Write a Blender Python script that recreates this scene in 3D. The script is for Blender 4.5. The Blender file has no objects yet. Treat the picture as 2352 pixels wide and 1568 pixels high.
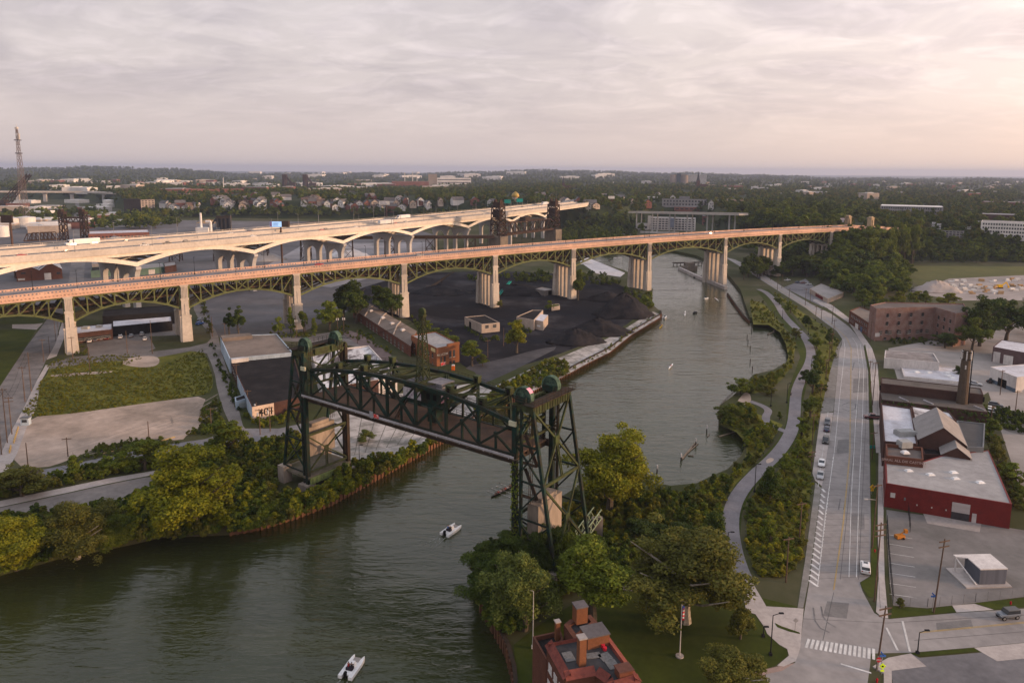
import bpy,math,random
import numpy as np
from mathutils import Vector,Matrix
from mathutils.geometry import tessellate_polygon
random.seed(7);RNG=np.random.default_rng(11)
rad=math.radians
scene=bpy.context.scene
COL=scene.collection

# ------------------------------------------------------------------ camera
CAM_H,FOC,PITCH,ROLL,PPY=85.0,1654.0,rad(8.6),rad(0.4),642.0
fw=np.array([0,math.cos(PITCH),-math.sin(PITCH)]);rt0=np.array([1.,0,0]);up0=np.cross(rt0,fw)
_c,_s=math.cos(ROLL),math.sin(ROLL)
rt=_c*rt0 + _s*up0;up=-_s*rt0 + _c*up0
cam_d=bpy.data.cameras.new("camera");cam=bpy.data.objects.new("camera",cam_d);COL.objects.link(cam)
cam_d.sensor_width=36;cam_d.lens=36*FOC/2352;cam_d.shift_y=-(784 - PPY)/2352
cam_d.clip_start=1;cam_d.clip_end=60000
cam.matrix_world=Matrix(((rt[0],up[0],-fw[0],0),(rt[1],up[1],-fw[1],0),(rt[2],up[2],-fw[2],CAM_H),(0,0,0,1)))
scene.camera=cam

# ------------------------------------------------------------------ sky, sun, exposure
SUN_EL=rad(9);SUN_AZ=np.array([0.98,-0.18]);SUN_AZ /= np.linalg.norm(SUN_AZ)
world=bpy.data.worlds.new("World");scene.world=world;world.use_nodes=True
def build_sky():
    nt=world.node_tree;nt.nodes.clear();N=nt.nodes.new;L=nt.links.new
    def math_(op,a,b=None,clamp=False):
        n=N('ShaderNodeMath');n.operation=op;n.use_clamp=clamp
        for k,v in enumerate((a,b)):
            if v is None: continue
            if isinstance(v,(int,float)): n.inputs[k].default_value=v
            else: L(v,n.inputs[k])
        return n.outputs[0]
    def ramp(src,stops,rgb=True):
        n=N('ShaderNodeValToRGB');L(src,n.inputs[0]);e=n.color_ramp.elements
        while len(e) < len(stops): e.new(0.5)
        for k,(p,c) in enumerate(stops):
            e[k].position=p;e[k].color=(*c,1) if rgb else (c,c,c,1)
        return n.outputs[0]
    def mixc(f,a,b,mode='MIX'):
        n=N('ShaderNodeMix');n.data_type='RGBA';n.blend_type=mode
        for i,v in ((0,f),(6,a),(7,b)):
            if isinstance(v,(int,float)): n.inputs[i].default_value=v
            elif isinstance(v,tuple): n.inputs[i].default_value=(*v,1)
            else: L(v,n.inputs[i])
        return n.outputs[2]
    tc=N('ShaderNodeTexCoord');sp=N('ShaderNodeSeparateXYZ');L(tc.outputs['Generated'],sp.inputs[0])
    X,Y,Z=sp.outputs
    hyp=math_('SQRT',math_('ADD',math_('ADD',math_('MULTIPLY',X,X),math_('MULTIPLY',Y,Y)),1e-5))
    az=math_('DIVIDE',math_('ADD',math_('MULTIPLY',X,float(SUN_AZ[0])),math_('MULTIPLY',Y,float(SUN_AZ[1]))),hyp)
    w=math_('MULTIPLY',math_('ADD',az,1.0),0.5)                     # 1 toward the sun, 0 away from it
    el=math_('MAXIMUM',Z,0.0)
    low=ramp(w,[(0.0,(.60,.50,.47)),(0.4,(.63,.515,.475)),(0.54,(.70,.55,.48)),(0.68,(.84,.62,.50)),(1.0,(1.6,1.0,.6))])
    high=ramp(w,[(0.0,(.60,.57,.60)),(0.4,(.65,.61,.63)),(0.54,(.78,.72,.72)),(0.68,(.98,.90,.90)),(1.0,(1.9,1.55,1.35))])
    base=mixc(ramp(el,[(0.0,0.0),(0.10,0.45),(0.34,1.0)],False),low,high)
    base=mixc(ramp(el,[(0.38,0.0),(0.75,1.0)],False),base,(.69,.72,.82))
    # cloud deck: a plane overhead seen in perspective
    inv=math_('DIVIDE',1.0,math_('ADD',el,0.17))
    cv=N('ShaderNodeCombineXYZ');L(math_('MULTIPLY',X,inv),cv.inputs[0]);L(math_('MULTIPLY',Y,inv),cv.inputs[1])
    def cloud(scale,detail,stretch,rot,dist=0.3):
        mp=N('ShaderNodeMapping');L(cv.outputs[0],mp.inputs[0]);mp.inputs['Rotation'].default_value[2]=rot;mp.inputs['Scale'].default_value=(1,stretch,1)
        n=N('ShaderNodeTexNoise');L(mp.outputs[0],n.inputs[0]);n.inputs['Scale'].default_value=scale
        n.inputs['Detail'].default_value=detail;n.inputs['Roughness'].default_value=0.6;n.inputs['Distortion'].default_value=dist
        return n.outputs[0]
    big=ramp(cloud(1.3,9,1.2,0.5,.7),[(0.42,0.0),(0.62,1.0)],False)
    fine=ramp(cloud(3.6,10,1.3,0.35,1.0),[(0.46,0.0),(0.70,1.0)],False)
    fade=ramp(el,[(0.015,0.0),(0.12,1.0)],False)
    dark=mixc(math_('MULTIPLY',math_('MULTIPLY',big,fade),0.75),base,mixc(1.0,base,(.74,.74,.79),'MULTIPLY'))
    lite=mixc(math_('MULTIPLY',math_('MULTIPLY',fine,fade),0.5),dark,mixc(1.0,dark,(1.34,1.32,1.33),'MULTIPLY'))
    bgc=N('ShaderNodeBackground');L(lite,bgc.inputs[0]);bgc.inputs[1].default_value=1.0
    sky=N('ShaderNodeTexSky');sky.sky_type='NISHITA';sky.sun_disc=False;sky.sun_elevation=SUN_EL
    sky.sun_rotation=math.atan2(SUN_AZ[0],SUN_AZ[1]);sky.air_density=1.5;sky.dust_density=3
    bgn=N('ShaderNodeBackground');L(sky.outputs[0],bgn.inputs[0]);bgn.inputs[1].default_value=0.05
    mx=N('ShaderNodeMixShader');mx.inputs[0].default_value=0.9;L(bgn.outputs[0],mx.inputs[1]);L(bgc.outputs[0],mx.inputs[2])
    out=N('ShaderNodeOutputWorld');L(mx.outputs[0],out.inputs[0])
build_sky()
sun_d=bpy.data.lights.new("sun",'SUN');sun_d.energy=3.8;sun_d.angle=rad(7);sun_d.color=(1.0,0.62,0.36)
sun=bpy.data.objects.new("sun",sun_d);COL.objects.link(sun)
sun.rotation_euler=Vector((-math.cos(SUN_EL)*SUN_AZ[0],-math.cos(SUN_EL)*SUN_AZ[1],-math.sin(SUN_EL))).to_track_quat('-Z','Y').to_euler()
scene.view_settings.view_transform='Standard';scene.view_settings.look='None'
scene.view_settings.exposure=0.36;scene.view_settings.gamma=1.0
scene.cycles.volume_bounces=0;scene.cycles.max_bounces=6;scene.cycles.diffuse_bounces=3;scene.cycles.transparent_max_bounces=6
scene.cycles.volume_step_rate=4;scene.cycles.use_denoising=True

# ------------------------------------------------------------------ surveying: sightlines to ground points
GZ=2.4                                               # level of the river flats above the water
def ray(x,y): return fw*FOC + rt*(x - 1176) + up*(PPY - y)
def G(x,y,z=GZ):
    d=ray(x,y);t=(z - CAM_H)/d[2];return np.array([d[0]*t,d[1]*t,z])
def proj(p):
    v=np.array([p[0],p[1],p[2] - CAM_H]);zc=v @ fw
    return 1176 + FOC*(v @ rt)/zc,PPY - FOC*(v @ up)/zc
def ZT(g,y):                                          # height above point g at which the sightline of row y passes
    lo,hi=-5.,400.
    for _ in range(50):
        m=(lo + hi)/2
        if proj((g[0],g[1],m))[1] > y: lo=m
        else: hi=m
    return lo
def nrm(v): v=np.array(v,float);return v/max(1e-9,np.linalg.norm(v))

# ------------------------------------------------------------------ materials
MATS={}
def M(name,col,col2=None,scale=0.25,rough=0.85,bump=0.0,metal=0.0,lo=0.35,hi=0.65,detail=5,spec=0.08,rnd=0.0,stretch=None,emit=None,obj_coords=False):
    if name in MATS: return MATS[name]
    m=bpy.data.materials.new(name);m.use_nodes=True;nt=m.node_tree;b=nt.nodes['Principled BSDF'];N=nt.nodes.new;L=nt.links.new
    b.inputs['Roughness'].default_value=rough;b.inputs['Metallic'].default_value=metal;b.inputs['Specular IOR Level'].default_value=spec
    if col2 is None: col2=tuple(c*0.72 for c in col)
    if obj_coords: src=N('ShaderNodeTexCoord').outputs['Object']
    else: src=N('ShaderNodeNewGeometry').outputs['Position']
    if stretch:
        mp=N('ShaderNodeMapping');L(src,mp.inputs[0]);mp.inputs['Scale'].default_value=stretch[:3]
        if len(stretch) > 3: mp.inputs['Rotation'].default_value[2]=stretch[3]
        src=mp.outputs[0]
    n=N('ShaderNodeTexNoise');L(src,n.inputs[0]);n.inputs['Scale'].default_value=scale;n.inputs['Detail'].default_value=detail;n.inputs['Roughness'].default_value=0.65
    r=N('ShaderNodeValToRGB');L(n.outputs[0],r.inputs[0])
    r.color_ramp.elements[0].position=lo;r.color_ramp.elements[0].color=(*col,1)
    r.color_ramp.elements[1].position=hi;r.color_ramp.elements[1].color=(*col2,1)
    c=r.outputs[0]
    if rnd:
        oi=N('ShaderNodeObjectInfo');h=N('ShaderNodeHueSaturation');L(c,h.inputs['Color'])
        mr=N('ShaderNodeMapRange');L(oi.outputs['Random'],mr.inputs[0]);mr.inputs[3].default_value=1 - rnd;mr.inputs[4].default_value=1 + rnd
        L(mr.outputs[0],h.inputs['Value']);c=h.outputs[0]
    for sc_,a_,b_ in ((scale*.11,.80,1.14),(scale*7.3,.90,1.09)):      # broad stains and fine grain of the surface
        nn=N('ShaderNodeTexNoise');L(src,nn.inputs[0]);nn.inputs['Scale'].default_value=sc_;nn.inputs['Detail'].default_value=3
        mr=N('ShaderNodeMapRange');L(nn.outputs[0],mr.inputs[0]);mr.inputs[1].default_value=.3;mr.inputs[2].default_value=.7;mr.inputs[3].default_value=a_;mr.inputs[4].default_value=b_
        mu=N('ShaderNodeMix');mu.data_type='RGBA';mu.blend_type='MULTIPLY';mu.inputs[0].default_value=1;L(c,mu.inputs[6]);L(mr.outputs[0],mu.inputs[7]);c=mu.outputs[2]
    L(c,b.inputs['Base Color'])
    if bump:
        n2=N('ShaderNodeTexNoise');L(src,n2.inputs[0]);n2.inputs['Scale'].default_value=scale*6;n2.inputs['Detail'].default_value=4
        bp=N('ShaderNodeBump');bp.inputs['Strength'].default_value=bump;bp.inputs['Distance'].default_value=0.3;L(n2.outputs[0],bp.inputs['Height']);L(bp.outputs[0],b.inputs['Normal'])
    if emit: b.inputs['Emission Color'].default_value=(*col,1);b.inputs['Emission Strength'].default_value=emit
    MATS[name]=m;return m
def brick(name,c1,c2,mortar,scale=1.0):
    if name in MATS: return MATS[name]
    m=M(name,c1,c2,scale=0.35,rough=0.9,lo=0.3,hi=0.7);nt=m.node_tree;N=nt.nodes.new;L=nt.links.new;b=nt.nodes['Principled BSDF']
    src=b.inputs['Base Color'].links[0].from_socket
    geo=N('ShaderNodeNewGeometry');sp=N('ShaderNodeSeparateXYZ');L(geo.outputs['Position'],sp.inputs[0])
    ad=N('ShaderNodeMath');L(sp.outputs[0],ad.inputs[0]);L(sp.outputs[1],ad.inputs[1])
    cb=N('ShaderNodeCombineXYZ');L(ad.outputs[0],cb.inputs[0]);L(sp.outputs[2],cb.inputs[1])
    bt=N('ShaderNodeTexBrick');L(cb.outputs[0],bt.inputs[0]);bt.inputs['Scale'].default_value=scale;bt.inputs['Mortar Size'].default_value=0.03
    bt.inputs['Color1'].default_value=(1,1,1,1);bt.inputs['Color2'].default_value=(.8,.8,.8,1);bt.inputs['Mortar'].default_value=(*mortar,1)
    mx=N('ShaderNodeMix');mx.data_type='RGBA';mx.blend_type='MULTIPLY';mx.inputs[0].default_value=0.8;L(src,mx.inputs[6]);L(bt.outputs[0],mx.inputs[7]);L(mx.outputs[2],b.inputs['Base Color'])
    return m
def leafmat(name,col,col2,rnd=0.25,trans=0.25):
    if name in MATS: return MATS[name]
    m=M(name,col,col2,scale=0.45,rough=0.75,rnd=rnd,lo=0.35,hi=0.68,spec=0.15);nt=m.node_tree;N=nt.nodes.new;L=nt.links.new;b=nt.nodes['Principled BSDF']
    out=[n for n in nt.nodes if n.type == 'OUTPUT_MATERIAL'][0]
    t=N('ShaderNodeBsdfTranslucent');L(b.inputs['Base Color'].links[0].from_socket,t.inputs[0])
    mx=N('ShaderNodeMixShader');mx.inputs[0].default_value=trans;L(b.outputs[0],mx.inputs[1]);L(t.outputs[0],mx.inputs[2]);L(mx.outputs[0],out.inputs[0])
    return m

# ------------------------------------------------------------------ mesh kit
class MB:
    def __init__(s): s.v=[];s.f=[];s.m=[]
    def add(s,vs,fs,mi=0):
        o=len(s.v);s.v.extend([tuple(map(float,p)) for p in vs]);s.f.extend([tuple(i + o for i in f) for f in fs]);s.m.extend([mi]*len(fs));return s
    def box(s,c,d,rz=0.0,mi=0,taper=1.0):         # centre of the base, size
        x,y,z=d[0]/2,d[1]/2,d[2];ca,sa=math.cos(rz),math.sin(rz);vs=[]
        for zz,k in ((0,1.0),(z,taper)):
            for px,py in ((-x,-y),(x,-y),(x,y),(-x,y)):
                px *= k;py *= k;vs.append((c[0] + px*ca - py*sa,c[1] + px*sa + py*ca,c[2] + zz))
        return s.add(vs,[(3,2,1,0),(4,5,6,7),(0,1,5,4),(1,2,6,5),(2,3,7,6),(3,0,4,7)],mi)
    def beam(s,p,q,w=0.4,h=None,mi=0,upv=(0,0,1)):
        p=np.array(p,float);q=np.array(q,float);h=w if h is None else h
        d=nrm(q - p);u=np.array(upv,float)
        if abs(d @ u) > 0.98: u=np.array([1.,0,0])
        a=nrm(np.cross(d,u));b=np.cross(a,d);vs=[]
        for e in (p,q):
            for i,j in ((-1,-1),(1,-1),(1,1),(-1,1)): vs.append(e + a*i*w/2 + b*j*h/2)
        return s.add(vs,[(0,1,2,3),(7,6,5,4),(4,5,1,0),(5,6,2,1),(6,7,3,2),(7,4,0,3)],mi)
    def tube(s,p,q,r0,r1=None,n=8,mi=0,caps=True):
        p=np.array(p,float);q=np.array(q,float);r1=r0 if r1 is None else r1;d=nrm(q - p)
        u=np.array([0.,0,1]) if abs(d[2]) < 0.95 else np.array([1.,0,0]);a=nrm(np.cross(d,u));b=np.cross(a,d);vs=[]
        for e,r in ((p,r0),(q,r1)):
            for k in range(n): t=2*math.pi*k/n;vs.append(e + (a*math.cos(t) + b*math.sin(t))*r)
        fs=[(k,(k + 1) % n,n + (k + 1) % n,n + k) for k in range(n)]
        if caps: fs+=[tuple(range(n))[::-1],tuple(range(n,2*n))]
        return s.add(vs,fs,mi)
    def lattice(s,p,q,w,t=0.12,n=None,upv=(0,0,1),mi=0):   # a laced member: two flat chords and zigzag lacing
        p=np.array(p,float);q=np.array(q,float);d=nrm(q - p);a=nrm(np.cross(d,np.array(upv,float)))*w/2;L_=np.linalg.norm(q - p);n=n or max(2,int(L_/w))
        s.beam(p + a,q + a,t*1.6,w*0.6,mi,upv);s.beam(p - a,q - a,t*1.6,w*0.6,mi,upv)
        for k in range(n): sg=1 if k % 2 else -1;s.beam(p + d*L_*k/n + a*sg,p + d*L_*(k + 1)/n - a*sg,t,t,mi,upv)
        return s
    def sheet(s,poly,mi=0):
        pts=[Vector(p) for p in poly];tris=tessellate_polygon([pts]);vs=[tuple(p) for p in poly];fs=[]
        for t in tris:
            a,b,c=(np.array(vs[i]) for i in t);nz=(b - a)[0]*(c - a)[1] - (b - a)[1]*(c - a)[0]
            fs.append(tuple(t) if nz > 0 else tuple(t)[::-1])
        return s.add(vs,fs,mi)
    def prism(s,poly,z0,z1,mi=0,mi_top=None,bottom=False):   # upright walls and a flat top
        n=len(poly);ar=sum(poly[i][0]*poly[(i + 1) % n][1] - poly[(i + 1) % n][0]*poly[i][1] for i in range(n))
        if ar < 0: poly=poly[::-1]
        vs=[(p[0],p[1],z0) for p in poly] + [(p[0],p[1],z1) for p in poly]
        s.add(vs,[(i,(i + 1) % n,n + (i + 1) % n,n + i) for i in range(n)],mi);s.sheet([(p[0],p[1],z1) for p in poly],mi if mi_top is None else mi_top)
        if bottom: s.sheet([(p[0],p[1],z0) for p in poly],mi);
        return s
    def slab(s,prof,a,b,mi=0):                     # closed profile of 3D points pushed from offset a to offset b
        n=len(prof);a=np.array(a,float);b=np.array(b,float);vs=[np.array(p,float) + a for p in prof] + [np.array(p,float) + b for p in prof]
        o=len(s.v);s.add(vs,[(i,(i + 1) % n,n + (i + 1) % n,n + i) for i in range(n)],mi)
        P3=[Vector(p) for p in vs[:n]]
        for t in tessellate_polygon([P3]): s.f.append(tuple(i + o for i in t));s.f.append(tuple(i + o + n for i in t)[::-1]);s.m+=[mi,mi]
        return s
    def loft(s,rings,mi=0,cap=True):
        n=len(rings[0]);o=len(s.v)
        for r in rings: s.v.extend([tuple(map(float,p)) for p in r])
        for k in range(len(rings) - 1):
            for i in range(n): s.f.append((o + k*n + i,o + k*n + (i + 1) % n,o + (k + 1)*n + (i + 1) % n,o + (k + 1)*n + i));s.m.append(mi)
        if cap: s.f.append(tuple(range(o,o + n))[::-1]);s.f.append(tuple(range(o + (len(rings) - 1)*n,o + len(rings)*n)));s.m+=[mi,mi]
        return s
    def mesh(s,name,mats,org=(0,0,0),smooth=False):
        me=bpy.data.meshes.new(name);V=np.array(s.v,float).reshape(-1,3) - np.array(org,float)
        me.from_pydata(V.tolist(),[],s.f)
        for m in (mats if isinstance(mats,(list,tuple)) else [mats]): me.materials.append(m)
        if len(me.polygons) == len(s.m): me.polygons.foreach_set('material_index',s.m)
        if smooth: me.polygons.foreach_set('use_smooth',[True]*len(me.polygons))
        me.update();return me
    def build(s,name,mats,parent=None,org=None,smooth=False,label=None):
        if org is None: org=parent.get('_org',(0,0,0)) if parent is not None else (0,0,0)
        me=s.mesh(name,mats,org,smooth);o=bpy.data.objects.new(name,me);COL.objects.link(o)
        if parent is not None: o.parent=parent;o['_org']=[float(c) for c in org]
        else: o.location=[float(c) for c in org]
        if label: o['label']=label
        return o
def thing(name,label,cat,loc=(0,0,0),rz=0.0,group=None,local=False):
    o=bpy.data.objects.new(name,None);COL.objects.link(o);o.location=[float(c) for c in loc];o.rotation_euler[2]=rz;o.empty_display_size=0.5
    o['label']=label;o['category']=cat
    if group: o['group']=group
    o['_org']=(0.,0.,0.) if local else [float(c) for c in loc]
    return o
def tag(o,label,cat,group=None):
    o['label']=label;o['category']=cat
    if group: o['group']=group
    return o
def struct(o,kind='structure',label=None):
    o['kind']=kind
    if label: o['label']=label
    return o
def dup(o,parent=None):
    c=o.copy();COL.objects.link(c)
    if parent is not None: c.parent=parent
    for ch in [x for x in o.children]: dup(ch,c)
    return c
def place(proto,loc,rz,label,group=None,scale=None):
    c=proto if not proto.get('_used') else dup(proto)
    proto['_used']=1
    c.location=[float(v) for v in loc];c.rotation_euler=(0,0,rz);c['label']=label
    if group: c['group']=group
    if scale: c.scale=scale if isinstance(scale,tuple) else (scale,)*3
    return c
def W(*pts,z=GZ): return [G(x,y,z) for x,y in pts]
def area(name,pts,mat,dz,label=None,smooth=0):     # a ground sheet outlined by surveyed points
    P_=[np.array(G(x,y)) for x,y in pts]
    for _ in range(smooth):
        Q=[]
        for i in range(len(P_)): a,b=P_[i],P_[(i + 1) % len(P_)];Q+=[a*.75 + b*.25,a*.25 + b*.75]
        P_=Q
    for p in P_: p[2]=GZ + dz
    return struct(MB().sheet([tuple(p) for p in P_]).build(name,mat),label=label)
def ribbon(name,line,width,mat,dz,smooth=2,label=None,z=GZ):
    P_=[np.array(G(x,y,z)) for x,y in line]
    for _ in range(smooth):
        Q=[P_[0]]
        for i in range(len(P_) - 1): a,b=P_[i],P_[i + 1];Q+=[a*.75 + b*.25,a*.25 + b*.75]
        P_=Q + [P_[-1]]
    mb=MB();Lf=[];Rt=[]
    for i,p in enumerate(P_):
        d=nrm((P_[min(i + 1,len(P_) - 1)] - P_[max(i - 1,0)])*[1,1,0]);n=np.array([-d[1],d[0],0]);w=width/2
        Lf.append(p + n*w + [0,0,dz]);Rt.append(p - n*w + [0,0,dz])
    n=len(P_);mb.add(Lf + Rt,[(n + i,n + i + 1,i + 1,i) for i in range(n - 1)])
    return struct(mb.build(name,mat),label=label)

# ------------------------------------------------------------------ lettering outlines as meshes
def _letters(strs):
    out={};obs=[]
    for t in strs:
        c=bpy.data.curves.new('lettering','FONT');c.body=t;c.size=1;c.align_x='CENTER';c.extrude=.02;c.offset=.012;o=bpy.data.objects.new('lettering',c);COL.objects.link(o);obs.append((t,o))
    dg=bpy.context.evaluated_depsgraph_get()
    for t,o in obs: out[t]=bpy.data.meshes.new_from_object(o.evaluated_get(dg))
    for t,o in obs: c=o.data;bpy.data.objects.remove(o);bpy.data.curves.remove(c)
    return out
LET=_letters(['401','50','NULCOM','SPIRAL ALL DIE CASTING','STOP','Thank You,','Medical Center','ONLY'])
def text(par,s,A,B,t,z,size,mat,name='lettering',out=.16):
    # letters standing on the wall that runs from A to B as seen from outside
    A=np.array([A[0],A[1],0.]);B=np.array([B[0],B[1],0.]);d=nrm(B - A);n=np.array([d[1],-d[0],0]);p=A + (B - A)*t + n*out;org=par['_org']
    me=LET[s].copy();me.materials.clear();me.materials.append(mat);o=bpy.data.objects.new(name,me);COL.objects.link(o);o.parent=par
    o.matrix_local=Matrix(((d[0]*size,0,n[0],p[0] - org[0]),(d[1]*size,0,n[1],p[1] - org[1]),(0,size,0,z - org[2]),(0,0,0,1)));return o
# ------------------------------------------------------------------ ground, river, far terrain
m_asphalt=M('asphalt',(.20,.19,.195),(.13,.125,.13),scale=0.12,rough=0.9,bump=0.1)
m_road=M('road_concrete',(.30,.275,.26),(.235,.215,.205),scale=0.09,rough=0.9,detail=8)
m_oldroad=M('old_road',(.21,.19,.18),(.12,.11,.105),scale=0.16,rough=0.92,detail=8)
m_path=M('path_paving',(.225,.205,.21),(.18,.165,.17),scale=0.3,rough=0.9)
m_walk=M('pale_concrete',(.42,.37,.34),(.33,.29,.27),scale=0.2,rough=0.9)
m_lot=M('cracked_concrete',(.42,.38,.35),(.15,.14,.12),scale=0.16,rough=0.92,detail=9,lo=0.42,hi=0.66)
m_sand=M('dusty_ground',(.50,.385,.31),(.24,.19,.15),scale=0.06,rough=0.95,detail=9)
m_gravel=M('gravel',(.21,.185,.17),(.14,.125,.115),scale=0.11,rough=0.95,detail=9,bump=0.3)
m_coalg=M('coal_ground',(.011,.0105,.013),(.06,.056,.06),scale=0.035,rough=0.95,detail=10,lo=0.5,hi=0.74)
m_coal=M('coal',(.012,.012,.014),(.030,.026,.026),scale=0.2,rough=0.9,detail=9,bump=0.5)
m_lawn=M('mown_lawn',(.052,.062,.010),(.034,.045,.008),scale=0.15,rough=0.95,detail=8)
m_weed=M('weed_ground',(.15,.138,.024),(.07,.074,.015),scale=0.14,rough=0.95,detail=9,bump=0.4)
m_base=M('rough_ground',(.05,.055,.02),(.11,.095,.06),scale=0.02,rough=0.95,detail=10,lo=0.45,hi=0.7)
m_yellow=M('yellow_paint',(.45,.30,.10),(.30,.23,.12),scale=0.6)
m_white=M('white_paint',(.66,.64,.61),(.45,.43,.41),scale=0.5)

LEFT_BANK=[(-60,1336),(0,1322),(130,1285),(250,1262),(370,1235),(530,1228),(600,1215),(680,1190),(760,1160),(850,1110),(940,1060),(1020,1015),(1105,962),
             (1160,935),(1215,903),(1290,868),(1350,835),(1400,810),(1450,770),(1518,730),(1516,722),(1502,712),(1496,690),(1499,671),(1435,627),(1389,612),(1331,599),(1240,590)]
RIGHT_BANK=[(1240,577),(1380,584),(1500,583),(1545,580),(1600,592),(1660,622),(1700,672),(1706,690),(1722,738),(1765,741),(1792,758),(1808,790),(1815,820),(1806,842),(1775,862),(1730,872),(1700,905),(1680,925),
              (1652,945),(1650,975),(1690,993),(1708,1012),(1712,1040),(1700,1065),(1670,1095),(1640,1108),(1600,1128),(1540,1134),(1480,1122),(1400,1112),(1340,1125),(1290,1160),
              (1230,1215),(1180,1250),(1110,1265),(1085,1300),(1085,1350),(1105,1400),(1135,1450),(1165,1505),(1180,1560),(1188,1640),(1190,1760)]
lb=[G(x,y,0) for x,y in LEFT_BANK];rb=[G(x,y,0) for x,y in RIGHT_BANK]
land=[(-16000,-400,GZ),(-320,-400,GZ),(-300,60,GZ)] + [(p[0],p[1],GZ) for p in lb] + [(p[0],p[1],GZ) for p in rb] + [(0,-400,GZ),(16000,-400,GZ),(16000,24000,GZ),(-16000,24000,GZ)]
gmb=MB().sheet(land)
bk=[(-320,-400,0),(-300,60,0)] + [tuple(p) for p in lb] + [tuple(p) for p in rb] + [(0,-400,0)]
for a,b in zip(bk[:-1],bk[1:]): gmb.add([(a[0],a[1],-2),(b[0],b[1],-2),(b[0],b[1],GZ),(a[0],a[1],GZ)],[(0,1,2,3)])
struct(gmb.build('ground',m_base))

m_water=M('river_water',(.036,.042,.013),(.028,.034,.011),scale=0.01,rough=0.07,spec=0.5)
def water_waves(m):
    nt=m.node_tree;N=nt.nodes.new;L=nt.links.new;b=nt.nodes['Principled BSDF'];b.inputs['IOR'].default_value=1.47
    g=N('ShaderNodeNewGeometry');prev=None
    for rz,sc,st,dist in ((0.45,(.14,.5,.3),0.32,.8),(0.1,(.55,1.5,1),0.28,.30),(-.6,(.03,.05,.05),.6,1.3)):
        mp=N('ShaderNodeMapping');L(g.outputs['Position'],mp.inputs[0]);mp.inputs['Rotation'].default_value[2]=rz;mp.inputs['Scale'].default_value=sc
        n=N('ShaderNodeTexNoise');L(mp.outputs[0],n.inputs[0]);n.inputs['Scale'].default_value=1.0;n.inputs['Detail'].default_value=4;n.inputs['Distortion'].default_value=0.6
        bp=N('ShaderNodeBump');bp.inputs['Strength'].default_value=st;bp.inputs['Distance'].default_value=dist;L(n.outputs[0],bp.inputs['Height'])
        if prev is not None: L(prev,bp.inputs['Normal'])
        prev=bp.outputs[0]
    L(prev,b.inputs['Normal'])
water_waves(m_water)
wx=[(-340,-400,0),(40,-400,0),(60,100,0),(140,230,0),(190,400,0),(260,640,0),(180,900,0),(-40,900,0),(-10,560,0),(-90,260,0),(-330,120,0)]
struct(MB().sheet(wx).build('river_water',m_water))

# far terrain: bluffs, plateau and hills behind the flats
TOE=[(-1100,452),(0,455),(200,460),(262,472),(300,500),(600,503),(900,506),(1080,512),(1200,520),(1300,532),(1420,530),(1500,512),(1600,512),(1680,548),(1760,580),(1850,612),(1930,640),(2000,640),(2042,606),(2100,600),(2352,606),(3200,640)]
TOEW=[G(x,y,3) for x,y in TOE];TA=[math.atan2(p[0],p[1]) for p in TOEW];TD=[math.hypot(p[0],p[1]) for p in TOEW]
HAZ=[(-1.2,40),(-.62,64),(-.5,76),(-.42,68),(-.36,46),(-.3,36),(-.2,44),(-.1,62),(0,74),(.1,80),(.2,66),(.28,48),(.36,34),(.5,24),(1.2,20)]
def hill(az,d):
    toe=np.interp(az,TA,TD);t=np.clip((d - toe)/75.,0,1);t=t*t*(3 - 2*t)
    pl=np.interp(az,[-1.2,-.5,-.3,.05,.2,.6],[22,24,30,34,31,27])
    h=-4 + (pl + 4)*t
    dip=np.interp(az,[-.45,-.35,-.1,.05],[0,1,1,0])
    h=h - t*dip*14*np.clip((d - toe - 500)/700,0,1)
    hz=np.interp(az,[a for a,_ in HAZ],[b for _,b in HAZ])
    k=np.clip((d - 3200)/5200,0,1);k=k*k*(3 - 2*k)
    wob=7*np.sin(az*23 + 1) + 5*np.sin(az*57) + 4*np.sin(az*131 + 2)*0.6
    return h + (hz - pl + wob)*k
azs=np.linspace(-1.0,1.0,260);ds=np.concatenate([np.linspace(420,1800,90),np.geomspace(1830,9500,50),[12000,16000,24000]])
AZ,D=np.meshgrid(azs,ds);Hh=hill(AZ,np.minimum(D,9000));Hh[-3:] -= [[25],[60],[160]]
Vt=np.stack([np.sin(AZ)*D,np.cos(AZ)*D,Hh],-1).reshape(-1,3);na=len(azs)
Ft=[(i*na + j,i*na + j + 1,(i + 1)*na + j + 1,(i + 1)*na + j) for i in range(len(ds) - 1) for j in range(na - 1)]
m_hill=M('wooded_hills',(.020,.030,.010),(.050,.056,.022),scale=0.012,rough=0.95,detail=12,lo=0.38,hi=0.62,bump=0.6)
tm=MB();tm.v=Vt.tolist();tm.f=[f[::-1] for f in Ft];tm.m=[0]*len(Ft);struct(tm.build('hills',m_hill,smooth=True))
def gh(x,y):
    d=math.hypot(x,y);return max(GZ,float(hill(math.atan2(x,y),min(d,9000))) if d > 420 else GZ)
def GT(x,y):                                            # where the sightline of a point first meets the terrain
    d=nrm(ray(x,y));t=90.
    while t < 14000:
        p=d*t;z=CAM_H + p[2]
        if z <= gh(p[0],p[1]): break
        t+=max(2.,t*0.004)
    p=d*t;return np.array([p[0],p[1],gh(p[0],p[1])])

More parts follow.
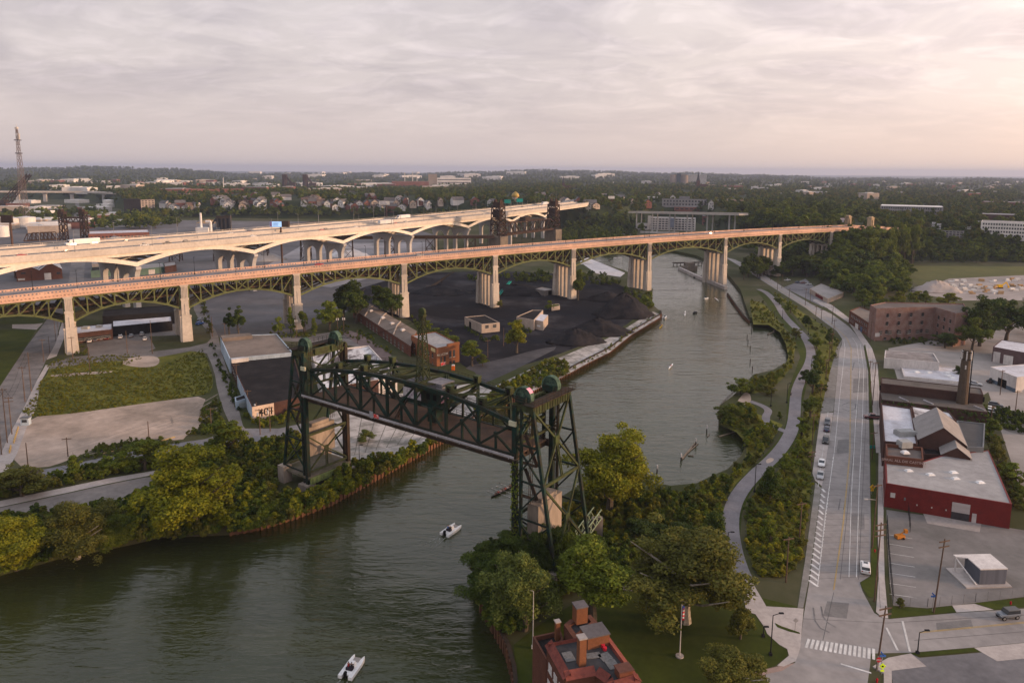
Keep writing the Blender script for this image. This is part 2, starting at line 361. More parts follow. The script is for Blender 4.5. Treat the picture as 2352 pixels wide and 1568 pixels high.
# ---- left bank: street, lots, fields
area('street',[(-140,1010),(0,887),(60,797),(100,744),(140,690),(158,645),(164,598),(168,540),(171,480),(174,462),(181,462),(183,480),(186,540),(196,598),(192,645),(170,690),(142,728),(127,790),(107,825),(86,870),(52,940),(20,1000),(0,1045),(-140,1240)],m_oldroad,.03)
area('pavement',[(146,728),(160,728),(148,775),(130,818),(107,826),(127,790)],m_walk,.05)
area('pavement',[(105,838),(116,838),(92,880),(84,935),(60,985),(40,1040),(0,1110),(-100,1230),(-140,1241),(0,1046),(20,1001),(52,941),(86,871)],m_walk,.05)
area('lawn',[(-160,1000),(-120,757),(83,757),(60,795),(0,885)],m_lawn,.02)
area('lawn',[(-120,744),(-120,700),(110,700),(98,742),(80,744)],m_lawn,.02)
area('driveway',[(28,754),(28,745),(80,744),(99,742),(84,757)],m_walk,.03)
area('parking_lot',[(198,786),(200,748),(420,735),(420,770),(342,772),(357,800),(330,812),(206,816)],m_gravel,.03)
area('lane',[(107,838),(145,824),(206,815),(330,810),(470,793),(490,772),(462,745),(440,700),(455,690),(480,735),(500,765),(505,792),(515,830),(540,900),(552,955),(560,985),(590,1004),(552,1012),(520,960),(500,900),(492,850),(470,800),(340,825),(210,832),(108,850)],m_gravel,.04,smooth=1)
area('weed_field',[(122,828),(300,812),(365,812),(466,801),(480,836),(492,880),(480,905),(390,918),(290,932),(165,950),(60,958),(50,945),(82,908),(92,878),(112,856),(108,842)],m_weed,.03,smooth=1)
area('bare_patch',[(272,835),(300,820),(365,816),(367,840),(320,845)],m_sand,.05,smooth=2)
area('bare_patch',[(115,860),(260,851),(255,856),(120,867)],m_sand,.05,smooth=1)
area('sand_lot',[(60,958),(165,950),(290,932),(390,918),(476,908),(460,945),(462,980),(430,998),(418,1012),(350,1006),(236,1022),(150,1060),(100,1075),(30,1068),(40,1020)],m_sand,.025,smooth=1)
area('service_road',[(-160,1110),(0,1093),(100,1078),(190,1060),(262,1045),(356,1025),(471,1008),(550,984),(640,984),(760,958),(800,968),(700,1000),(612,1010),(563,1018),(484,1018),(393,1042),(255,1060),(190,1080),(100,1104),(0,1122),(-160,1140)],m_asphalt,.03)
area('concrete_strip',[(-160,1175),(0,1150),(150,1119),(250,1098),(360,1080),(362,1088),(250,1110),(150,1132),(0,1164),(-160,1192)],m_walk,.04)
area('gravel_lot',[(-160,1195),(0,1166),(150,1134),(250,1112),(362,1090),(380,1110),(300,1150),(160,1180),(0,1200),(-160,1230)],m_gravel,.03,smooth=1)
area('yard_ground',[(-200,760),(-150,600),(0,540),(100,500),(290,505),(600,508),(900,510),(1000,540),(980,600),(960,640),(700,760),(520,790),(500,770),(455,690),(190,700),(100,735)],M('yard_grey',(.155,.145,.15),(.095,.09,.088),scale=0.02,detail=9),.015)
area('lane',[(510,783),(640,775),(720,768),(780,760),(812,772),(850,782),(860,812),(800,790),(700,786),(640,782),(520,800)],m_gravel,.03,smooth=1)
area('lane',[(780,762),(812,758),(880,800),(925,838),(900,850),(850,810)],M('reddish_gravel',(.20,.145,.13),(.14,.105,.1),scale=0.2),.045,smooth=1)
area('coal_yard_ground',[(760,690),(860,650),(960,628),(1100,622),(1250,626),(1390,640),(1480,680),(1490,706),(1420,760),(1320,800),(1220,835),(1100,862),(1050,830),(960,740),(880,720),(800,720)],m_coalg,.03,smooth=1)
area('concrete_lot',[(700,985),(770,945),(830,915),(990,895),(1085,880),(1140,895),(1170,905),(1130,938),(1060,985),(1015,1008),(900,1050),(780,1062)],m_lot,.035)
area('lane',[(1060,842),(1140,828),(1240,800),(1290,795),(1220,830),(1165,858),(1100,885),(1085,878),(1100,858)],M('black_lane',(.085,.08,.082),(.05,.047,.05),scale=0.1),.04,smooth=1)
area('quay',[(1130,890),(1230,842),(1300,815),(1340,798),(1390,780),(1440,752),(1500,715),(1516,722),(1516,729),(1450,769),(1400,809),(1350,834),(1290,867),(1215,902)],m_lot,.04)
area('salt_yard',[(1335,604),(1345,590),(1395,610),(1436,627),(1425,636),(1370,628)],M('salt_ground',(.62,.58,.57),(.45,.42,.42),scale=0.1),.05)
area('grit_yard',[(560,640),(700,560),(980,556),(1010,600),(760,660)],M('grit',(.32,.30,.31),(.2,.19,.19),scale=0.03),.03)

# ---- right bank: road, crossing, path, lots
ROAD_L=[(1664,590),(1700,612),(1797,674),(1852,708),(1886,734),(1922,760),(1934,778),(1933,792),(1928,805),(1915,946),(1887,1118),(1860,1330),(1845,1420),(1837,1491)]
ROAD_R=[(1690,597),(1735,618),(1820,673),(1866,700),(1910,721),(1949,749),(1975,778),(1983,791),(1988,823),(1994,854),(1996,962),(1998,1084),(2000,1209),(1998,1323),(1975,1337),(1981,1357),(2008,1407),(2025,1417)]
area('road',ROAD_L + [(1826,1521),(1795,1538),(1760,1546),(1700,1800),(1960,1800),(1998,1530),(2001,1500),(2092,1498),(2237,1486),(2352,1475),(2560,1455),(2560,1378),(2352,1397),(2196,1407),(2042,1421)] + ROAD_R[::-1],m_road,.03)
area('parking_bay',[(1885,949),(1914,947),(1888,1116),(1872,1103),(1866,1086)],m_walk,.035)
area('verge',[(1934,780),(1928,806),(1914,945),(1884,949),(1905,860),(1921,800)],M('gravel_verge',(.24,.22,.205),(.16,.15,.13),scale=0.4),.04)
area('verge',[(1886,1120),(1858,1330),(1845,1395),(1832,1395),(1850,1280),(1866,1160),(1873,1108)],M('gravel_verge',(.24,.22,.205)),.04)
area('pavement',[(2018,1040),(2032,1040),(2029,1200),(2032,1330),(2040,1420),(2026,1418),(2012,1405),(2018,1320),(2016,1200)],m_walk,.09)
area('pavement',[(2003,800),(2016,840),(2020,900),(2022,1040),(2012,1040),(2005,950),(1999,850),(1988,800),(1950,742),(1900,708),(1866,690),(1872,687),(1910,700),(1960,738)],m_walk,.09)
area('verge',[(2000,1040),(2011,1040),(2014,1200),(2016,1320),(2012,1372),(1995,1372),(1978,1345),(1976,1338),(2000,1324),(2002,1210)],m_lawn,.10)
area('verge',[(1987,790),(1999,850),(2004,950),(2010,1038),(2000,1038),(1998,960),(1996,855),(1985,794)],m_lawn,.10)
area('verge',[(2046,1418),(2050,1392),(2130,1398),(2185,1391),(2195,1405),(2042,1420)],m_lawn,.06)
area('verge',[(2240,1385),(2352,1372),(2560,1350),(2560,1372),(2352,1394),(2285,1400)],m_lawn,.06)
area('driveway',[(2187,1390),(2238,1386),(2283,1400),(2197,1406)],m_walk,.05)
area('car_park',[(2036,1170),(2320,1212),(2560,1250),(2560,1345),(2352,1370),(2240,1384),(2130,1396),(2052,1390),(2044,1340),(2038,1240)],M('old_tarmac',(.225,.205,.195),(.15,.14,.13),scale=0.08,detail=9),.025)
area('driveway',[(2120,1178),(2255,1198),(2250,1222),(2130,1202)],m_walk,.045)
area('verge',[(2092,1500),(2236,1488),(2250,1496),(2110,1508)],m_lawn,.1)
area('forecourt',[(2004,1532),(2092,1500),(2112,1510),(2252,1498),(2352,1488),(2560,1470),(2560,1800),(2060,1800),(2050,1560)],m_asphalt,.035)
area('pavement',[(2004,1530),(2040,1510),(2092,1500),(2128,1530),(2048,1540),(2050,1640),(2030,1640),(2030,1545)],m_walk,.06)
area('driveway',[(2237,1487),(2352,1476),(2560,1457),(2560,1500),(2352,1512),(2290,1518)],m_walk,.055)
PATH=[(1742,664),(1762,672),(1785,697),(1800,725),(1830,755),(1850,775),(1864,805),(1860,835),(1842,865),(1828,900),(1826,940),(1822,980),(1806,1015),(1778,1050),(1738,1085),(1704,1122),(1683,1160),(1676,1205),(1684,1262),(1698,1308),(1712,1336)]
area('mown_verge',[(1735,664),(1765,664),(1800,700),(1838,750),(1868,790),(1878,830),(1856,870),(1842,930),(1840,985),(1822,1030),(1790,1065),(1750,1100),(1722,1135),(1704,1180),(1700,1230),(1712,1290),(1740,1370),(1830,1392),(1832,1398),(1750,1400),(1690,1340),(1664,1260),(1656,1180),(1690,1110),(1740,1062),(1786,1012),(1806,970),(1808,900),(1824,858),(1838,820),(1826,780),(1780,720)],m_lawn,.02)
ribbon('bike_path',PATH,3.9,m_path,.05)
ribbon('bike_path',[(1822,997),(1795,987),(1764,976),(1757,958),(1768,942),(1748,930),(1722,921)],2.6,m_path,.047)
area('overlook',[(1690,925),(1712,898),(1724,905),(1726,925),(1700,930)],m_sand,.052,smooth=2)
area('overlook',[(1758,1056),(1772,1050),(1780,1056),(1762,1066)],m_sand,.052,smooth=2)
area('plaza',[(1690,1338),(1726,1334),(1752,1378),(1760,1392),(1846,1397),(1842,1440),(1838,1488),(1828,1518),(1800,1530),(1785,1528),(1812,1505),(1808,1490),(1790,1480),(1762,1455),(1756,1440),(1735,1410),(1714,1404),(1708,1370)],m_walk,.06)
area('verge',[(1779,1430),(1795,1438),(1836,1452),(1838,1456),(1812,1450),(1785,1440)],m_lawn,.09)
area('lawn',[(1190,1640),(1180,1480),(1230,1440),(1390,1340),(1560,1330),(1690,1350),(1712,1405),(1735,1412),(1756,1445),(1790,1482),(1812,1494),(1806,1508),(1780,1528),(1740,1540),(1600,1700),(1300,1800)],m_lawn,.03)
area('pavement',[(1560,1640),(1640,1560),(1740,1541),(1785,1530),(1826,1522),(1796,1540),(1758,1548),(1740,1600),(1700,1640)],M('brick_paving',(.36,.25,.21),(.27,.2,.17),scale=0.5),.05)
area('bare_patch',[(1340,1330),(1420,1305),(1560,1320),(1620,1350),(1540,1352),(1440,1360)],M('grey_dirt',(.19,.165,.15),(.12,.105,.095),scale=0.3),.04,smooth=1)
area('yard',[(2100,1000),(2040,800),(2200,770),(2352,740),(2560,760),(2560,1180),(2352,1150),(2270,900)],M('pale_yard',(.34,.30,.275),(.235,.21,.19),scale=0.03,detail=9),.015)
area('builders_yard',[(2095,672),(2180,640),(2352,632),(2600,640),(2600,700),(2352,690),(2200,690)],M('yard_dust',(.34,.29,.265),(.24,.21,.19),scale=0.04,detail=9),.02)
area('meadow',[(2030,610),(2352,612),(2600,622),(2600,640),(2352,634),(2170,642),(2110,655),(2070,630)],M('meadow_grass',(.115,.11,.036),(.08,.085,.027),scale=0.03,detail=9),.018)
area('car_park',[(1800,660),(1850,640),(1905,690),(1890,705)],m_asphalt,.02)

# painted lines
def lines(name,segs,width,mat,dz=.05):
    mb=MB()
    for pts in segs:
        P_=[np.array(G(x,y)) for x,y in pts]
        for a,b in zip(P_[:-1],P_[1:]):
            d=nrm(b - a);n=np.array([-d[1],d[0],0])*width/2;z=np.array([0,0,dz]);mb.add([a - n + z,b - n + z,b + n + z,a + n + z],[(0,1,2,3)])
    return struct(mb.build(name,mat))
def along(P0,P1,k): return (P0[0] + (P1[0] - P0[0])*k,P0[1] + (P1[1] - P0[1])*k)
cl=[(1915,1354),(1937,1200),(1952,1040),(1955,800),(1946,778),(1925,757),(1893,732),(1700,606)]
for off in (-.9,.9): lines('yellow_line',[[(x + off*(1 if y > 900 else .6),y) for x,y in cl]],.12,m_yellow)
lines('white_line',[[(1950,1325),(1956,1130),(1966,960),(1975,850),(1968,790),(1958,776)],[(1967,1325),(1973,1130),(1981,960),(1984,850),(1976,790)],[(1878,1345),(1896,1180),(1916,1040),(1930,900),(1941,800),(1938,780)]],.14,m_white)
lines('white_line',[[along((1878,1345),(1914,1046),k/40),along((1878,1345),(1914,1046),(k + .5)/40)] for k in range(40)],.14,m_white,.055)
lines('road_marking',[[along((1858,1332),(1888,1122),k/17.),(along((1879,1347),(1895,1130),k/17.))] for k in range(18)],.55,m_white)
lines('crossing',[[along((1853,1466),(2012,1490),(k + .5)/15),along((1846,1486),(2012,1515),(k + .5)/15)] for k in range(15)],.45,m_white)
lines('white_line',[[(1931,1524),(2001,1545)],[(2036,1441),(2062,1493)],[(2073,1426),(2090,1496)]],.35,m_white)
lines('yellow_line',[[(2112,1451),(2352,1428),(2560,1408)],[(2112,1453),(2352,1430.5),(2560,1411)]],.14,m_yellow)
lines('parking_line',[[(2043,1228 + 20.5*k + k*k*.35),(2096 + k*1.6,1237 + 20.5*k + k*k*.35)] for k in range(7)],.12,m_white)
lines('parking_line',[[(1902,946),(1879,1118)]],.12,m_white,.06)
lines('road_joint',[[along(ROAD_L[8],ROAD_L[11],k/38.),along(ROAD_R[8],ROAD_R[13],k/38.)] for k in range(39)] + [[(1960 + o,1330),(1983 + o*.5,960),(1986 + o*.4,830)] for o in (-30,12)] + [[(1890,1470),(1915,1360)],[(1836,1420),(2040,1430),(2352,1412)],[(2100,1470),(2352,1450)]],.10,M('joint_seal',(.12,.112,.108)),.04)
m_skid=M('tyre_marks',(.10,.095,.093),(.2,.187,.18),scale=.8)
lines('tyre_mark',[[(1868,1395),(1872,1425),(1884,1442),(1905,1452)],[(1886,1392),(1890,1415),(1902,1430),(1920,1440)],[(1934,930),(1950,924),(1966,928),(1964,940),(1948,944),(1934,938)],[(1926,1170),(1930,1145)],[(1938,1170),(1942,1148)],[(1958,850),(1962,832)]],.28,m_skid,.045)
lines('wheel_track',[[(40 + o,1062),(150 + o,1035 + o*.3),(300,985 + o),(430,945 + o),(500,905 + o)] for o in (0,9,30,38)] + [[(300,960 + o),(350,950 + o),(392,955 + o),(398,970 + o),(360,982 + o)] for o in (0,7)],.35,M('wheel_tracks',(.22,.18,.15),(.33,.265,.215),scale=.3),.04)
lines('slab_joint',[[along((800,935),(1130,882),k/9),along((790,1050),(1010,1000),k/9)] for k in range(10)] + [[along((800,940),(790,1050),k/5),along((1130,890),(1010,1000),k/5)] for k in range(6)] + [[along((1240,838),(1505,718),k/14),along((1290,865),(1516,726),k/14)] for k in range(15)],.22,M('joint_dirt',(.13,.12,.095)),.045)
area('rough_grass',[(1772,668),(1800,686),(1850,722),(1905,758),(1928,785),(1924,806),(1902,880),(1884,950),(1868,1000),(1862,1085),(1864,1110),(1852,1200),(1836,1300),(1790,1325),(1738,1325),(1716,1260),(1714,1190),(1740,1125),(1800,1068),(1838,1000),(1850,930),(1884,850),(1882,800),(1850,752),(1806,702)],m_weed,.025,smooth=1)
area('rough_grass',[(1730,745),(1765,746),(1790,762),(1805,790),(1811,820),(1802,843),(1730,873),(1704,900),(1724,905),(1768,898),(1800,866),(1820,840),(1828,790),(1795,745),(1752,695),(1722,690)],m_weed,.022)
area('rough_grass',[(1658,948),(1656,974),(1692,993),(1712,1014),(1715,1042),(1702,1067),(1671,1097),(1600,1131),(1480,1127),(1340,1140),(1300,1180),(1330,1270),(1640,1265),(1660,1150),(1738,1058),(1798,975),(1740,950),(1700,930)],m_weed,.018)
for q in ([(1925,1010),(1950,1008),(1949,1040),(1921,1042)],[(1955,1180),(1985,1180),(1986,1215),(1953,1216)],[(1960,870),(1992,868),(1993,900),(1959,902)],[(1900,1380),(1950,1385),(1945,1420),(1890,1414)],[(2150,1430),(2230,1422),(2236,1442),(2152,1450)]): area('road_patch',q,M('tar_patch',(.20,.188,.18),(.16,.15,.145),scale=.3),.034)
# ------------------------------------------------------------------ long deck arch bridge on stone piers
m_peach=M('warm_sandstone',(.60,.385,.285),(.48,.31,.23),scale=0.25,rough=0.85)
m_pier=M('pale_stone',(.50,.44,.38),(.38,.335,.29),scale=0.12,rough=0.9,detail=8)
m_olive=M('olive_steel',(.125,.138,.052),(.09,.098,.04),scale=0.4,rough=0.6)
m_olive_d=M('dark_olive_steel',(.06,.058,.035),(.04,.036,.025),scale=0.4,rough=0.8)  # darker copy of the olive, for ribs and posts behind the near truss
m_rustd=M('rusty_framing',(.10,.06,.035),(.05,.04,.03),scale=0.5,rough=0.9)
HP=[(163,815,680),(428,782,655),(687,752,630),(932,718,607),(1140,703,588),(1318,683,571),(1495,668,556)]
_g=np.array([G(x,b,3)[:2] for x,b,_ in HP]);_cx=_g.mean(0);_u,_sv,_vt=np.linalg.svd(_g - _cx);hu=_vt[0]*np.sign(_vt[0][0])
HU=np.array([hu[0],hu[1],0]);HV=np.array([-hu[1],hu[0],0]);HA=np.array([_cx[0],_cx[1],0])
def hs_at(x,y):                                      # where the sightline of a pixel crosses the near face of the bridge
    d=ray(x,y);n=HV;t=((HA - [0,0,CAM_H]) @ n)/(d @ n);p=d*t + [0,0,CAM_H];return (p - HA) @ HU,p[2]
hs=[];hz=[]
for x,y in [(155,680),(422,655),(681,630),(928,607),(1138,588),(1318,571),(1493,556),(1668,545),(1793,538),(1911,533)]:
    s_,z_=hs_at(x,y);hs.append(s_);hz.append(z_)
hk=np.polyfit(hs,hz,2)
def hzf(s): return float(np.polyval(hk,s))           # underside of the fascia along the bridge
HW=19.0
def hp(s,o,z): p=HA + HU*s + HV*o;return np.array([p[0],p[1],z])
S0=hs[0] - (hs[1] - hs[0]);S1,_=hs_at(1990,527)
hope=thing('arch_bridge','long stone bridge with green steel arches and peach coloured parapets crossing the river','bridge',hp(hs[5],HW/2,GZ))
st=np.linspace(S0 - 40,S1,70)
def strip(name,mat,o0,o1,z0,z1,ss=st,par=hope):
    mb=MB();rings=[[hp(s,o0,hzf(s) + z0),hp(s,o1,hzf(s) + z0),hp(s,o1,hzf(s) + z1),hp(s,o0,hzf(s) + z1)] for s in ss]
    mb.loft(rings);return mb.build(name,mat,par)
strip('deck',m_asphalt,1.2,HW - 1.2,1.4,2.3)
def fascia(o_in,o_out,sgn):
    mb=MB()
    for a,b in ((0.0,.9),(1.25,1.75)):
        k=.35 if a == 0 else .12
        mb.loft([[hp(s,o_in,hzf(s) + a),hp(s,o_out - k*0 + sgn*(.15 if a else 0),hzf(s) + a),hp(s,o_out + sgn*(.15 if a else 0),hzf(s) + b),hp(s,o_in,hzf(s) + b)] for s in st])
    mb.loft([[hp(s,o_in,hzf(s) + .9),hp(s,o_out - sgn*.25,hzf(s) + .9),hp(s,o_out - sgn*.25,hzf(s) + 1.25),hp(s,o_in,hzf(s) + 1.25)] for s in st])
    s=st[0]
    while s < st[-1]:                                  # dentils under the cornice
        mb.beam(hp(s,o_out - sgn*.1,hzf(s) + .9),hp(s,o_out - sgn*.1,hzf(s) + 1.25),.7,.4);s+=1.45
    return mb.build('fascia',m_peach,hope)
fascia(1.4,0,-1);fascia(HW - 1.4,HW,1)
strip('pavement',M('bridge_walk',(.36,.28,.235),(.3,.23,.2)),.45,3.0,2.3,2.5);strip('pavement',MATS['bridge_walk'],HW - 3.0,HW - .45,2.3,2.5)
def parapet(o):
    mb=MB()
    for a,b,w in ((1.75,2.45,.5),(3.05,3.4,.55)):
        mb.loft([[hp(s,o - w/2,hzf(s) + a),hp(s,o + w/2,hzf(s) + a),hp(s,o + w/2,hzf(s) + b),hp(s,o - w/2,hzf(s) + b)] for s in st])
    s=st[0];k=0
    while s < st[-1]:
        w=1.5 if k % 9 == 0 else .75
        mb.beam(hp(s,o,hzf(s) + 2.45),hp(s,o,hzf(s) + 3.05),.42,w if k % 9 else 1.6,upv=HU);s+=1.45;k+=1
    return mb.build('parapet',m_peach,hope)
parapet(.25);parapet(HW - .25)
ribs=[0.9,6.6,12.4,HW - .9]
def truss(sa,sb,half=False):
    n=9 if sb - sa > 50 else 8
    def zb(s):
        t=(s - sa)/(sb - sa);d=12.2 - (12.2 - 5.4)*(1 - (2*t - 1) ** 2);return hzf(s) - d
    X=[sa + 1.9 + (sb - sa - 3.8)*k/n for k in range(n + 1)]
    for j,o in enumerate(ribs):
        mb=MB();near=j == 0;w=.62 if near else .7
        for k in range(n):
            a,b=X[k],X[k + 1]
            mb.beam(hp(a,o,hzf(a) - .35),hp(b,o,hzf(b) - .35),w,.7)
            mb.beam(hp(a,o,zb(a)),hp(b,o,zb(b)),.8,.8)
            if k < n // 2: p,q=(a,hzf(a) - .5),(b,zb(b))
            else: p,q=(b,hzf(b) - .5),(a,zb(a))
            mb.beam(hp(p[0],o,p[1]),hp(q[0],o,q[1]),w*.8,.5)
            if n % 2 and k == n // 2: mb.beam(hp(a,o,hzf(a) - .5),hp(b,o,zb(b)),w*.8,.5)
        for k in range(n + 1):
            s=X[k];mb.beam(hp(s,o,zb(s)),hp(s,o,hzf(s) - .2),.6,.55,upv=HU)
            for zz in (zb(s) + .35,hzf(s) - .8): mb.beam(hp(s - .8,o,zz),hp(s + .8,o,zz),.66,.9)
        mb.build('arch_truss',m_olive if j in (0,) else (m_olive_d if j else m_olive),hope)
    mb=MB()                                          # floor framing and the old lower deck
    for k in range(n + 1):
        s=X[k];mb.beam(hp(s,.5,hzf(s) + .5),hp(s,HW - .5,hzf(s) + .5),.5,1.4)
        mb.beam(hp(s,.9,hzf(s) - 5.0),hp(s,HW - .9,hzf(s) - 5.0),.5,.9)
        if 0 < k < n:
            for o0,o1 in ((ribs[0],ribs[1]),(ribs[1],ribs[2]),(ribs[2],ribs[3])):
                mb.beam(hp(s,o0,zb(s)),hp(s,o1,hzf(s) - 4.6),.25);mb.beam(hp(s,o1,zb(s)),hp(s,o0,hzf(s) - 4.6),.25)
    for o in (2.4,4.6,6.9,9.5,11.8,14,16.2): mb.beam(hp(X[0],o,hzf(X[0]) - 4.8),hp(X[-1],o,hzf(X[-1]) - 4.8),.5,.6)
    for o0,o1 in ((2.4,6.9),(9.5,14.0)): mb.loft([[hp(s,o0,hzf(s) - 4.5),hp(s,o1,hzf(s) - 4.5),hp(s,o1,hzf(s) - 4.3),hp(s,o0,hzf(s) - 4.3)] for s in (X[0],X[-1])])
    for k in range(n):
        s=(X[k] + X[k + 1])/2
        for o in (3.4,9.4,15.4): mb.beam(hp(X[k],o - 2.5,hzf(s) - .3),hp(X[k + 1],o + 2.5,hzf(s) - .3),.25);mb.beam(hp(X[k],o + 2.5,hzf(s) - .3),hp(X[k + 1],o - 2.5,hzf(s) - .3),.25)
    mb.build('floor_framing',m_rustd,hope)
def pier(s,zg):
    zt=hzf(s);pl=[];sh=zg + (zt - zg)*.47
    def ring(z,hw,d0,d1): return [hp(s - hw,d0,z),hp(s + hw,d0,z),hp(s + hw,d1,z),hp(s - hw,d1,z)]
    for sg in (0,1):
        mb=MB();f=(lambda d: d) if sg == 0 else (lambda d: HW - d)
        def R(z,hw,d0,d1):
            a,b=sorted((f(d0),f(d1)));return ring(z,hw,a,b)
        mb.loft([R(zg,2.05,-1.0,2.4),R(sh,1.75,-.6,2.2),R(zt - 7.3,1.6,-.25,2.0)])
        mb.loft([R(zt - 7.3,1.85,-.5,2.1),R(zt - 6.4,1.85,-.5,2.1)])
        mb.loft([R(zt - 6.4,1.55,-.2,2.0),R(zt - .5,1.55,-.2,2.0)])
        for k in range(5): o_=f(-.28);mb.beam(hp(s - 1.2 + k*.6,o_,zt - 6.2),hp(s - 1.2 + k*.6,o_,zt - .9),.3,.16,upv=HU)
        mb.loft([R(zt - .5,1.9,-.45,2.1),R(zt,1.9,-.45,2.1)])
        mb.loft([R(zg,2.75,-.4,2.2),R(sh - .8,2.45,-.2,2.1)]);mb.loft([R(sh - .8,2.65,-.4,2.2),R(sh,2.65,-.4,2.2)])
        m0=f(-.62);mb.tube(hp(s,m0 + .1,sh + .5),hp(s,m0 + .3*(1 if sg == 0 else -1),zt - 9),.32,.28,6);pl.append(mb.build('pier',m_pier,hope))
    p=pl[0];top=zt - 12.4;mb=MB()
    for o in (3.4,7.6,11.8,15.6):                  # the row of shafts between the two pylons
        mb.loft([ring(zg,1.5,o - .95,o + .95),ring(top,1.3,o - .85,o + .85)])
    mb.loft([ring(top,2.4,1.8,HW - 1.8),ring(top + 1.1,2.4,1.8,HW - 1.8)])
    mb.build('pier_shaft',m_pier,p)
    mb=MB()
    for o in ribs[1:3]: mb.beam(hp(s - 1.2,o,top + 1),hp(s - 1.2,o,zt),.6,.7);mb.beam(hp(s + 1.2,o,top + 1),hp(s + 1.2,o,zt),.6,.7)
    mb.build('bearing_post',m_olive_d,p)
for s in [S0] + hs: 
    b=hp(s,HW/2,0);zg=-2.0 if s in (hs[6],hs[7]) else gh(b[0],b[1]) - .5;pier(s,zg)
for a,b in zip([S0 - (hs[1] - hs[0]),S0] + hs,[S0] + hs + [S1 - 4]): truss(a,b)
# abutment at the far end, approach deck and the two pylons
e=hp(S1,HW/2,0);ze=gh(e[0],e[1]);mb=MB();mb.prism([hp(S1 - 5,-.5,0),hp(S1 + 8,-.5,0),hp(S1 + 8,HW + .5,0),hp(S1 - 5,HW + .5,0)],2,hzf(S1) + .2);mb.build('abutment',m_pier,hope)
ss2=np.linspace(S1,S1 + 60,10)
def hz2(s): return hzf(S1) - (s - S1)*.06
mb=MB();mb.loft([[hp(s,0,hz2(s) - 2),hp(s,HW,hz2(s) - 2),hp(s,HW,hz2(s) + 2.3),hp(s,0,hz2(s) + 2.3)] for s in ss2]);mb.build('approach',m_peach,hope)
mb=MB();mb.loft([[hp(s,.6,hz2(s) + 2.3),hp(s,HW - .6,hz2(s) + 2.3),hp(s,HW - .6,hz2(s) + 2.36),hp(s,.6,hz2(s) + 2.36)] for s in ss2]);mb.build('approach_road',m_asphalt,hope)
for o in (.1,HW - .1): mb=MB();mb.loft([[hp(s,o - .25,hz2(s) + 2.3),hp(s,o + .25,hz2(s) + 2.3),hp(s,o + .25,hz2(s) + 3.4),hp(s,o - .25,hz2(s) + 3.4)] for s in ss2]);mb.build('parapet',m_peach,hope)
m_guard=M('weathered_sandstone',(.36,.27,.17),(.25,.19,.12),scale=0.3)
for (px,o,lab) in ((1947,HW + 1.5,'tall carved stone pylon behind the far end of the arch bridge'),(1999,-1.5,'tall carved stone pylon at the near corner of the arch bridge end')):
    d=ray(px,520);q=HA + HV*o;t=((q - [0,0,CAM_H]) @ HV)/(d @ HV);p=d*t + [0,0,CAM_H];s=(p - HA) @ HU;zb=hz2(s)
    t_=thing('pylon',lab,'pylon',hp(s,o,gh(p[0],p[1])),group=None);mb=MB();B=hp(s,o,0);rz=math.atan2(HU[1],HU[0])
    z0=gh(p[0],p[1]) - 2;mb.box((B[0],B[1],z0),(5.4,4.6,zb + 3 - z0),rz);mb.build('base',m_guard,t_)
    mb=MB();mb.box((B[0],B[1],zb + 3),(4.6,4.0,7.5),rz,taper=.94);mb.box((B[0] - HV[0]*2.0,B[1] - HV[1]*2.0,zb + 3),(2.2,1.4,6.2),rz,taper=.8);mb.box((B[0] + HV[0]*2.0,B[1] + HV[1]*2.0,zb + 3),(2.2,1.4,6.2),rz,taper=.8)
    mb.build('figure_block',m_guard,t_);mb=MB();mb.box((B[0],B[1],zb + 10.5),(4.9,4.3,.8),rz);mb.box((B[0],B[1],zb + 11.3),(3.6,3.2,.9),rz,taper=.7);mb.build('cap',m_guard,t_)
# ------------------------------------------------------------------ pale motorway viaduct with V shaped steel legs
m_cream=M('cream_steel',(.66,.59,.50),(.56,.50,.43),scale=0.1,rough=0.55)
m_conc=M('viaduct_concrete',(.50,.45,.40),(.42,.375,.335),scale=0.1,rough=0.85)
m_pierc=M('viaduct_pier',(.44,.42,.41),(.36,.345,.335),scale=0.08,rough=0.9)
m_dksteel=M('under_steel',(.22,.18,.13),(.10,.085,.06),scale=0.5,rough=0.7)
IZ0=39.0
_p=np.array([G(x,y,IZ0)[:2] for x,y in [(0,594),(361,566),(640,542),(900,518),(1120,493),(1300,474)]])
_cc=np.polyfit(_p[:,0],_p[:,1],2)
i0=np.array([-360.,np.polyval(_cc,-360)]);xs=np.linspace(-360,float(_p[-1,0]) + 40,400);ys=np.polyval(_cc,xs)
il=np.concatenate([[0],np.cumsum(np.hypot(np.diff(xs),np.diff(ys)))])
def ipos(s): x=np.interp(s,il,xs);y=np.interp(s,il,ys);ds_=2.;x2=np.interp(s + ds_,il,xs);y2=np.interp(s + ds_,il,ys);x1=np.interp(s - ds_,il,xs);y1=np.interp(s - ds_,il,ys);t=nrm([x2 - x1,y2 - y1,0]);return np.array([x,y,0]),t
def ip(s,o,z): p,t=ipos(s);n=np.array([-t[1],t[0],0]);q=p + n*o;return np.array([q[0],q[1],z])
def is_at(px):
    best=min(range(len(xs)),key=lambda i: abs(proj((xs[i],ys[i],IZ0))[0] - px));return il[best]
IW=44.0
inner=thing('motorway_viaduct','pale twin deck motorway viaduct on V shaped steel legs and arched concrete piers','bridge',ip(is_at(640),IW/2,GZ))
ist=np.linspace(0,il[-1],90)
def istrip(name,mat,o0,o1,z0,z1,ss=ist): MB().loft([[ip(s,o0,IZ0 + z0),ip(s,o1,IZ0 + z0),ip(s,o1,IZ0 + z1),ip(s,o0,IZ0 + z1)] for s in ss]).build(name,mat,inner)
m_mway=M('motorway_concrete',(.23,.215,.205),(.18,.17,.16),scale=0.06,stretch=(1,1,1))
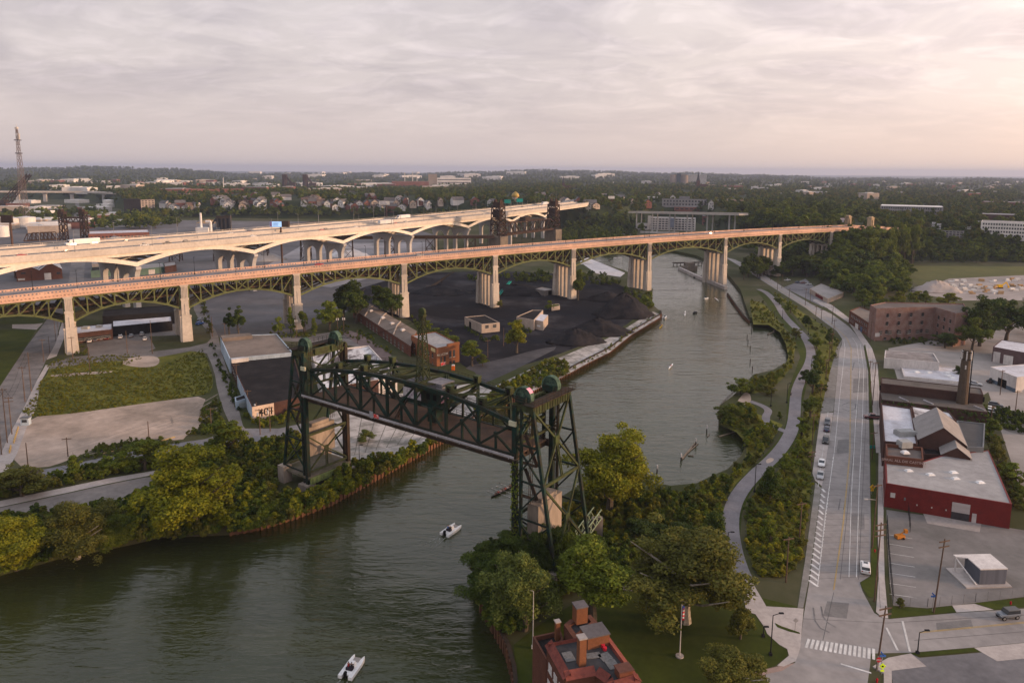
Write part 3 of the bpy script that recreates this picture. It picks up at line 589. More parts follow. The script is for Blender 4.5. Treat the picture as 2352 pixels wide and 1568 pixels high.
istrip('deck',m_mway,0.2,19.5,-1.1,-.1);istrip('deck',m_mway,23.5,43.5,-.2,.8)
for o,z0,z1 in ((0,-2.6,1.0),(19.6,-1.5,1.0),(23.2,-.6,2.0),(43.6,-1.6,2.0)): istrip('barrier',m_conc,o - .25,o + .35,z0,z1)
for o,z in ((0.0,1.0),(43.6,2.0)):
    mb=MB();s=0
    while s < il[-1]: mb.beam(ip(s,o,IZ0 + z),ip(s,o,IZ0 + z + .8),.12);s+=6
    mb.loft([[ip(q,o - .06,IZ0 + z + .7),ip(q,o + .06,IZ0 + z + .7),ip(q,o + .06,IZ0 + z + .85),ip(q,o - .06,IZ0 + z + .85)] for q in ist]);mb.build('railing',m_cream,inner)
IV=[is_at(x) for x in (40 - 330,310,585,791,946,1077,1178,1254)];IV[0]=IV[1] - (IV[2] - IV[1]);IV.insert(0,IV[0] - (IV[2] - IV[1]))
for o,zz in ((.6,0),(18.8,0),(24.2,.9),(42.8,.9)):
    mb=MB();zt=IZ0 - 1.2 + zz
    for i,v in enumerate(IV):
        L_=(IV[i + 1] - v) if i + 1 < len(IV) else (v - IV[i - 1]);Lp=(v - IV[i - 1]) if i else L_
        vb=zt - 12.0
        for sg,ln in ((-1,Lp),(1,L_)):
            n=12;half=ln/2;top=[];bot=[]
            for k in range(n + 1):
                t=k/n;s=v + sg*half*t;zl=zt - 3.5 - 6.2*(1 - min(1,t/.95)) ** 1.75       # underside curve of the leg and girder
                thick=2.5
                bot.append(ip(s,o,zl));top.append(ip(s,o,min(zt,zl + thick)))
            for k in range(n):
                a,b,c,d=bot[k],bot[k + 1],top[k + 1],top[k];t_=ipos(v + sg*half*(k + .5)/n)[1];nn=np.array([-t_[1],t_[0],0])*.7
                mb.add([a,b,c,d,a + nn,b + nn,c + nn,d + nn],[(0,1,2,3),(7,6,5,4),(0,4,5,1),(3,2,6,7)])
    ss=np.linspace(0,il[-1],120);mb.loft([[ip(s,o,zt - 3.2),ip(s,o + .7,zt - 3.2),ip(s,o + .7,zt),ip(s,o,zt)] for s in ss])
    mb.build('delta_girder',m_cream,inner)
mb=MB()
for i,v in enumerate(IV):
    for k in range(-5,6):
        s=v + k*4.5;zl=IZ0 - 4.0 - 6.2*(1 - min(1,abs(k)*4.5/36)) ** 1.75 + .6
        for o0,o1 in ((1,19),(24.4,43)): mb.beam(ip(s,o0,zl),ip(s,o1,zl),.5,.8);mb.beam(ip(s,o0,zl),ip(s + 4,o1,zl),.3)
for s in np.arange(4,il[-1],7.):
    for o0,o1 in ((1,19),(24.4,43)): mb.beam(ip(s,o0,IZ0 - 2.2),ip(s,o1,IZ0 - 2.2),.5,1.6)
mb.build('cross_bracing',m_dksteel,inner)
def ipier(v,o0,o1,zt,zg):                        # portal of two flared legs joined by an arch
    t=ipos(v)[1];W_=o1 - o0;H_=zt - zg;n=10;prof=[]
    lw=3.4
    def P(o,z): q=ip(v,o,z);return q
    prof+=[P(o0 - 1.6,zt),P(o0 - 1.6,zt - 1.6)]
    for k in range(n + 1): a=k/n;prof.append(P(o0 - 1.4 + 2.6*min(1,a*1.6) ** .6*1.0,zt - 1.8 - 9*a))
    prof+=[P(o0 + 1.2,zg),P(o0 + 1.2 + lw,zg)]
    c=(o0 + o1)/2;r=W_/2 - 1.2 - lw
    for k in range(13): a=math.pi*(1 - k/12);prof.append(P(c + r*math.cos(a),zt - 4.2 - r + r*math.sin(a)*1.0))
    prof+=[P(o1 - 1.2 - lw,zg),P(o1 - 1.2,zg)]
    for k in range(n + 1): a=1 - k/n;prof.append(P(o1 + 1.4 - 2.6*min(1,a*1.6) ** .6,zt - 1.8 - 9*a))
    prof+=[P(o1 + 1.6,zt - 1.6),P(o1 + 1.6,zt)]
    return prof,t
for v in IV:
    for o0,o1,zz in ((.6,19.2,0),(24.2,43.2,.9)):
        b=ip(v,(o0 + o1)/2,0);zg=gh(b[0],b[1]) - 1;prof,t=ipier(v,o0,o1,IZ0 - 11.0 + zz,zg)
        MB().slab(prof,-t*1.5,t*1.5).build('pier',m_pierc,inner)
mb=MB();e_,et=ipos(il[-1]);end=ip(il[-1],0,0)
mb.prism([ip(il[-1] - 2,-1,0),ip(il[-1] + 8,-1,0),ip(il[-1] + 8,IW + 1,0),ip(il[-1] - 2,IW + 1,0)],GZ,IZ0 - 1);mb.build('abutment',m_conc,inner)
# the motorway running on into the distance on the plateau
pts=[ip(il[-1],IW/2,IZ0)[:2]] + [GT(x,y)[:2] for x,y in ((1388,452),(1398,442),(1392,434),(1378,426),(1366,420))]
mb=MB();
for k,(a,b) in enumerate(zip(pts[:-1],pts[1:])):
    d=nrm([b[0] - a[0],b[1] - a[1],0]);n=np.array([-d[1],d[0],0])*24;za=max(IZ0 if k == 0 else 0,gh(*a) + 2.5);zb=gh(*b) + 2.5
    A=np.array([a[0],a[1],za]);B=np.array([b[0],b[1],zb]);mb.add([A - n,B - n,B + n,A + n],[(0,1,2,3)])
struct(mb.build('motorway',m_mway))
# ------------------------------------------------------------------ near lift bridge, raised
m_dg=M('dark_green_steel',(.010,.030,.024),(.026,.024,.017),scale=0.7,rough=0.6,lo=.38,hi=.62)
m_dg2=M('lit_green_steel',(.050,.066,.026),(.034,.034,.018),scale=0.6,rough=0.6)  # same dark green steel where lit, the light put into its colour
m_rust=M('rusted_steel',(.055,.035,.025),(.03,.028,.022),scale=0.5,rough=0.85)
m_deckp=M('timber_deck',(.135,.085,.06),(.085,.06,.046),scale=0.25,rough=0.95,detail=9)
m_cw=M('stained_concrete',(.33,.275,.23),(.165,.135,.11),scale=0.25,rough=0.9,stretch=(1,1,.25),detail=8)
m_pipe=M('galvanised_pipe',(.42,.40,.42),(.3,.29,.3),scale=1)
LA=np.array([-52.4,177.2,0]);RA=np.array([1.0,138.0,0]);LS=float(np.linalg.norm(RA - LA));LU=(RA - LA)/LS;LV=np.array([-LU[1],LU[0],0])
def lp(s,o,z): p=LA + LU*s + LV*o;return np.array([p[0],p[1],z])
lift=thing('lift_bridge','dark green vertical lift bridge with its truss span raised between two braced towers','bridge',lp(LS/2,6,0))
LW=13.0;DZ=28.0;na_,fa_=1.0,12.0
# --- span
def topz(t): return DZ + 6.9 + 3.0*(1 - (2*t - 1) ** 2) - .25
XS=[1.3 + (LS - 2.6)*k/7 for k in range(8)]
mb=MB();mb.loft([[lp(s,.9,DZ - .35),lp(s,LW - .9,DZ - .35),lp(s,LW - .9,DZ - .05),lp(s,.9,DZ - .05)] for s in (.6,LS - .6)]);mb.build('deck',m_deckp,lift)
mb=MB()
for o in (.4,LW - .4):
    mb.beam(lp(.3,o,DZ - .9),lp(LS - .3,o,DZ - .9),.5,1.5)
for s in np.linspace(1.3,LS - 1.3,15): mb.beam(lp(s,.4,DZ - 1.1),lp(s,LW - .4,DZ - 1.1),.4,1.3)
for o in (3,5,7,9): mb.beam(lp(.6,o,DZ - .7),lp(LS - .6,o,DZ - .7),.25,.6)
mb.build('floor_beam_frame',m_rust,lift)
mb=MB();mb.loft([[lp(s,-1.0,DZ - .3),lp(s,.4,DZ - .3),lp(s,.4,DZ - .12),lp(s,-1.0,DZ - .12)] for s in (-.5,LS + .5)]);
for s in np.linspace(0,LS,12): mb.beam(lp(s,.4,DZ - 1.2),lp(s,-1.0,DZ - .35),.18)
mb.build('walkway',M('walkway_boards',(.10,.075,.06),(.14,.12,.10),scale=.6),lift)
mb=MB()
for z in (.4,1.0): mb.beam(lp(-.5,-1.0,DZ + z),lp(LS + .5,-1.0,DZ + z),.09)
for s in np.linspace(-.5,LS + .5,24): mb.beam(lp(s,-1.0,DZ - .2),lp(s,-1.0,DZ + 1.0),.09)
for z in (.5,1.0,1.5): mb.beam(lp(.6,fa_ - .5,DZ + z),lp(LS - .6,fa_ - .5,DZ + z),.09)
for s in np.linspace(1.3,LS - 1.3,22): mb.beam(lp(s,fa_ - .5,DZ),lp(s,fa_ - .5,DZ + 1.5),.08)
mb.build('railing',m_rust,lift)
mb=MB();
for o,z in ((-1.12,.12),(-1.12,.4)): mb.tube(lp(-.3,o,DZ + z),lp(LS + .3,o,DZ + z),.1,n=6)
for s in np.linspace(.5,LS - 1,11): mb.tube(lp(s,-1.12,DZ - .25),lp(s,-1.12,DZ + .5),.07,n=5)
mb.build('conduit_pipe',m_pipe,lift)
def ltruss(o,lab=None):
    mb=MB();n=7
    tz=[topz((s - XS[0])/(XS[-1] - XS[0])) for s in XS];up_=tuple(LV)
    for k in range(n):
        a,b=XS[k],XS[k + 1];mb.beam(lp(a,o,tz[k]),lp(b,o,tz[k + 1]),.75,.8);mb.beam(lp(a,o,DZ - .35),lp(b,o,DZ - .35),.6,.8)
        m_=(a + b)/2
        if k < 3: p,q,lo=lp(a,o,tz[k] - .3),lp(b,o,DZ),a
        elif k == 3: p,q,lo=lp(a,o,tz[k] - .3),lp(b,o,DZ),a;mb.beam(lp(b,o,tz[k + 1] - .3),lp(a,o,DZ),.45,.4)
        else: p,q,lo=lp(b,o,tz[k + 1] - .3),lp(a,o,DZ),b
        mb.beam(p,q,.65,.5);c=(p + q)/2
        mb.beam(c,lp(m_,o,DZ),.42,.4,upv=LV);mb.beam(c,lp(lo,o,DZ),.4,.35);mb.box((c[0],c[1],c[2] - .6),(.8,.6,1.2),math.atan2(LU[1],LU[0]))
    for k in range(n + 1): mb.beam(lp(XS[k],o,DZ - .5),lp(XS[k],o,tz[k]),.6,.55,upv=LV)
    t=mb.build('truss',m_dg,lift);return tz
tz=ltruss(na_);ltruss(fa_)
mb=MB()
for k in range(8):
    z=tz[k];mb.lattice(lp(XS[k],na_,z - .2),lp(XS[k],fa_,z - .2),.9,.12,10);mb.lattice(lp(XS[k],na_,z - 1.6),lp(XS[k],fa_,z - 1.6),.7,.1,10)
    for sg in (0,1):
        o0=na_ if sg == 0 else fa_;o1=o0 + (2.4 if sg == 0 else -2.4);mb.beam(lp(XS[k],o0,z - 3.6),lp(XS[k],o1,z - 1.6),.25)
for k in range(7):
    mb.lattice(lp(XS[k],na_,tz[k]),lp(XS[k + 1],fa_,tz[k + 1]),.5,.09,14);mb.lattice(lp(XS[k],fa_,tz[k]),lp(XS[k + 1],na_,tz[k + 1]),.5,.09,14)
mb.build('top_bracing',m_dg2,lift)
mb=MB()
for o in (na_ - .1,fa_ + .1):
    for z in (.6,1.1): 
        for k in range(7): mb.beam(lp(XS[k],o,tz[k] + z),lp(XS[k + 1],o,tz[k + 1] + z),.06)
    for k in range(7):
        for j in range(3): s=XS[k] + (XS[k + 1] - XS[k])*j/3;z=tz[k] + (tz[k + 1] - tz[k])*j/3;mb.beam(lp(s,o,z),lp(s,o,z + 1.1),.07)
mb.build('top_railing',m_rust,lift)
for k in (1,2,5,6):
    for o in (na_ + 1.0,fa_ - .6):
        mb=MB();p=lp(XS[k] + .3,o,tz[k] + .2);rz=math.atan2(LU[1],LU[0]);mb.box(p,(1.4,1.2,1.5),rz);mb.box((p[0],p[1],p[2] + 1.5),(1.6,1.4,.15),rz)
        q=p - LV*.61;mb.box((q[0],q[1],p[2] + .15),(.7,.06,1.0),rz,mi=1);mb.build('guide_sheave_box',[m_dg2,M('black_recess',(.01,.01,.01))],lift)
# machinery house with graffiti and the cable mast
hc=LS*.56;rz=math.atan2(LU[1],LU[0]);hzb=DZ + 4.2
mb=MB();p=lp(hc,6.5,hzb);mb.box(p,(13.5,6.6,.4),rz);mb.box((p[0],p[1],p[2] + .4),(11,5.8,3.7),rz);house=mb.build('machinery_house',m_dg,lift)
mb=MB();mb.box((p[0],p[1],p[2] + 4.1),(11.8,6.6,.3),rz);mb.box((p[0] + LU[0]*3.2,p[1] + LU[1]*3.2,p[2] + 4.4),(4.6,4.4,1.0),rz);mb.build('roof',M('house_roof',(.10,.095,.10),(.2,.19,.2),scale=.5),house)
m_graf=M('graffiti_paint',(.62,.58,.60),(.30,.22,.30),scale=1.1,lo=.45,hi=.62,detail=3)
m_grafp=M('pink_graffiti',(.62,.28,.36),(.55,.45,.48),scale=1.2)
q=lp(hc - 3.0,6.5 - 2.98,hzb + .8);MB().box(q,(5.6,.06,2.4),rz).build('graffiti',m_graf,house)
q=lp(hc + 5.55,5.2,hzb + 1.2);MB().box(q,(.06,2.4,1.8),rz).build('graffiti',m_grafp,house)
for ds_ in (2.0,4.0): q=lp(hc + ds_,6.5 - 2.93,hzb + 1.6);MB().box(q,(1.0,.05,1.3),rz).build('window',MATS['black_recess'],house)
q=lp(hc + 3.5,4.2,hzb - 3.4);MB().box(q,(2.6,2.2,3.4),rz).build('control_cabin',m_dg,lift)
mb=MB()
for k in range(10): mb.box(lp(hc - 6.5 + k*.32,1.9,DZ + .2 + k*.5),(.4,1.1,.08),rz)
for o in (1.4,2.4):
    mb.beam(lp(hc - 6.5,o,DZ + .1),lp(hc - 3.2,o,DZ + 5.2),.15,.25);mb.beam(lp(hc - 6.5,o,DZ + 1.2),lp(hc - 3.2,o,DZ + 6.3),.08)
mb.build('stair',m_rust,lift)
mastb=lp(LS*.53,6.2,hzb + 4.4);mb=MB();H_=15.5;hw0,hw1=1.15,.45
for a in range(4):
    ca=[(-1,-1),(1,-1),(1,1),(-1,1)];A=ca[a];B=ca[(a + 1) % 4]
    P0=lambda c,t: mastb + LU*c[0]*(hw0 + (hw1 - hw0)*t) + LV*c[1]*(hw0 + (hw1 - hw0)*t) + np.array([0,0,H_*t])
    mb.beam(P0(A,0),P0(A,1),.24)
    for k in range(9): mb.beam(P0(A,k/9),P0(B,(k + 1)/9),.11);mb.beam(P0(B,k/9),P0(A,(k + 1)/9),.11);mb.beam(P0(A,k/9),P0(B,k/9),.12)
mast=mb.build('cable_mast',m_dg2,lift)
mb=MB();t=mastb + np.array([0,0,H_]);mb.tube(t - LV*.3 + [0,0,.9],t + LV*.3 + [0,0,.9],.95,n=16);mb.box((t[0],t[1],t[2] - .2),(1.6,1.2,.5),rz);mb.build('pulley',m_dg2,mast)
mb=MB();mb.box(mastb - [0,0,.35],(4.2,3.6,.3),rz);mb.beam(mastb - LU*2.5 + [0,0,.3],mastb + [0,0,3],.25);mb.beam(mastb + LU*2.5 + [0,0,.3],mastb + [0,0,3],.25);mb.build('mast_base',m_dg2,mast)
m_dial=M('faded_sign',(.55,.56,.5),(.42,.42,.38),scale=2)
q=lp(LS*.385,-1.2,DZ - .2);sg=MB().box(q,(1.2,.08,1.6),rz).build('clearance_sign',M('grey_sign',(.34,.33,.34)),lift);MB().box(lp(LS*.385 + 1.6,-1.2,DZ + .1),(1.6,.08,.9),rz).build('red_sign',M('red_sign',(.55,.05,.04),(.6,.5,.48),scale=1.3,lo=.5,hi=.6),lift)
# --- towers
def tower(s0,sg,zb0,zb1,ivy=False):
    tn=thing('x','','') if False else None
    s_f,s_bt=s0,s0 + sg*4.2;s_bb=s0 + sg*9.8;TZ=38.6;zf=zb0;zk=zb1
    o0,o1=-.2,LW + .2;up_=LV
    root=bpy.data.objects.new('lift_tower',None);COL.objects.link(root);root.parent=lift;root['_org']=lift['_org']
    def bl(z): t=(TZ - z)/(TZ - zk);return s_bt + (s_bb - s_bt)*t
    lv=[zk,zk + (TZ - zk)*.27,zk + (TZ - zk)*.52,zk + (TZ - zk)*.76,TZ]
    for o in (o0,o1):
        mb=MB();mb.beam(lp(s_f,o,zf),lp(s_f,o,TZ + .4),.95,.95,upv=LV);mb.beam(lp(s_f + sg*1.5,o,zf),lp(s_f + sg*1.5,o,TZ),.55,.5,upv=LV)
        for z in lv[:-1]: mb.beam(lp(s_f,o,z),lp(s_f + sg*1.5,o,z + 1.2),.2)
        mb.build('column',m_rust if sg < 0 and o == o1 else m_dg,root)
        mb=MB();mb.beam(lp(s_bb,o,zk),lp(s_bt,o,TZ),.62,.6,upv=LV);mb.build('raked_leg',m_dg,root)
        mb=MB()
        for k in range(4):
            za,zb_=lv[k],lv[k + 1]
            mb.beam(lp(s_f,o,za),lp(bl(zb_),o,zb_),.34,.3);mb.beam(lp(s_f,o,zb_),lp(bl(za),o,za),.34,.3) if k % 2 == 0 else None
            mb.beam(lp(s_f,o,za),lp(bl(za),o,za),.3,.35)
        mb.build('side_bracing',m_dg,root)
    mb=MB()                                          # back face: one laced X per storey, joined by a big gusset
    for k in (0,2):
        za,zb_=lv[k],lv[k + 2];zm=(za + zb_)/2
        c=lp(bl(zm),(o0 + o1)/2,zm)
        for o in (o0,o1):
            for z in (za,zb_): mb.beam(lp(bl(z),o,z),c,.38,.4,upv=LU)
        mb.box((c[0],c[1],c[2] - .9),(.5,1.5,1.8),rz);mb.lattice(lp(bl(zm),(o0 + o1)/2,zm),lp(bl(za),(o0 + o1)/2 + .2,za),.5,.1,10,upv=LU)
        mb.beam(lp(bl(za),o0,za),lp(bl(za),o1,za),.4,.6)
    mb.build('back_bracing',m_dg2,root)
    for za,zb_ in ((zf + 3,zf + 13),(30.5,38.0)):  # portal face toward the river, open where the span rides
        mb=MB()
        c=lp(s_f,6,(za + zb_)/2)
        for o in (o0,o1):
            mb.beam(lp(s_f,o,za),c,.32);mb.beam(lp(s_f,o,zb_),c,.32)
        mb.box((c[0],c[1],c[2] - .7),(.4,1.2,1.4),rz);mb.beam(lp(s_f,o0,za),lp(s_f,o1,za),.4,.5);mb.beam(lp(s_f,o0,zb_),lp(s_f,o1,zb_),.4,.6)
        mb.lattice(lp(s_f,6,za),lp(s_f,6,(za + zb_)/2),.5,.1,upv=LU);mb.build('portal_bracing',m_dg2,root)
    # head: girders, floor, sheaves
    mb=MB()
    for s in (s_f + sg*.3,s_bt):
        mb.beam(lp(s,o0 - .3,TZ),lp(s,o1 + .3,TZ),.5,1.9)
        for k in range(14): mb.beam(lp(s + sg*.3,o0 + k*.95,TZ - .9),lp(s + sg*.3,o0 + k*.95,TZ + .9),.12,.1)
    for o in (o0,3.2,8.6,o1): mb.beam(lp(s_f - sg*.5,o,TZ + .1),lp(s_bt + sg*.3,o,TZ + .1),.45,1.4)
    mb.build('head_girder',m_dg2,root)
    mb=MB();mb.loft([[lp(s,o0 - 1,TZ + 1.0),lp(s,o1 + 1,TZ + 1.0),lp(s,o1 + 1,TZ + 1.15),lp(s,o0 - 1,TZ + 1.15)] for s in sorted((s_f + sg*2.4,s_bt + sg*1.0))]);mb.build('head_floor',m_rust,root)
    mb=MB()
    a,b=s_f - sg*1.6,s_bt + sg*1.0
    for z in (1.7,2.25):
        mb.beam(lp(b,o0 - 1,TZ + z),lp(b,o1 + 1,TZ + z),.08);mb.beam(lp(a,o0 - 1,TZ + z),lp(b,o0 - 1,TZ + z),.08);mb.beam(lp(a,o1 + 1,TZ + z),lp(b,o1 + 1,TZ + z),.08)
    for k in range(12): o=o0 - 1 + (o1 - o0 + 2)*k/11;mb.beam(lp(b,o,TZ + 1),lp(b,o,TZ + 2.25),.08)
    mb.build('head_railing',m_rust,root)
    for o in (1.2,11.0):
        mb=MB();c=lp(s_f + sg*1.1,o,TZ + 2.0);R_=2.05;n=26
        for e in (-.6,.6): pass
        prof=[(R_ - .28,-.62),(R_,-.62),(R_,.62),(R_ - .28,.62)]
        rings=[[c + (LU*math.cos(t) + np.array([0,0,1.])*math.sin(t))*r + LV*h for r,h in prof] for t in [2*math.pi*k/n for k in range(n)]]
        mb.loft(rings + [rings[0]],cap=False)
        mb.tube(c - LV*.9,c + LV*.9,.32,n=10)
        for k in range(8): t=math.pi*k/4;mb.beam(c,c + (LU*math.cos(t) + np.array([0,0,1.])*math.sin(t))*(R_ - .2),.25,.5,upv=LV)
        mb.tube(c - LV*.2,c - LV*.12,R_ - .2,n=26)
        sh=mb.build('sheave',M('sheave_green',(.10,.16,.11),(.03,.05,.04),scale=1.2),root)
        mb=MB();mb.box(lp(s_f + sg*1.1,o - 1.1,TZ + .9),(2.6,.5,1.3),rz);mb.box(lp(s_f + sg*1.1,o + 1.1,TZ + .9),(2.6,.5,1.3),rz);mb.build('bearing_stand',m_dg,sh)
        if sg > 0 and o < 5:
            rg=[[c + (LU*math.cos(t) + np.array([0,0,1.])*math.sin(t))*(R_ + .02) + LV*h for h in (-.6,.6)] for t in np.linspace(.5,1.15,6)]
            mb=MB();vs=[p for r in rg for p in r];mb.add(vs,[(2*k,2*k + 1,2*k + 3,2*k + 2) for k in range(5)]);mb.build('graffiti',M('pink_spray',(.62,.16,.30),(.6,.45,.5),scale=2),sh)
    mb=MB()                                          # hoist ropes down to the counterweight and span
    for o in (.6,1.2,1.8,10,10.6,11.2):
        mb.tube(lp(s_f + sg*2.9,o,18.5),lp(s_f + sg*2.9,o,TZ + 2),.07,n=4);mb.tube(lp(s_f - sg*.95,o,DZ + 7),lp(s_f - sg*.95,o,TZ + 2),.07,n=4)
    mb.build('hoist_rope',m_rust,root)
    mb=MB();mb.prism([lp(s_f + sg*1.9,1.6,0),lp(s_f + sg*4.6,1.6,0),lp(s_f + sg*4.6,10.4,0),lp(s_f + sg*1.9,10.4,0)],10.4,18.2,bottom=True);mb.prism([lp(s_f + sg*2.2,3.2,0),lp(s_f + sg*4.3,3.2,0),lp(s_f + sg*4.3,8.8,0),lp(s_f + sg*2.2,8.8,0)],18.2,19.0)
    mb.build('counterweight',m_cw,root)
    for z in (20,27): 
        mb=MB();mb.loft([[lp(s,o0 + .2,z),lp(s,o0 + 1.2,z),lp(s,o0 + 1.2,z + .12),lp(s,o0 + .2,z + .12)] for s in (s_f + sg*.5,s_f + sg*5)]);mb.beam(lp(s_f + sg*.5,o0 + .2,z + 1.1),lp(s_f + sg*5,o0 + .2,z + 1.1),.07)
        mb.beam(lp(s_f + sg*5,o0 + .7,z),lp(s_f + sg*2,o0 + .7,z + 6),.15,.8);mb.build('service_landing',m_rust,root)
    MB().box(lp(s_f - sg*.3,-.75,TZ - 3.9),(1.7,.4,1.0),rz).build('guide_plate',M('cream_plate',(.50,.50,.36),(.4,.36,.25),scale=1),root)
    for o in (o0,o1): MB().box(lp(s_f + sg*.6,o,-2),(3.4,3.0,zf + 2),rz).build('pedestal',m_cw,root);MB().box(lp(s_bb,o,-2),(2.6,2.6,zk + 2),rz).build('pedestal',m_cw,root)
    return root
tl=tower(0.0,-1,4.2,7.0)
mb=MB();mb.prism([lp(-11,-.6,0),lp(.8,-.6,0),lp(.8,13.4,0),lp(-11,13.4,0)],5.6,6.2,bottom=True);mb.build('approach_platform',M('weedy_concrete',(.16,.135,.11),(.09,.085,.05),scale=.4),tl)
mb=MB();mb.beam(lp(1.2,-.4,5.2),lp(1.2,12.4,5.2),.4,1.6)
for k in range(9): mb.beam(lp(1.5,.2 + k*1.45,4.4),lp(1.5,.2 + k*1.45,6.0),.35,.2)
mb.build('edge_girder',M('lime_steel',(.22,.27,.09),(.12,.15,.06),scale=.8),tl)
tr=tower(LS,1,2.4,7.0)
mb=MB();mb.prism([lp(LS + 1.2,1.2,0),lp(LS + 7.2,1.2,0),lp(LS + 7.2,10.8,0),lp(LS + 1.2,10.8,0)],0,8.6);mb.build('abutment',m_cw,tr)
# steel truss gangway stub beside the right tower
A=G(1330,1245,6.0);B=G(1372,1188,8.0)
gg=thing('truss_gangway','short pale green truss gangway stub rising out of the bushes beside the lift bridge tower','gangway',(A + B)/2*[1,1,0] + [0,0,GZ])
d=nrm(B - A);n_=np.array([-d[1],d[0],0]);m_pg=M('pale_green_steel',(.30,.36,.24),(.2,.25,.15),scale=1)
for sgn in (-1,1):
    mb=MB();a,b=A + n_*sgn,B + n_*sgn
    for h in (0,2.2): mb.beam(a + [0,0,h],b + [0,0,h],.18)
    L_=np.linalg.norm(b - a)
    for k in range(6): mb.beam(a + d*L_*k/6 + [0,0,0],a + d*L_*(k + 1)/6 + [0,0,2.2*(k % 2 == 0)] if k % 2 == 0 else a + d*L_*(k + 1)/6,.12);mb.beam(a + d*L_*k/6 + [0,0,2.2],a + d*L_*(k + 1)/6,.12)
    mb.build('side_truss',m_pg,gg)
mb=MB();mb.beam(A,B,1.9,.15);mb.build('floor',m_rust,gg);MB().box((B[0],B[1],0),(2.4,1.4,B[2]),0).build('pier',m_cw,gg);MB().box((A[0],A[1],0),(1.6,1.2,A[2] - .2),0).build('pier',m_cw,gg)
# ------------------------------------------------------------------ rusty railway lift bridge, trestles, far spans
m_rr=M('black_rust',(.035,.024,.018),(.06,.036,.024),scale=0.4,rough=0.9)
def xy(px,py,z=GZ): return G(px,py,z)
def braced_tower(par,c,u,v,z0,z1,hu0,hv0,hu1,hv1,n,w,mat,name='tower'):
    mb=MB()
    def P(i,j,t): return np.array([c[0],c[1],0]) + u*i*(hu0 + (hu1 - hu0)*t) + v*j*(hv0 + (hv1 - hv0)*t) + np.array([0,0,z0 + (z1 - z0)*t])
    cs=[(-1,-1),(1,-1),(1,1),(-1,1)]
    for a in range(4):
        A,B=cs[a],cs[(a + 1) % 4];mb.beam(P(*A,0),P(*A,1),w)
        for k in range(n): mb.beam(P(*A,k/n),P(*B,(k + 1)/n),w*.5);mb.beam(P(*B,k/n),P(*A,(k + 1)/n),w*.5);mb.beam(P(*A,(k + 1)/n),P(*B,(k + 1)/n),w*.6)
    return mb.build(name,mat,par)
T1=G(1144,597,0);T2=G(1270,575,0)
# put both towers on one straight line of track
ru=nrm((T2 - T1)*[1,1,0]);rv=np.array([-ru[1],ru[0],0])
zt1=ZT(T1,462);zt2=ZT(T2,460);zdeck=ZT(T1,540)
rl=thing('railway_lift_bridge','rusty black railway lift bridge with two dark towers in front of the pale viaduct','bridge',(T1 + T2)/2 + [0,0,GZ])
for T,zt in ((T1,zt1),(T2,zt2)):
    tw=braced_tower(rl,T,ru,rv,zdeck - 1,zt - 6,6.0,5.2,4.2,4.6,5,1.0,m_rr)
    mb=MB();rz=math.atan2(ru[1],ru[0]);mb.box((T[0],T[1],zt - 6),(9.5,10,2),rz);mb.box((T[0],T[1],zt - 4),(6,8,3),rz);mb.build('tower_head',m_rr,tw)
    for o in (-3,3): mb=MB();c=T + rv*o + [0,0,zt - .6];mb.tube(c - rv*.5,c + rv*.5,2.3,n=14);mb.build('sheave',m_rr,tw)
    mb=MB();mb.box((T[0] - ru[0]*1,T[1] - ru[1]*1,zt - 16),(5,8,8),rz);mb.build('counterweight',m_rr,tw)
    mb=MB();mb.box((T[0],T[1],-1),(13,14,zdeck),rz);mb.build('pier',M('sooty_stone',(.20,.165,.13),(.13,.11,.09),scale=.3),tw)
a,b=T1 + ru*5,T2 - ru*5
for o in (-4,4):
    mb=MB();n=10;L_=np.linalg.norm(b - a)
    def tp(k,z): return a + ru*L_*k/n + rv*o + np.array([0,0,z])
    for k in range(n):
        h0,h1=(zdeck + 11 if 0 < k < n else zdeck + 7),(zdeck + 11 if 0 < k + 1 < n else zdeck + 7)
        mb.beam(tp(k,zdeck),tp(k + 1,zdeck),1.0,1.6);mb.beam(tp(k,h0),tp(k + 1,h1),.8)
        mb.beam(tp(k,h0),tp(k + 1,zdeck),.6) if k < n/2 else mb.beam(tp(k,zdeck),tp(k + 1,h1),.6)
        mb.beam(tp(k,zdeck),tp(k,h0),.6)
    mb.build('truss',m_rr,rl)
mb=MB();mb.beam(a + [0,0,zdeck - .6],b + [0,0,zdeck - .6],8,1.0);mb.build('deck',m_rr,rl)
mb=MB();c=a + ru*np.linalg.norm(b - a)*.45;mb.box((c[0],c[1],zdeck + 11),(9,7,4),math.atan2(ru[1],ru[0]));mb.build('machinery_house',m_rr,rl)
# trestle carrying the track to the left
TE=T1 - ru*0
tp0=G(330,600,GZ);
tres=thing('railway_trestle','long rusty railway trestle on braced steel towers running under the pale viaduct','trestle',(T1 + tp0)/2*[1,1,0] + [0,0,GZ])
A=T1 - ru*7;B=np.array([tp0[0],tp0[1],0]);dd=nrm(B - A);dn=np.array([-dd[1],dd[0],0]);LT=np.linalg.norm(B - A)
mb=MB();mb.beam(A + [0,0,zdeck - 1.2],B + [0,0,zdeck - 1.2],5.0,2.6);mb.build('girder',m_rr,tres)
mb=MB();mb.beam(A + [0,0,zdeck + .3],B + [0,0,zdeck + .3],4.2,.3);mb.build('track',M('ballast',(.10,.08,.07)),tres)
k=22.
while k < LT:
    c=A + dd*k;braced_tower(tres,c,dd,dn,GZ,zdeck - 2.4,4.5,4.4,4.2,2.2,2,.6,m_rr,'trestle_tower');k+=38
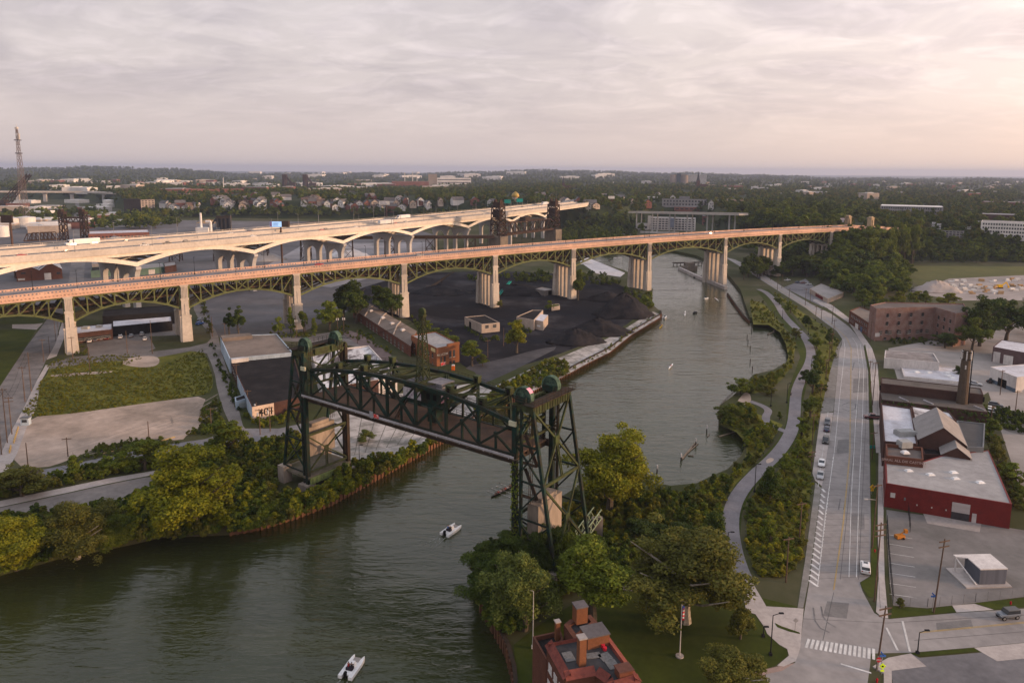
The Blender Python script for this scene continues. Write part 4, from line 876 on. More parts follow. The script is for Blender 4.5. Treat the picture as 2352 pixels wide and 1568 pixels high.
# road overpass behind the white loft building
O1=GT(1462,500);O2=GT(1706,505)
ovp=thing('overpass','low pale road overpass above the white loft building','bridge',(O1 + O2)/2*[1,1,0] + [0,0,GZ])
def atdist(px,py,dist): d=nrm(ray(px,py));k=dist/math.hypot(d[0],d[1]);return d*k + [0,0,CAM_H]
oa,ob=atdist(1452,488,1060),atdist(1708,493,860)
mb=MB();mb.beam(oa,ob,13,1.8);mb.build('deck',m_conc,ovp);du=nrm(ob - oa);dv=np.array([-du[1],du[0],0])
for s_ in (-6.4,6.4): mb=MB();mb.beam(oa + dv*s_ + [0,0,1.3],ob + dv*s_ + [0,0,1.3],.4,1.2);mb.build('parapet',m_conc,ovp)
for t in (.08,.25,.42,.58,.75,.92):
    c=oa + (ob - oa)*t;z=gh(c[0],c[1]) - 1;[MB().box((c[0] + dv[0]*o,c[1] + dv[1]*o,z),(1.5,1.5,c[2] - z - .8)).build('pier',m_pierc,ovp) for o in (-4,4)]
# far left flyover
f0,f1,f2=atdist(-60,440,2150),atdist(200,441,2050),atdist(300,446,1850)
fly=thing('flyover','distant grey flyover crossing the industrial flats on tall piers','bridge',[f1[0],f1[1],GZ])
mb=MB();mb.beam(f0,f1,16,4);mb.beam(f1,f2,16,4);mb.build('deck',m_conc,fly)
for t in (.1,.38,.62,.86): 
    c=f0 + (f1 - f0)*t;mb=MB();mb.box((c[0],c[1],GZ),(7,5,c[2] - GZ - 2));mb.box((c[0],c[1],c[2] - 5),(12,5,3));mb.build('pier',m_pierc,fly)
c=f1 + (f2 - f1)*.4;mb=MB();mb.box((c[0],c[1],GZ),(7,5,c[2] - GZ - 2));mb.build('pier',m_pierc,fly)
# dark lift bridge and low truss span on the far left
c=G(108,590,GZ)
db=thing('small_lift_bridge','dark steel lift span portal standing behind the motorway at far left','bridge',G(275*.6 + 5,560,GZ))
ca,cb=GT(148,552),GT(196,552)
for cc in (ca,cb):
    braced_tower(db,cc,np.array([1.,0,0]),np.array([0,1.,0]),GZ,ZT(cc,492),3.2,3.2,2.6,2.6,4,.9,m_rr)
    z=ZT(cc,492);mb=MB();mb.box((cc[0],cc[1],z),(7,7,3));mb.tube([cc[0] - 1,cc[1] - 3,z + 4],[cc[0] - 1,cc[1] + 3,z + 4],2.0,n=10);mb.build('tower_head',m_rr,db)
z=ZT(ca,505);mb=MB();mb.lattice([ca[0],ca[1],z],[cb[0],cb[1],z],5,.7,8,upv=(0,1,0));mb.beam([ca[0],ca[1],ZT(ca,500)],[cb[0],cb[1],ZT(cb,500)],4,2);mb.build('head_span',m_rr,db)
tb=thing('truss_bridge','low black truss span behind the motorway near the left edge','bridge',G(90,562,GZ));a,b=G(55,560,GZ),G(128,556,GZ);du=nrm(b - a);L_=np.linalg.norm(b - a)
for o in (0,8):
    mb=MB();off=np.array([0,o,0])
    for k in range(8):
        p,q=a + du*L_*k/8 + off,a + du*L_*(k + 1)/8 + off;h0=8 if k else 0;h1=8 if k < 7 else 0
        mb.beam(p + [0,0,3],q + [0,0,3],.8,1.4);mb.beam(p + [0,0,3 + h0],q + [0,0,3 + h1],.8);mb.beam(p + [0,0,3 + h0],q + [0,0,3],.5);mb.beam(q + [0,0,3 + h1],q + [0,0,3],.5)
    mb.build('truss',m_rr,tb)
mb=MB();mb.beam(a + [0,4,2.6],b + [0,4,2.6],8,.6);mb.build('deck',m_rr,tb)
# raised bascule leaf far left
bl_=thing('bascule_leaf','black railway bascule leaf tilted up in the far left flats','bridge',GT(12,478));a=GT(12,478);p0=np.array([a[0],a[1],GZ]);p1=p0 + np.array([60.,0,74.])*.9
for o in (0,9):
    mb=MB();off=np.array([0,o,0]);nrm_=nrm([-74,0,60])
    for k in range(6):
        A,B=p0 + (p1 - p0)*k/6 + off,p0 + (p1 - p0)*(k + 1)/6 + off;w0,w1=16 - 2*k,14 - 2*k
        mb.beam(A,B,1.4);mb.beam(A + nrm_*w0,B + nrm_*w1,1.4);mb.beam(A,B + nrm_*w1,1.0);mb.beam(A + nrm_*w0,B,1.0)
    mb.build('truss',m_rr,bl_)
mb=MB();mb.box((p0[0] - 6,p0[1] + 4,GZ),(14,12,16));mb.build('counterweight',m_rr,bl_)
# latticed radio mast with red and white bands
rm=GT(58,508);ztop=ZT(rm,296)
rd=thing('radio_mast','tall slender lattice radio mast rising above the skyline at left','mast',rm)
braced_tower(rd,rm,np.array([1.,0,0]),np.array([0,1.,0]),GZ,ztop,4.8,4.8,1.0,1.0,16,.42,M('mast_steel',(.14,.10,.09),(.2,.17,.16),scale=.05),'lattice')
for yy in (323,353): z=ZT(rm,yy);mb=MB();mb.box((rm[0],rm[1],z),(7,7,1.2));mb.build('gallery',m_rr,rd)
mb=MB();mb.box((rm[0],rm[1],ztop),(3.6,3.6,2.5));mb.tube([rm[0],rm[1],ztop + 2],[rm[0],rm[1],ztop + 7],.3,n=5);mb.build('antenna',m_conc,rd);MB().box((rm[0] + 2.5,rm[1],ztop - 16),(1.6,1.6,9)).build('antenna',m_conc,rd)
# ------------------------------------------------------------------ trees, shrubs, undergrowth, far woods
def leaves_mesh(name,mat,P_,Nn,size,jit=.8,rng=None):
    n=len(P_);r=rng;Nn=Nn + r.normal(0,jit,(n,3));Nn /= np.linalg.norm(Nn,axis=1)[:,None] + 1e-9
    t=np.cross(Nn,r.normal(0,1,(n,3)));t /= np.linalg.norm(t,axis=1)[:,None] + 1e-9;b=np.cross(Nn,t)
    s=(size*r.uniform(.6,1.35,n))[:,None];q=s*r.uniform(.5,.9,n)[:,None]
    V=np.stack([P_ - t*s*.6,P_ + b*q*.5 - t*s*.05,P_ + t*s*.6 + Nn*s*.12,P_ - b*q*.5 + t*s*.1],1).reshape(-1,3)
    me=bpy.data.meshes.new(name);me.vertices.add(4*n);me.vertices.foreach_set('co',V.ravel());me.loops.add(4*n);me.loops.foreach_set('vertex_index',np.arange(4*n,dtype=np.int32))
    me.polygons.add(n);me.polygons.foreach_set('loop_start',np.arange(0,4*n,4,dtype=np.int32));me.polygons.foreach_set('loop_total',np.full(n,4,dtype=np.int32));me.materials.append(mat);me.update(calc_edges=True);return me
def crown_pts(r,n,nl,kind):
    # lobes spread through a crown whose overall box is 10 wide, z from zlo to 10
    zlo,cz,rz_,rx={'round': (1.2,5.2,4.7,4.3),'tall': (.8,5.3,4.7,2.6),'willow': (.7,5.2,4.6,4.4),'bush': (0,4.2,5.2,4.6),'cone': (.8,4.9,5.1,2.7)}[kind]
    nm=9 if kind in ('round','willow') else 7;u=r.normal(0,1,(nm,3));u /= np.linalg.norm(u,axis=1)[:,None];u[:,2]=np.where(u[:,2] < -.6,-u[:,2]*.5,u[:,2])
    MJ=u*r.uniform(.35,.95,nm)[:,None]*np.array([rx,rx,rz_])*.72 + np.array([0,0,cz]);MJ[0]=[r.normal(0,.5),r.normal(0,.5),cz + rz_*.72]          # main limbs, then leaf clusters round each
    v=r.normal(0,1,(nl,3));C=MJ[np.arange(nl) % nm] + v*np.array([rx,rx,rz_*.8])*r.uniform(.12,.24,(nl,1))
    if kind == 'cone': C[:,:2] *= np.clip(1.25 - (C[:,2:3]/10),.15,1)
    R_=r.uniform(.10,.235,nl)*(rx + rz_)/2*(1.0 if kind != 'cone' else .8)
    i=r.choice(nl,n,p=R_ ** 2/(R_ ** 2).sum());d=r.normal(0,1,(n,3));d[:,2]=d[:,2] + .35;d /= np.linalg.norm(d,axis=1)[:,None]
    p=C[i] + d*(R_[i]*(r.uniform(.55,1.1,n) + r.exponential(.06,n)))[:,None]*np.array([1,1,.8])
    if kind == 'willow': p[:,2] -= r.exponential(.5,n)*(np.hypot(p[:,0],p[:,1])/rx)
    p[:,2]=np.maximum(p[:,2],zlo*r.uniform(.5,1.3,n));return p,d
def make_crown(name,mat,seed,kind,n,nl,size):
    r=np.random.default_rng(seed);p,d=crown_pts(r,n,nl,kind);return leaves_mesh(name,mat,p,d,size,.75,r)
m_bark=M('bark',(.10,.078,.055),(.06,.05,.04),scale=2)
m_barkp=M('pale_bark',(.36,.32,.26),(.16,.13,.10),scale=1.2)
def make_trunk(seed,kind,mat):
    r=random.Random(seed);mb=MB();top=8.2 if kind in ('tall','cone') else 6.4;r0=.34;pts=[np.array([0,0,-.3])]
    for k in range(1,5): pts.append(np.array([r.uniform(-.25,.25)*k/2,r.uniform(-.25,.25)*k/2,top*k/4]))
    for k in range(4): mb.tube(pts[k],pts[k + 1],r0*(1 - k*.2),r0*(1 - (k + 1)*.2),7)
    for k in range(8 if kind != 'cone' else 4):
        b=pts[1 + k % 3] + np.array([0,0,r.uniform(0,1)]);a=r.uniform(0,6.28);ln=r.uniform(2.0,3.4)*(1 if kind != 'tall' else .55);m1=b + np.array([math.cos(a)*ln*.5,math.sin(a)*ln*.5,ln*.45]);e=m1 + np.array([math.cos(a + .4)*ln*.5,math.sin(a + .4)*ln*.5,ln*.6])
        mb.tube(b,m1,.13,.09,5);mb.tube(m1,e,.09,.03,5)
    return mb.mesh('trunk',mat)
LEAF={'yellow': leafmat('yellow_green_leaves',(0.233,0.228,0.013),(0.099,0.117,0.009),.12),'green': leafmat('green_leaves',(0.148,0.178,0.018),(0.061,0.086,0.011),.25),
        'dark': leafmat('dark_green_leaves',(0.077,0.106,0.017),(0.030,0.052,0.010),.25),'olive': leafmat('olive_leaves',(0.152,0.145,0.024),(0.071,0.078,0.015),.15),
        'pale': leafmat('pale_green_leaves',(0.169,0.196,0.041),(0.079,0.103,0.022),.15),'gold': leafmat('golden_weeds',(0.232,0.195,0.015),(0.110,0.123,0.017),.2)}
_tm={}
def tree_meshes(kind,col,lod,var):
    k=(kind,col,lod,var)
    if k not in _tm:
        n,nl,sz={'near': (42000,130,.21),'mid': (9000,64,.36),'far': (2200,34,.7)}[lod];crown=make_crown('crown',LEAF[col],hash_(k),kind,n,nl,sz)
        _tm[k]=(crown,make_trunk(hash_(k),kind,m_barkp if col == 'olive' and lod == 'near' else m_bark))
    return _tm[k]
def hash_(k): return sum(ord(c)*(i + 3) for i,c in enumerate(str(k))) % 99991
def tree(x,yb,yt,wpx,kind,col,label,lod='mid',group=None,name='tree',var=0,base=None,H=None,Wd=None,cat='tree'):
    b=GT(x,yb) if base is None else base;dist=math.hypot(b[0],b[1])
    if H is None: H=max(2.0,ZT(b,yt) - b[2])
    if Wd is None: Wd=wpx/FOC*math.hypot(dist,CAM_H)
    cr,tr=tree_meshes(kind,col,lod,var);nat={'round': 7.6,'tall': 4.9,'willow': 8.0,'bush': 8.6,'cone': 4.9}[kind]
    t=thing(name,label,cat,b,group=group,local=True)
    rz=random.uniform(0,6.28)
    for nm,me in (('trunk',tr),('crown',cr)):
        o=bpy.data.objects.new(nm,me);COL.objects.link(o);o.parent=t
    t.rotation_euler[2]=rz;t.scale=(Wd/nat,Wd/nat,H/10.2);return t
NT=[0]
def T(*a,**k): NT[0]+=1;k.setdefault('var',NT[0] % 3);return tree(*a,**k)
# -- single trees one can point at
T(452,1222,1030,200,'round','yellow','large rounded yellow-green tree at the water edge left of the green lift bridge','near')
T(178,1280,1166,140,'willow','olive','broad olive willow overhanging the river on the left bank','near')
T(38,1312,1182,120,'round','yellow','bushy yellow-green tree at the lower left corner of the riverbank','near')
T(262,1250,1180,95,'bush','green','low green tree between the olive willow and the big yellow-green tree','near')
T(172,1106,1046,38,'cone','green','small conical green tree beside the grey service road','mid')
T(335,1082,1005,62,'tall','green','upright green tree on the service road verge behind the big yellow-green tree','mid')
T(290,1082,1030,62,'bush','green','low rounded green tree left of the upright one on the service road verge','mid')
T(518,1046,960,88,'round','green','rounded green tree at the corner of the service road left of the lift bridge','mid')
T(52,1140,1062,105,'bush','olive','wide olive shrub tree by the service road at the left edge','mid')
T(840,1012,985,50,'bush','pale','pale silvery tree on the bank in front of the cracked concrete lot','mid')
T(527,772,712,23,'tall','dark','narrow dark poplar, left one of the pair beyond the dark roofed warehouse')
T(548,772,708,28,'tall','dark','narrow dark poplar, right one of the pair beyond the dark roofed warehouse')
T(757,760,692,62,'round','green','leafy green tree behind the lane right of the third stone pier')
T(668,764,706,22,'cone','green','slim green sapling directly in front of the third stone pier');T(698,766,712,20,'tall','green','slim green tree at the right foot of the third stone pier')
T(640,768,722,28,'bush','green','bushy sapling at the left foot of the third stone pier');T(722,768,730,20,'cone','green','small conical sapling between the third stone pier and the leafy tree')
T(818,742,652,84,'round','dark','big dark green tree under the arch beside the brick shed');T(790,735,655,60,'round','dark','dark green tree standing behind the brick shed end')
T(900,738,662,64,'round','dark','dense dark tree wrapping the foot of the fourth stone pier');T(872,715,655,44,'tall','green','tall green tree left of the fourth stone pier')
T(1084,842,780,48,'tall','green','bushy green tree right of the brick office building');T(1108,842,812,30,'bush','green','low green bush tree beside the bushy tree near the brick office')
T(1187,812,734,46,'tall','yellow','tall yellow-green tree on the black lane by the small white building')
for i,(x,b,t,w) in enumerate([(1000,778,752,34),(1022,788,756,30),(1042,798,768,26),(985,770,735,20)]): T(x,b,t,w,'tall','green','green saplings in a row behind the brick office building',group='saplings behind the brick office')
T(1327,690,622,30,'tall','green','tall green tree against the sixth stone pier in the coal yard');T(1438,700,655,24,'cone','dark','dark conical tree at the foot of the river pier');T(1262,714,688,22,'bush','green','small green tree against the tiny cream hut in the coal yard')
T(1480,716,676,40,'bush','green','bushy green tree on the bank corner below the river pier');T(1458,712,672,26,'cone','green','small green tree left of the bushy one at the bank corner')
T(1150,710,690,24,'bush','olive','small olive shrub tree beside the fifth stone pier')
T(1400,1182,992,200,'round','yellow','large yellow-green cottonwood on the right bank beside the lift bridge tower','near')
T(1205,1452,1262,165,'willow','pale','pale green willow at the river edge behind the fire station','near')
T(1128,1395,1268,110,'round','dark','dark tree overhanging the river left of the pale willow','near')
T(1175,1330,1222,140,'round','dark','dark rounded tree at the river edge in front of the lift bridge tower','near')
T(1265,1322,1205,150,'bush','dark','wide dark shrubby tree at the foot of the right lift bridge tower','near')
T(1222,1352,1214,95,'bush','dark','dark shrubby tree directly in front of the near leg of the right lift bridge tower','near');T(1305,1338,1220,95,'bush','green','green shrubby tree in front of the far raked leg of the right lift bridge tower','near');T(1345,1310,1228,70,'bush','dark','dark shrubby tree just left of the green truss gangway','near')
T(1362,1440,1238,150,'tall','green','full green tree on the lawn between the pale willow and the bronze tree','near')
T(1575,1440,1232,265,'round','olive','wide bronze-green sycamore with pale limbs shading the lawn','near')
T(1700,1470,1392,62,'round','olive','small olive tree at the right side of the wide bronze-green sycamore','mid')
T(1690,1620,1500,145,'round','olive','olive tree cut off by the bottom edge right of the fire station','near')
T(1640,1260,1170,60,'bush','dark','dark round tree left of the bike path bend','mid');T(1470,1250,1195,120,'bush','dark','low dark thicket tree behind the green truss gangway','mid');T(1560,1255,1205,100,'bush','dark','low dark thicket tree above the bronze-green sycamore','mid')
T(1638,1118,1085,22,'cone','dark','small dark conical shrub alone at the edge of the cove');T(1828,780,752,26,'round','olive','rusty olive tree on the inside of the bike path by the cove')
T(1700,905,862,60,'bush','green','bushy green tree on the point above the overlook');T(1672,968,925,58,'bush','green','bushy green tree on the rocky point below the overlook')
T(1762,908,880,36,'bush','olive','olive shrub tree beside the overlook spur path');T(1790,965,945,16,'cone','green','young conical tree inside the loop of the spur path')
for i,(x,b,t,w,k) in enumerate([(1768,1160,1068,62,'bush'),(1800,1090,1040,50,'bush'),(1842,1010,960,26,'tall'),(1866,905,842,40,'tall'),(1880,862,800,36,'bush'),(1875,800,762,30,'bush'),(1905,790,752,26,'bush'),(1860,960,912,34,'tall'),(1830,1060,1010,30,'cone'),(1850,750,722,24,'bush'),(1815,720,690,26,'bush'),(1790,700,672,22,'bush'),(1722,1190,1140,34,'bush'),(1768,1260,1180,50,'bush'),(1752,1150,1098,40,'bush'),(1850,880,846,30,'bush')]):
    T(x,b,t,w,k,'green' if i % 3 else 'dark','green trees in the planted strip between the bike path and the main road',group='trees between path and road')
for x,b,t,w,k,c,l in [(2250,795,690,80,'round','dark','tall dark tree touching the right end of the old brick warehouse'),(2310,785,688,90,'round','dark','tall dark tree right of the warehouse, near the right edge'),(2365,770,690,90,'round','dark','tall dark tree cut by the right edge behind the grey sheds'),(2232,805,728,62,'round','green','lighter green tree in front of the dark trees by the brick warehouse'),(2170,800,762,62,'bush','dark','low dark tree against the front wall of the old brick warehouse'),
                            (2175,712,672,40,'round','yellow','yellow-green tree behind the old brick warehouse roof'),(2068,590,500,46,'round','dark','tall dark tree standing in front of the arch bridge approach'),(1998,610,524,60,'round','green','green tree in front of the pylons at the arch bridge end'),(2066,1405,1372,22,'cone','olive','small bronze conifer on the verge by the street corner'),(2275,1000,960,40,'bush','green','green shrub tree at the back corner of the welding works'),(2290,1080,1010,46,'bush','olive','olive shrub tree beside the red workshop'),(2330,1110,1060,46,'bush','green','green shrub tree right of the red workshop'),(2200,862,840,26,'bush','dark','dark shrub tree by the grey shed doors')]:
    T(x,b,t,w,k,c,l)
# -- groves: individual trees, alike within each grove
def poly_sample(poly,n,mind,rng,ground=GT,tries=40):
    P_=np.array(poly,float);lo,hi=P_.min(0),P_.max(0);out=[]
    def inside(x,y):
        c=False;j=len(P_) - 1
        for i in range(len(P_)):
            if (P_[i,1] > y) != (P_[j,1] > y) and x < (P_[j,0] - P_[i,0])*(y - P_[i,1])/(P_[j,1] - P_[i,1]) + P_[i,0]: c=not c
            j=i
        return c
    for _ in range(n*tries):
        if len(out) >= n: break
        x,y=rng.uniform(lo[0],hi[0]),rng.uniform(lo[1],hi[1])
        if not inside(x,y): continue
        g=ground(x,y)
        if all((g[0] - q[0]) ** 2 + (g[1] - q[1]) ** 2 > mind ** 2 for q in out): out.append(g)
    return out
def grove(poly,n,mind,h,cols,kinds,label,group,lod='far'):
    for g in poly_sample(poly,n,mind,RNG):
        H=RNG.uniform(*h);T(0,0,0,0,str(RNG.choice(kinds)),str(RNG.choice(cols)),label,lod,group,base=np.array([g[0],g[1],gh(g[0],g[1])]),H=H,Wd=H*RNG.uniform(.75,1.15))
grove([(1690,645),(1730,612),(1790,590),(1860,585),(1950,600),(2030,612),(2075,655),(2100,690),(2010,702),(1950,712),(1900,668),(1850,635),(1760,640)],64,5.5,(10,17),['green','green','dark'],['round','round','tall'],'leafy green trees massed between the main road and the meadow','trees between road and meadow','mid')
grove([(1960,712),(2010,698),(2110,690),(2150,700),(2120,712),(2000,722)],12,5,(6,9),['green','yellow'],['round','bush'],'green trees in the row behind the old brick warehouse','trees behind the brick warehouse','mid')
grove([(1290,560),(1330,535),(1480,530),(1500,560),(1400,578),(1300,576)],26,9,(9,15),['dark','green'],['round','bush'],'dark trees on the far riverbank between the railway bridge and the arch bridge','trees on the far riverbank')
grove([(1640,540),(1660,500),(1720,480),(1900,478),(1940,510),(1900,528),(1760,536)],34,10,(13,20),['dark','green'],['round'],'big dark trees on the bluff behind the right part of the arch bridge','trees on the bluff behind the arch bridge')
grove([(2010,596),(2060,560),(2200,552),(2352,556),(2400,600),(2200,608),(2060,606)],34,8,(6,11),['dark','green'],['round','bush'],'dark trees on the slope above the meadow','trees on the slope above the meadow')
grove([(-20,500),(60,490),(200,492),(240,510),(120,520),(0,522)],24,14,(10,17),['dark','green'],['round'],'dark trees along the industrial flats at far left','trees on the far left flats')
grove([(250,520),(300,505),(380,502),(420,520),(330,530)],18,11,(12,18),['green','yellow'],['round'],'green trees below the bluff left of the motorway','trees below the bluff')
# -- masses of undergrowth
def scatter(name,pts,smin,smax,meshes,label,flat=(.7,1.1),rng=RNG,kind='stuff'):
    pts=np.array(pts,float);n=len(pts);me=bpy.data.meshes.new(name);c=pts.mean(0);me.from_pydata((pts - c).tolist(),[],[])
    a=me.attributes.new('scl','FLOAT_VECTOR','POINT');s=rng.uniform(smin,smax,n) if np.isscalar(smin) else rng.uniform(0,1,n)*(smax - smin) + smin
    sc=np.stack([s,s*rng.uniform(.85,1.15,n),s*rng.uniform(*flat,n)],1).astype(np.float32)/10;a.data.foreach_set('vector',sc.ravel())
    a=me.attributes.new('rot','FLOAT_VECTOR','POINT');r=np.zeros((n,3),np.float32);r[:,2]=rng.uniform(0,6.28,n);a.data.foreach_set('vector',r.ravel())
    a=me.attributes.new('idx','INT','POINT');a.data.foreach_set('value',rng.integers(0,len(meshes),n).astype(np.int32))
    o=bpy.data.objects.new(name,me);o.location=c;COL.objects.link(o);struct(o,kind,label)
    ng=bpy.data.node_groups.new(name,'GeometryNodeTree');ng.interface.new_socket('Geometry',in_out='INPUT',socket_type='NodeSocketGeometry');ng.interface.new_socket('Geometry',in_out='OUTPUT',socket_type='NodeSocketGeometry')
    N=ng.nodes.new;L=ng.links.new;gi=N('NodeGroupInput');go=N('NodeGroupOutput');jn=N('GeometryNodeGeometryToInstance')
    for m_ in reversed(meshes):
        ob=bpy.data.objects.get('src_' + m_.name) or bpy.data.objects.new('src_' + m_.name,m_)
        oi=N('GeometryNodeObjectInfo');oi.inputs['Object'].default_value=ob;L(oi.outputs['Geometry'],jn.inputs[0])
    ip_=N('GeometryNodeInstanceOnPoints');L(gi.outputs[0],ip_.inputs['Points']);L(jn.outputs[0],ip_.inputs['Instance']);ip_.inputs['Pick Instance'].default_value=True
    for nm,t,s_ in (('scl','FLOAT_VECTOR','Scale'),('rot','FLOAT_VECTOR','Rotation'),('idx','INT','Instance Index')):
        na_n=N('GeometryNodeInputNamedAttribute');na_n.data_type=t;na_n.inputs['Name'].default_value=nm;L(na_n.outputs['Attribute'],ip_.inputs[s_])
    L(ip_.outputs[0],go.inputs[0]);md=o.modifiers.new('scatter','NODES');md.node_group=ng;return o
BUSH={c: [make_crown('bush_%s_%d' % (c,i),LEAF[c],900 + i*7 + len(c),'bush',1300,26,.85) for i in range(2)] for c in ('green','dark','yellow','olive','gold','pale')}
FART={c: [make_crown('wood_%s_%d' % (c,i),LEAF[c],500 + i*13 + len(c),'round',420,16,1.5) for i in range(2)] for c in ('green','dark','olive')}
def flat(x,y): return G(x,y)
def mass(name,poly,n,smin,smax,cols,label,mind=.0,fl=(.6,1.0)):
    g=poly_sample(poly,n,mind,RNG,flat,6);scatter(name,g,smin,smax,sum([BUSH[c] for c in cols],[]),label,fl)
mass('riverbank_undergrowth',[(-60,1205),(0,1196),(160,1184),(300,1154),(388,1114),(372,1088),(480,1036),(560,1024),(640,1014),(690,1004),(702,1060),(640,1085),(630,1140),(690,1150),(760,1110),(790,1066),(900,1054),(1010,1008),(1020,1013),(940,1061),(850,1111),(760,1161),(680,1191),(600,1216),(530,1230),(370,1237),(250,1264),(130,1287),(0,1324),(-60,1338)],1800,2.2,5.0,['green','yellow','olive','green','dark'],'tangled shrubs covering the left riverbank',0,(.6,1.0))
mass('roadside_undergrowth',[(-60,1126),(0,1120),(100,1102),(255,1062),(393,1044),(484,1020),(520,1024),(420,1060),(362,1078),(250,1096),(150,1117),(0,1148),(-60,1156)],260,1.4,3.4,['green','olive','green'],'rough shrubs between service road and concrete strip')
mass('verge_undergrowth',[(150,1062),(236,1024),(350,1008),(418,1013),(400,1026),(300,1040),(190,1060)],160,.8,2.2,['olive','pale','green'],'weedy shrubs along the sand lot edge')
mass('verge_undergrowth',[(462,945),(500,915),(508,930),(510,980),(484,1000),(432,1000),(460,980)],110,1.0,2.6,['olive','green'],'weedy shrubs beside the gravel lane')
mass('verge_undergrowth',[(480,790),(494,792),(512,840),(545,905),(552,945),(545,950),(520,890)],70,1.2,2.6,['dark','green'],'shrubs along the warehouse side wall')
mass('verge_undergrowth',[(560,950),(600,962),(632,960),(700,940),(690,965),(640,975),(600,985),(560,968)],80,1.0,2.4,['green','yellow'],'shrubs in front of the warehouse end wall')
mass('weed_tufts',[(122,828),(300,812),(330,822),(260,850),(365,842),(466,801),(480,836),(492,880),(480,905),(390,918),(290,932),(165,950),(60,958),(50,945),(82,908),(92,878),(112,856),(108,842)],3400,.6,1.4,['gold','yellow','yellow','gold','pale'],'tall goldenrod weeds filling the vacant field',0,(.35,.7))
mass('quay_undergrowth',[(1090,950),(1140,900),(1200,868),(1275,828),(1300,840),(1302,860),(1215,900),(1160,932),(1105,958)],300,2.2,4.2,['green','yellow','olive'],'shrubs crowding the quay behind the lift bridge')
mass('quay_undergrowth',[(1300,858),(1350,832),(1400,807),(1450,768),(1516,724),(1505,722),(1440,764),(1390,802),(1340,830)],170,1.0,2.0,['green','yellow'],'low greenery along the sheet pile quay',0,(.4,.8))
mass('quay_undergrowth',[(1455,672),(1494,672),(1500,712),(1470,715)],60,2,4,['green','olive'],'shrubs on the bank corner at the river pier')
mass('yard_undergrowth',[(940,725),(985,760),(1045,800),(1040,812),(960,760)],60,1.5,3,['green','dark'],'shrubs behind the brick shed')
mass('yard_undergrowth',[(1062,752),(1068,748),(1110,778),(1145,775),(1150,785),(1110,788)],40,1.2,2.6,['green','dark'],'shrubs round the small cream building')
mass('yard_undergrowth',[(1175,745),(1225,758),(1220,768),(1180,760)],26,1.5,3,['dark','green'],'shrubs against the small white building')
mass('yard_undergrowth',[(780,745),(850,770),(870,790),(905,805),(900,815),(840,790),(790,770),(760,790),(768,760)],60,1.2,2.6,['green','yellow'],'shrubs between the lanes near the brick shed')
mass('yard_undergrowth',[(1060,640),(1250,628),(1400,632),(1430,660),(1300,650),(1100,650)],150,3,6,['dark','green'],'dark shrubs along the back of the coal yard')
mass('yard_undergrowth',[(455,690),(470,690),(490,765),(480,772)],40,1.5,3.2,['green','olive'],'shrubs beside the lane under the arch bridge')
mass('yard_undergrowth',[(150,785),(200,790),(202,815),(150,822)],30,1.2,2.6,['green','olive'],'shrubs round the foot of the left stone pier')
mass('yard_undergrowth',[(620,766),(720,766),(725,775),(620,778)],50,1.2,2.4,['green','olive'],'shrubs round the foot of the third stone pier')
RB=[(1732,742),(1765,745),(1790,760),(1806,790),(1812,820),(1803,842),(1773,860),(1728,870),(1704,900),(1724,905),(1768,898),(1800,866),(1820,840),(1828,790),(1795,745),(1752,695),(1722,690),(1726,720)]
mass('shore_undergrowth',RB,300,1.0,2.8,['green','olive','gold','yellow'],'reeds and shrubs along the cove shore')
mass('shore_undergrowth',[(1656,946),(1654,975),(1692,992),(1712,1012),(1716,1042),(1703,1066),(1672,1096),(1640,1110),(1600,1130),(1540,1137),(1480,1126),(1400,1115),(1340,1130),(1295,1165),(1240,1225),(1330,1270),(1480,1265),(1640,1265),(1650,1200),(1660,1150),(1690,1105),(1738,1058),(1780,1012),(1798,975),(1750,985),(1740,950),(1700,930)],1100,1.6,3.8,['green','olive','gold','yellow','dark'],'dense shrubs and reeds on the right bank below the bike path')
mass('shore_undergrowth',[(1088,1300),(1120,1268),(1180,1253),(1240,1220),(1330,1265),(1420,1290),(1400,1330),(1280,1370),(1200,1440),(1150,1460),(1108,1400),(1088,1350)],520,3.0,5.5,['dark','dark','green'],'dark thicket at the river edge by the lift bridge tower')
mass('strip_undergrowth',[(1772,668),(1800,686),(1850,722),(1905,758),(1928,785),(1924,806),(1902,880),(1882,950),(1868,1000),(1860,1085),(1864,1110),(1852,1200),(1836,1300),(1790,1325),(1738,1325),(1716,1260),(1714,1190),(1740,1125),(1800,1068),(1838,1000),(1850,930),(1884,850),(1882,800),(1850,752),(1806,702)],560,1.2,3.2,['green','olive','gold','yellow'],'mixed shrubs in the strip between bike path and road',0,(.5,.9))
mass('hedge_undergrowth',[(2210,925),(2352,960),(2420,985),(2400,1005),(2280,985),(2260,960),(2215,940)],150,2,3.4,['dark','green'],'overgrown hedge behind the welding works car park')
mass('hedge_undergrowth',[(2268,985),(2290,1000),(2310,1060),(2350,1130),(2352,1180),(2330,1165),(2290,1060),(2262,1010)],120,1.6,3.2,['olive','green'],'rough shrubs along the red workshop side')
mass('hedge_undergrowth',[(2030,780),(2110,778),(2190,788),(2190,800),(2100,790),(2035,792)],60,1.5,2.6,['dark','green','olive'],'shrubs below the old brick warehouse')
def slope_mass(name,poly,n,smin,smax,cols,label): scatter(name,poly_sample(poly,n,0,RNG,GT,6),smin,smax,sum([BUSH[c] for c in cols],[]),label)
slope_mass('slope_undergrowth',[(1270,545),(1330,505),(1450,505),(1480,530),(1400,560),(1300,572)],260,5,9,['green','dark','olive'],'scrub on the slope below the motorway abutment')
slope_mass('slope_undergrowth',[(1900,580),(1990,560),(2100,548),(2352,552),(2352,606),(2060,602)],420,4,8,['green','dark'],'scrub on the slope above the meadow')
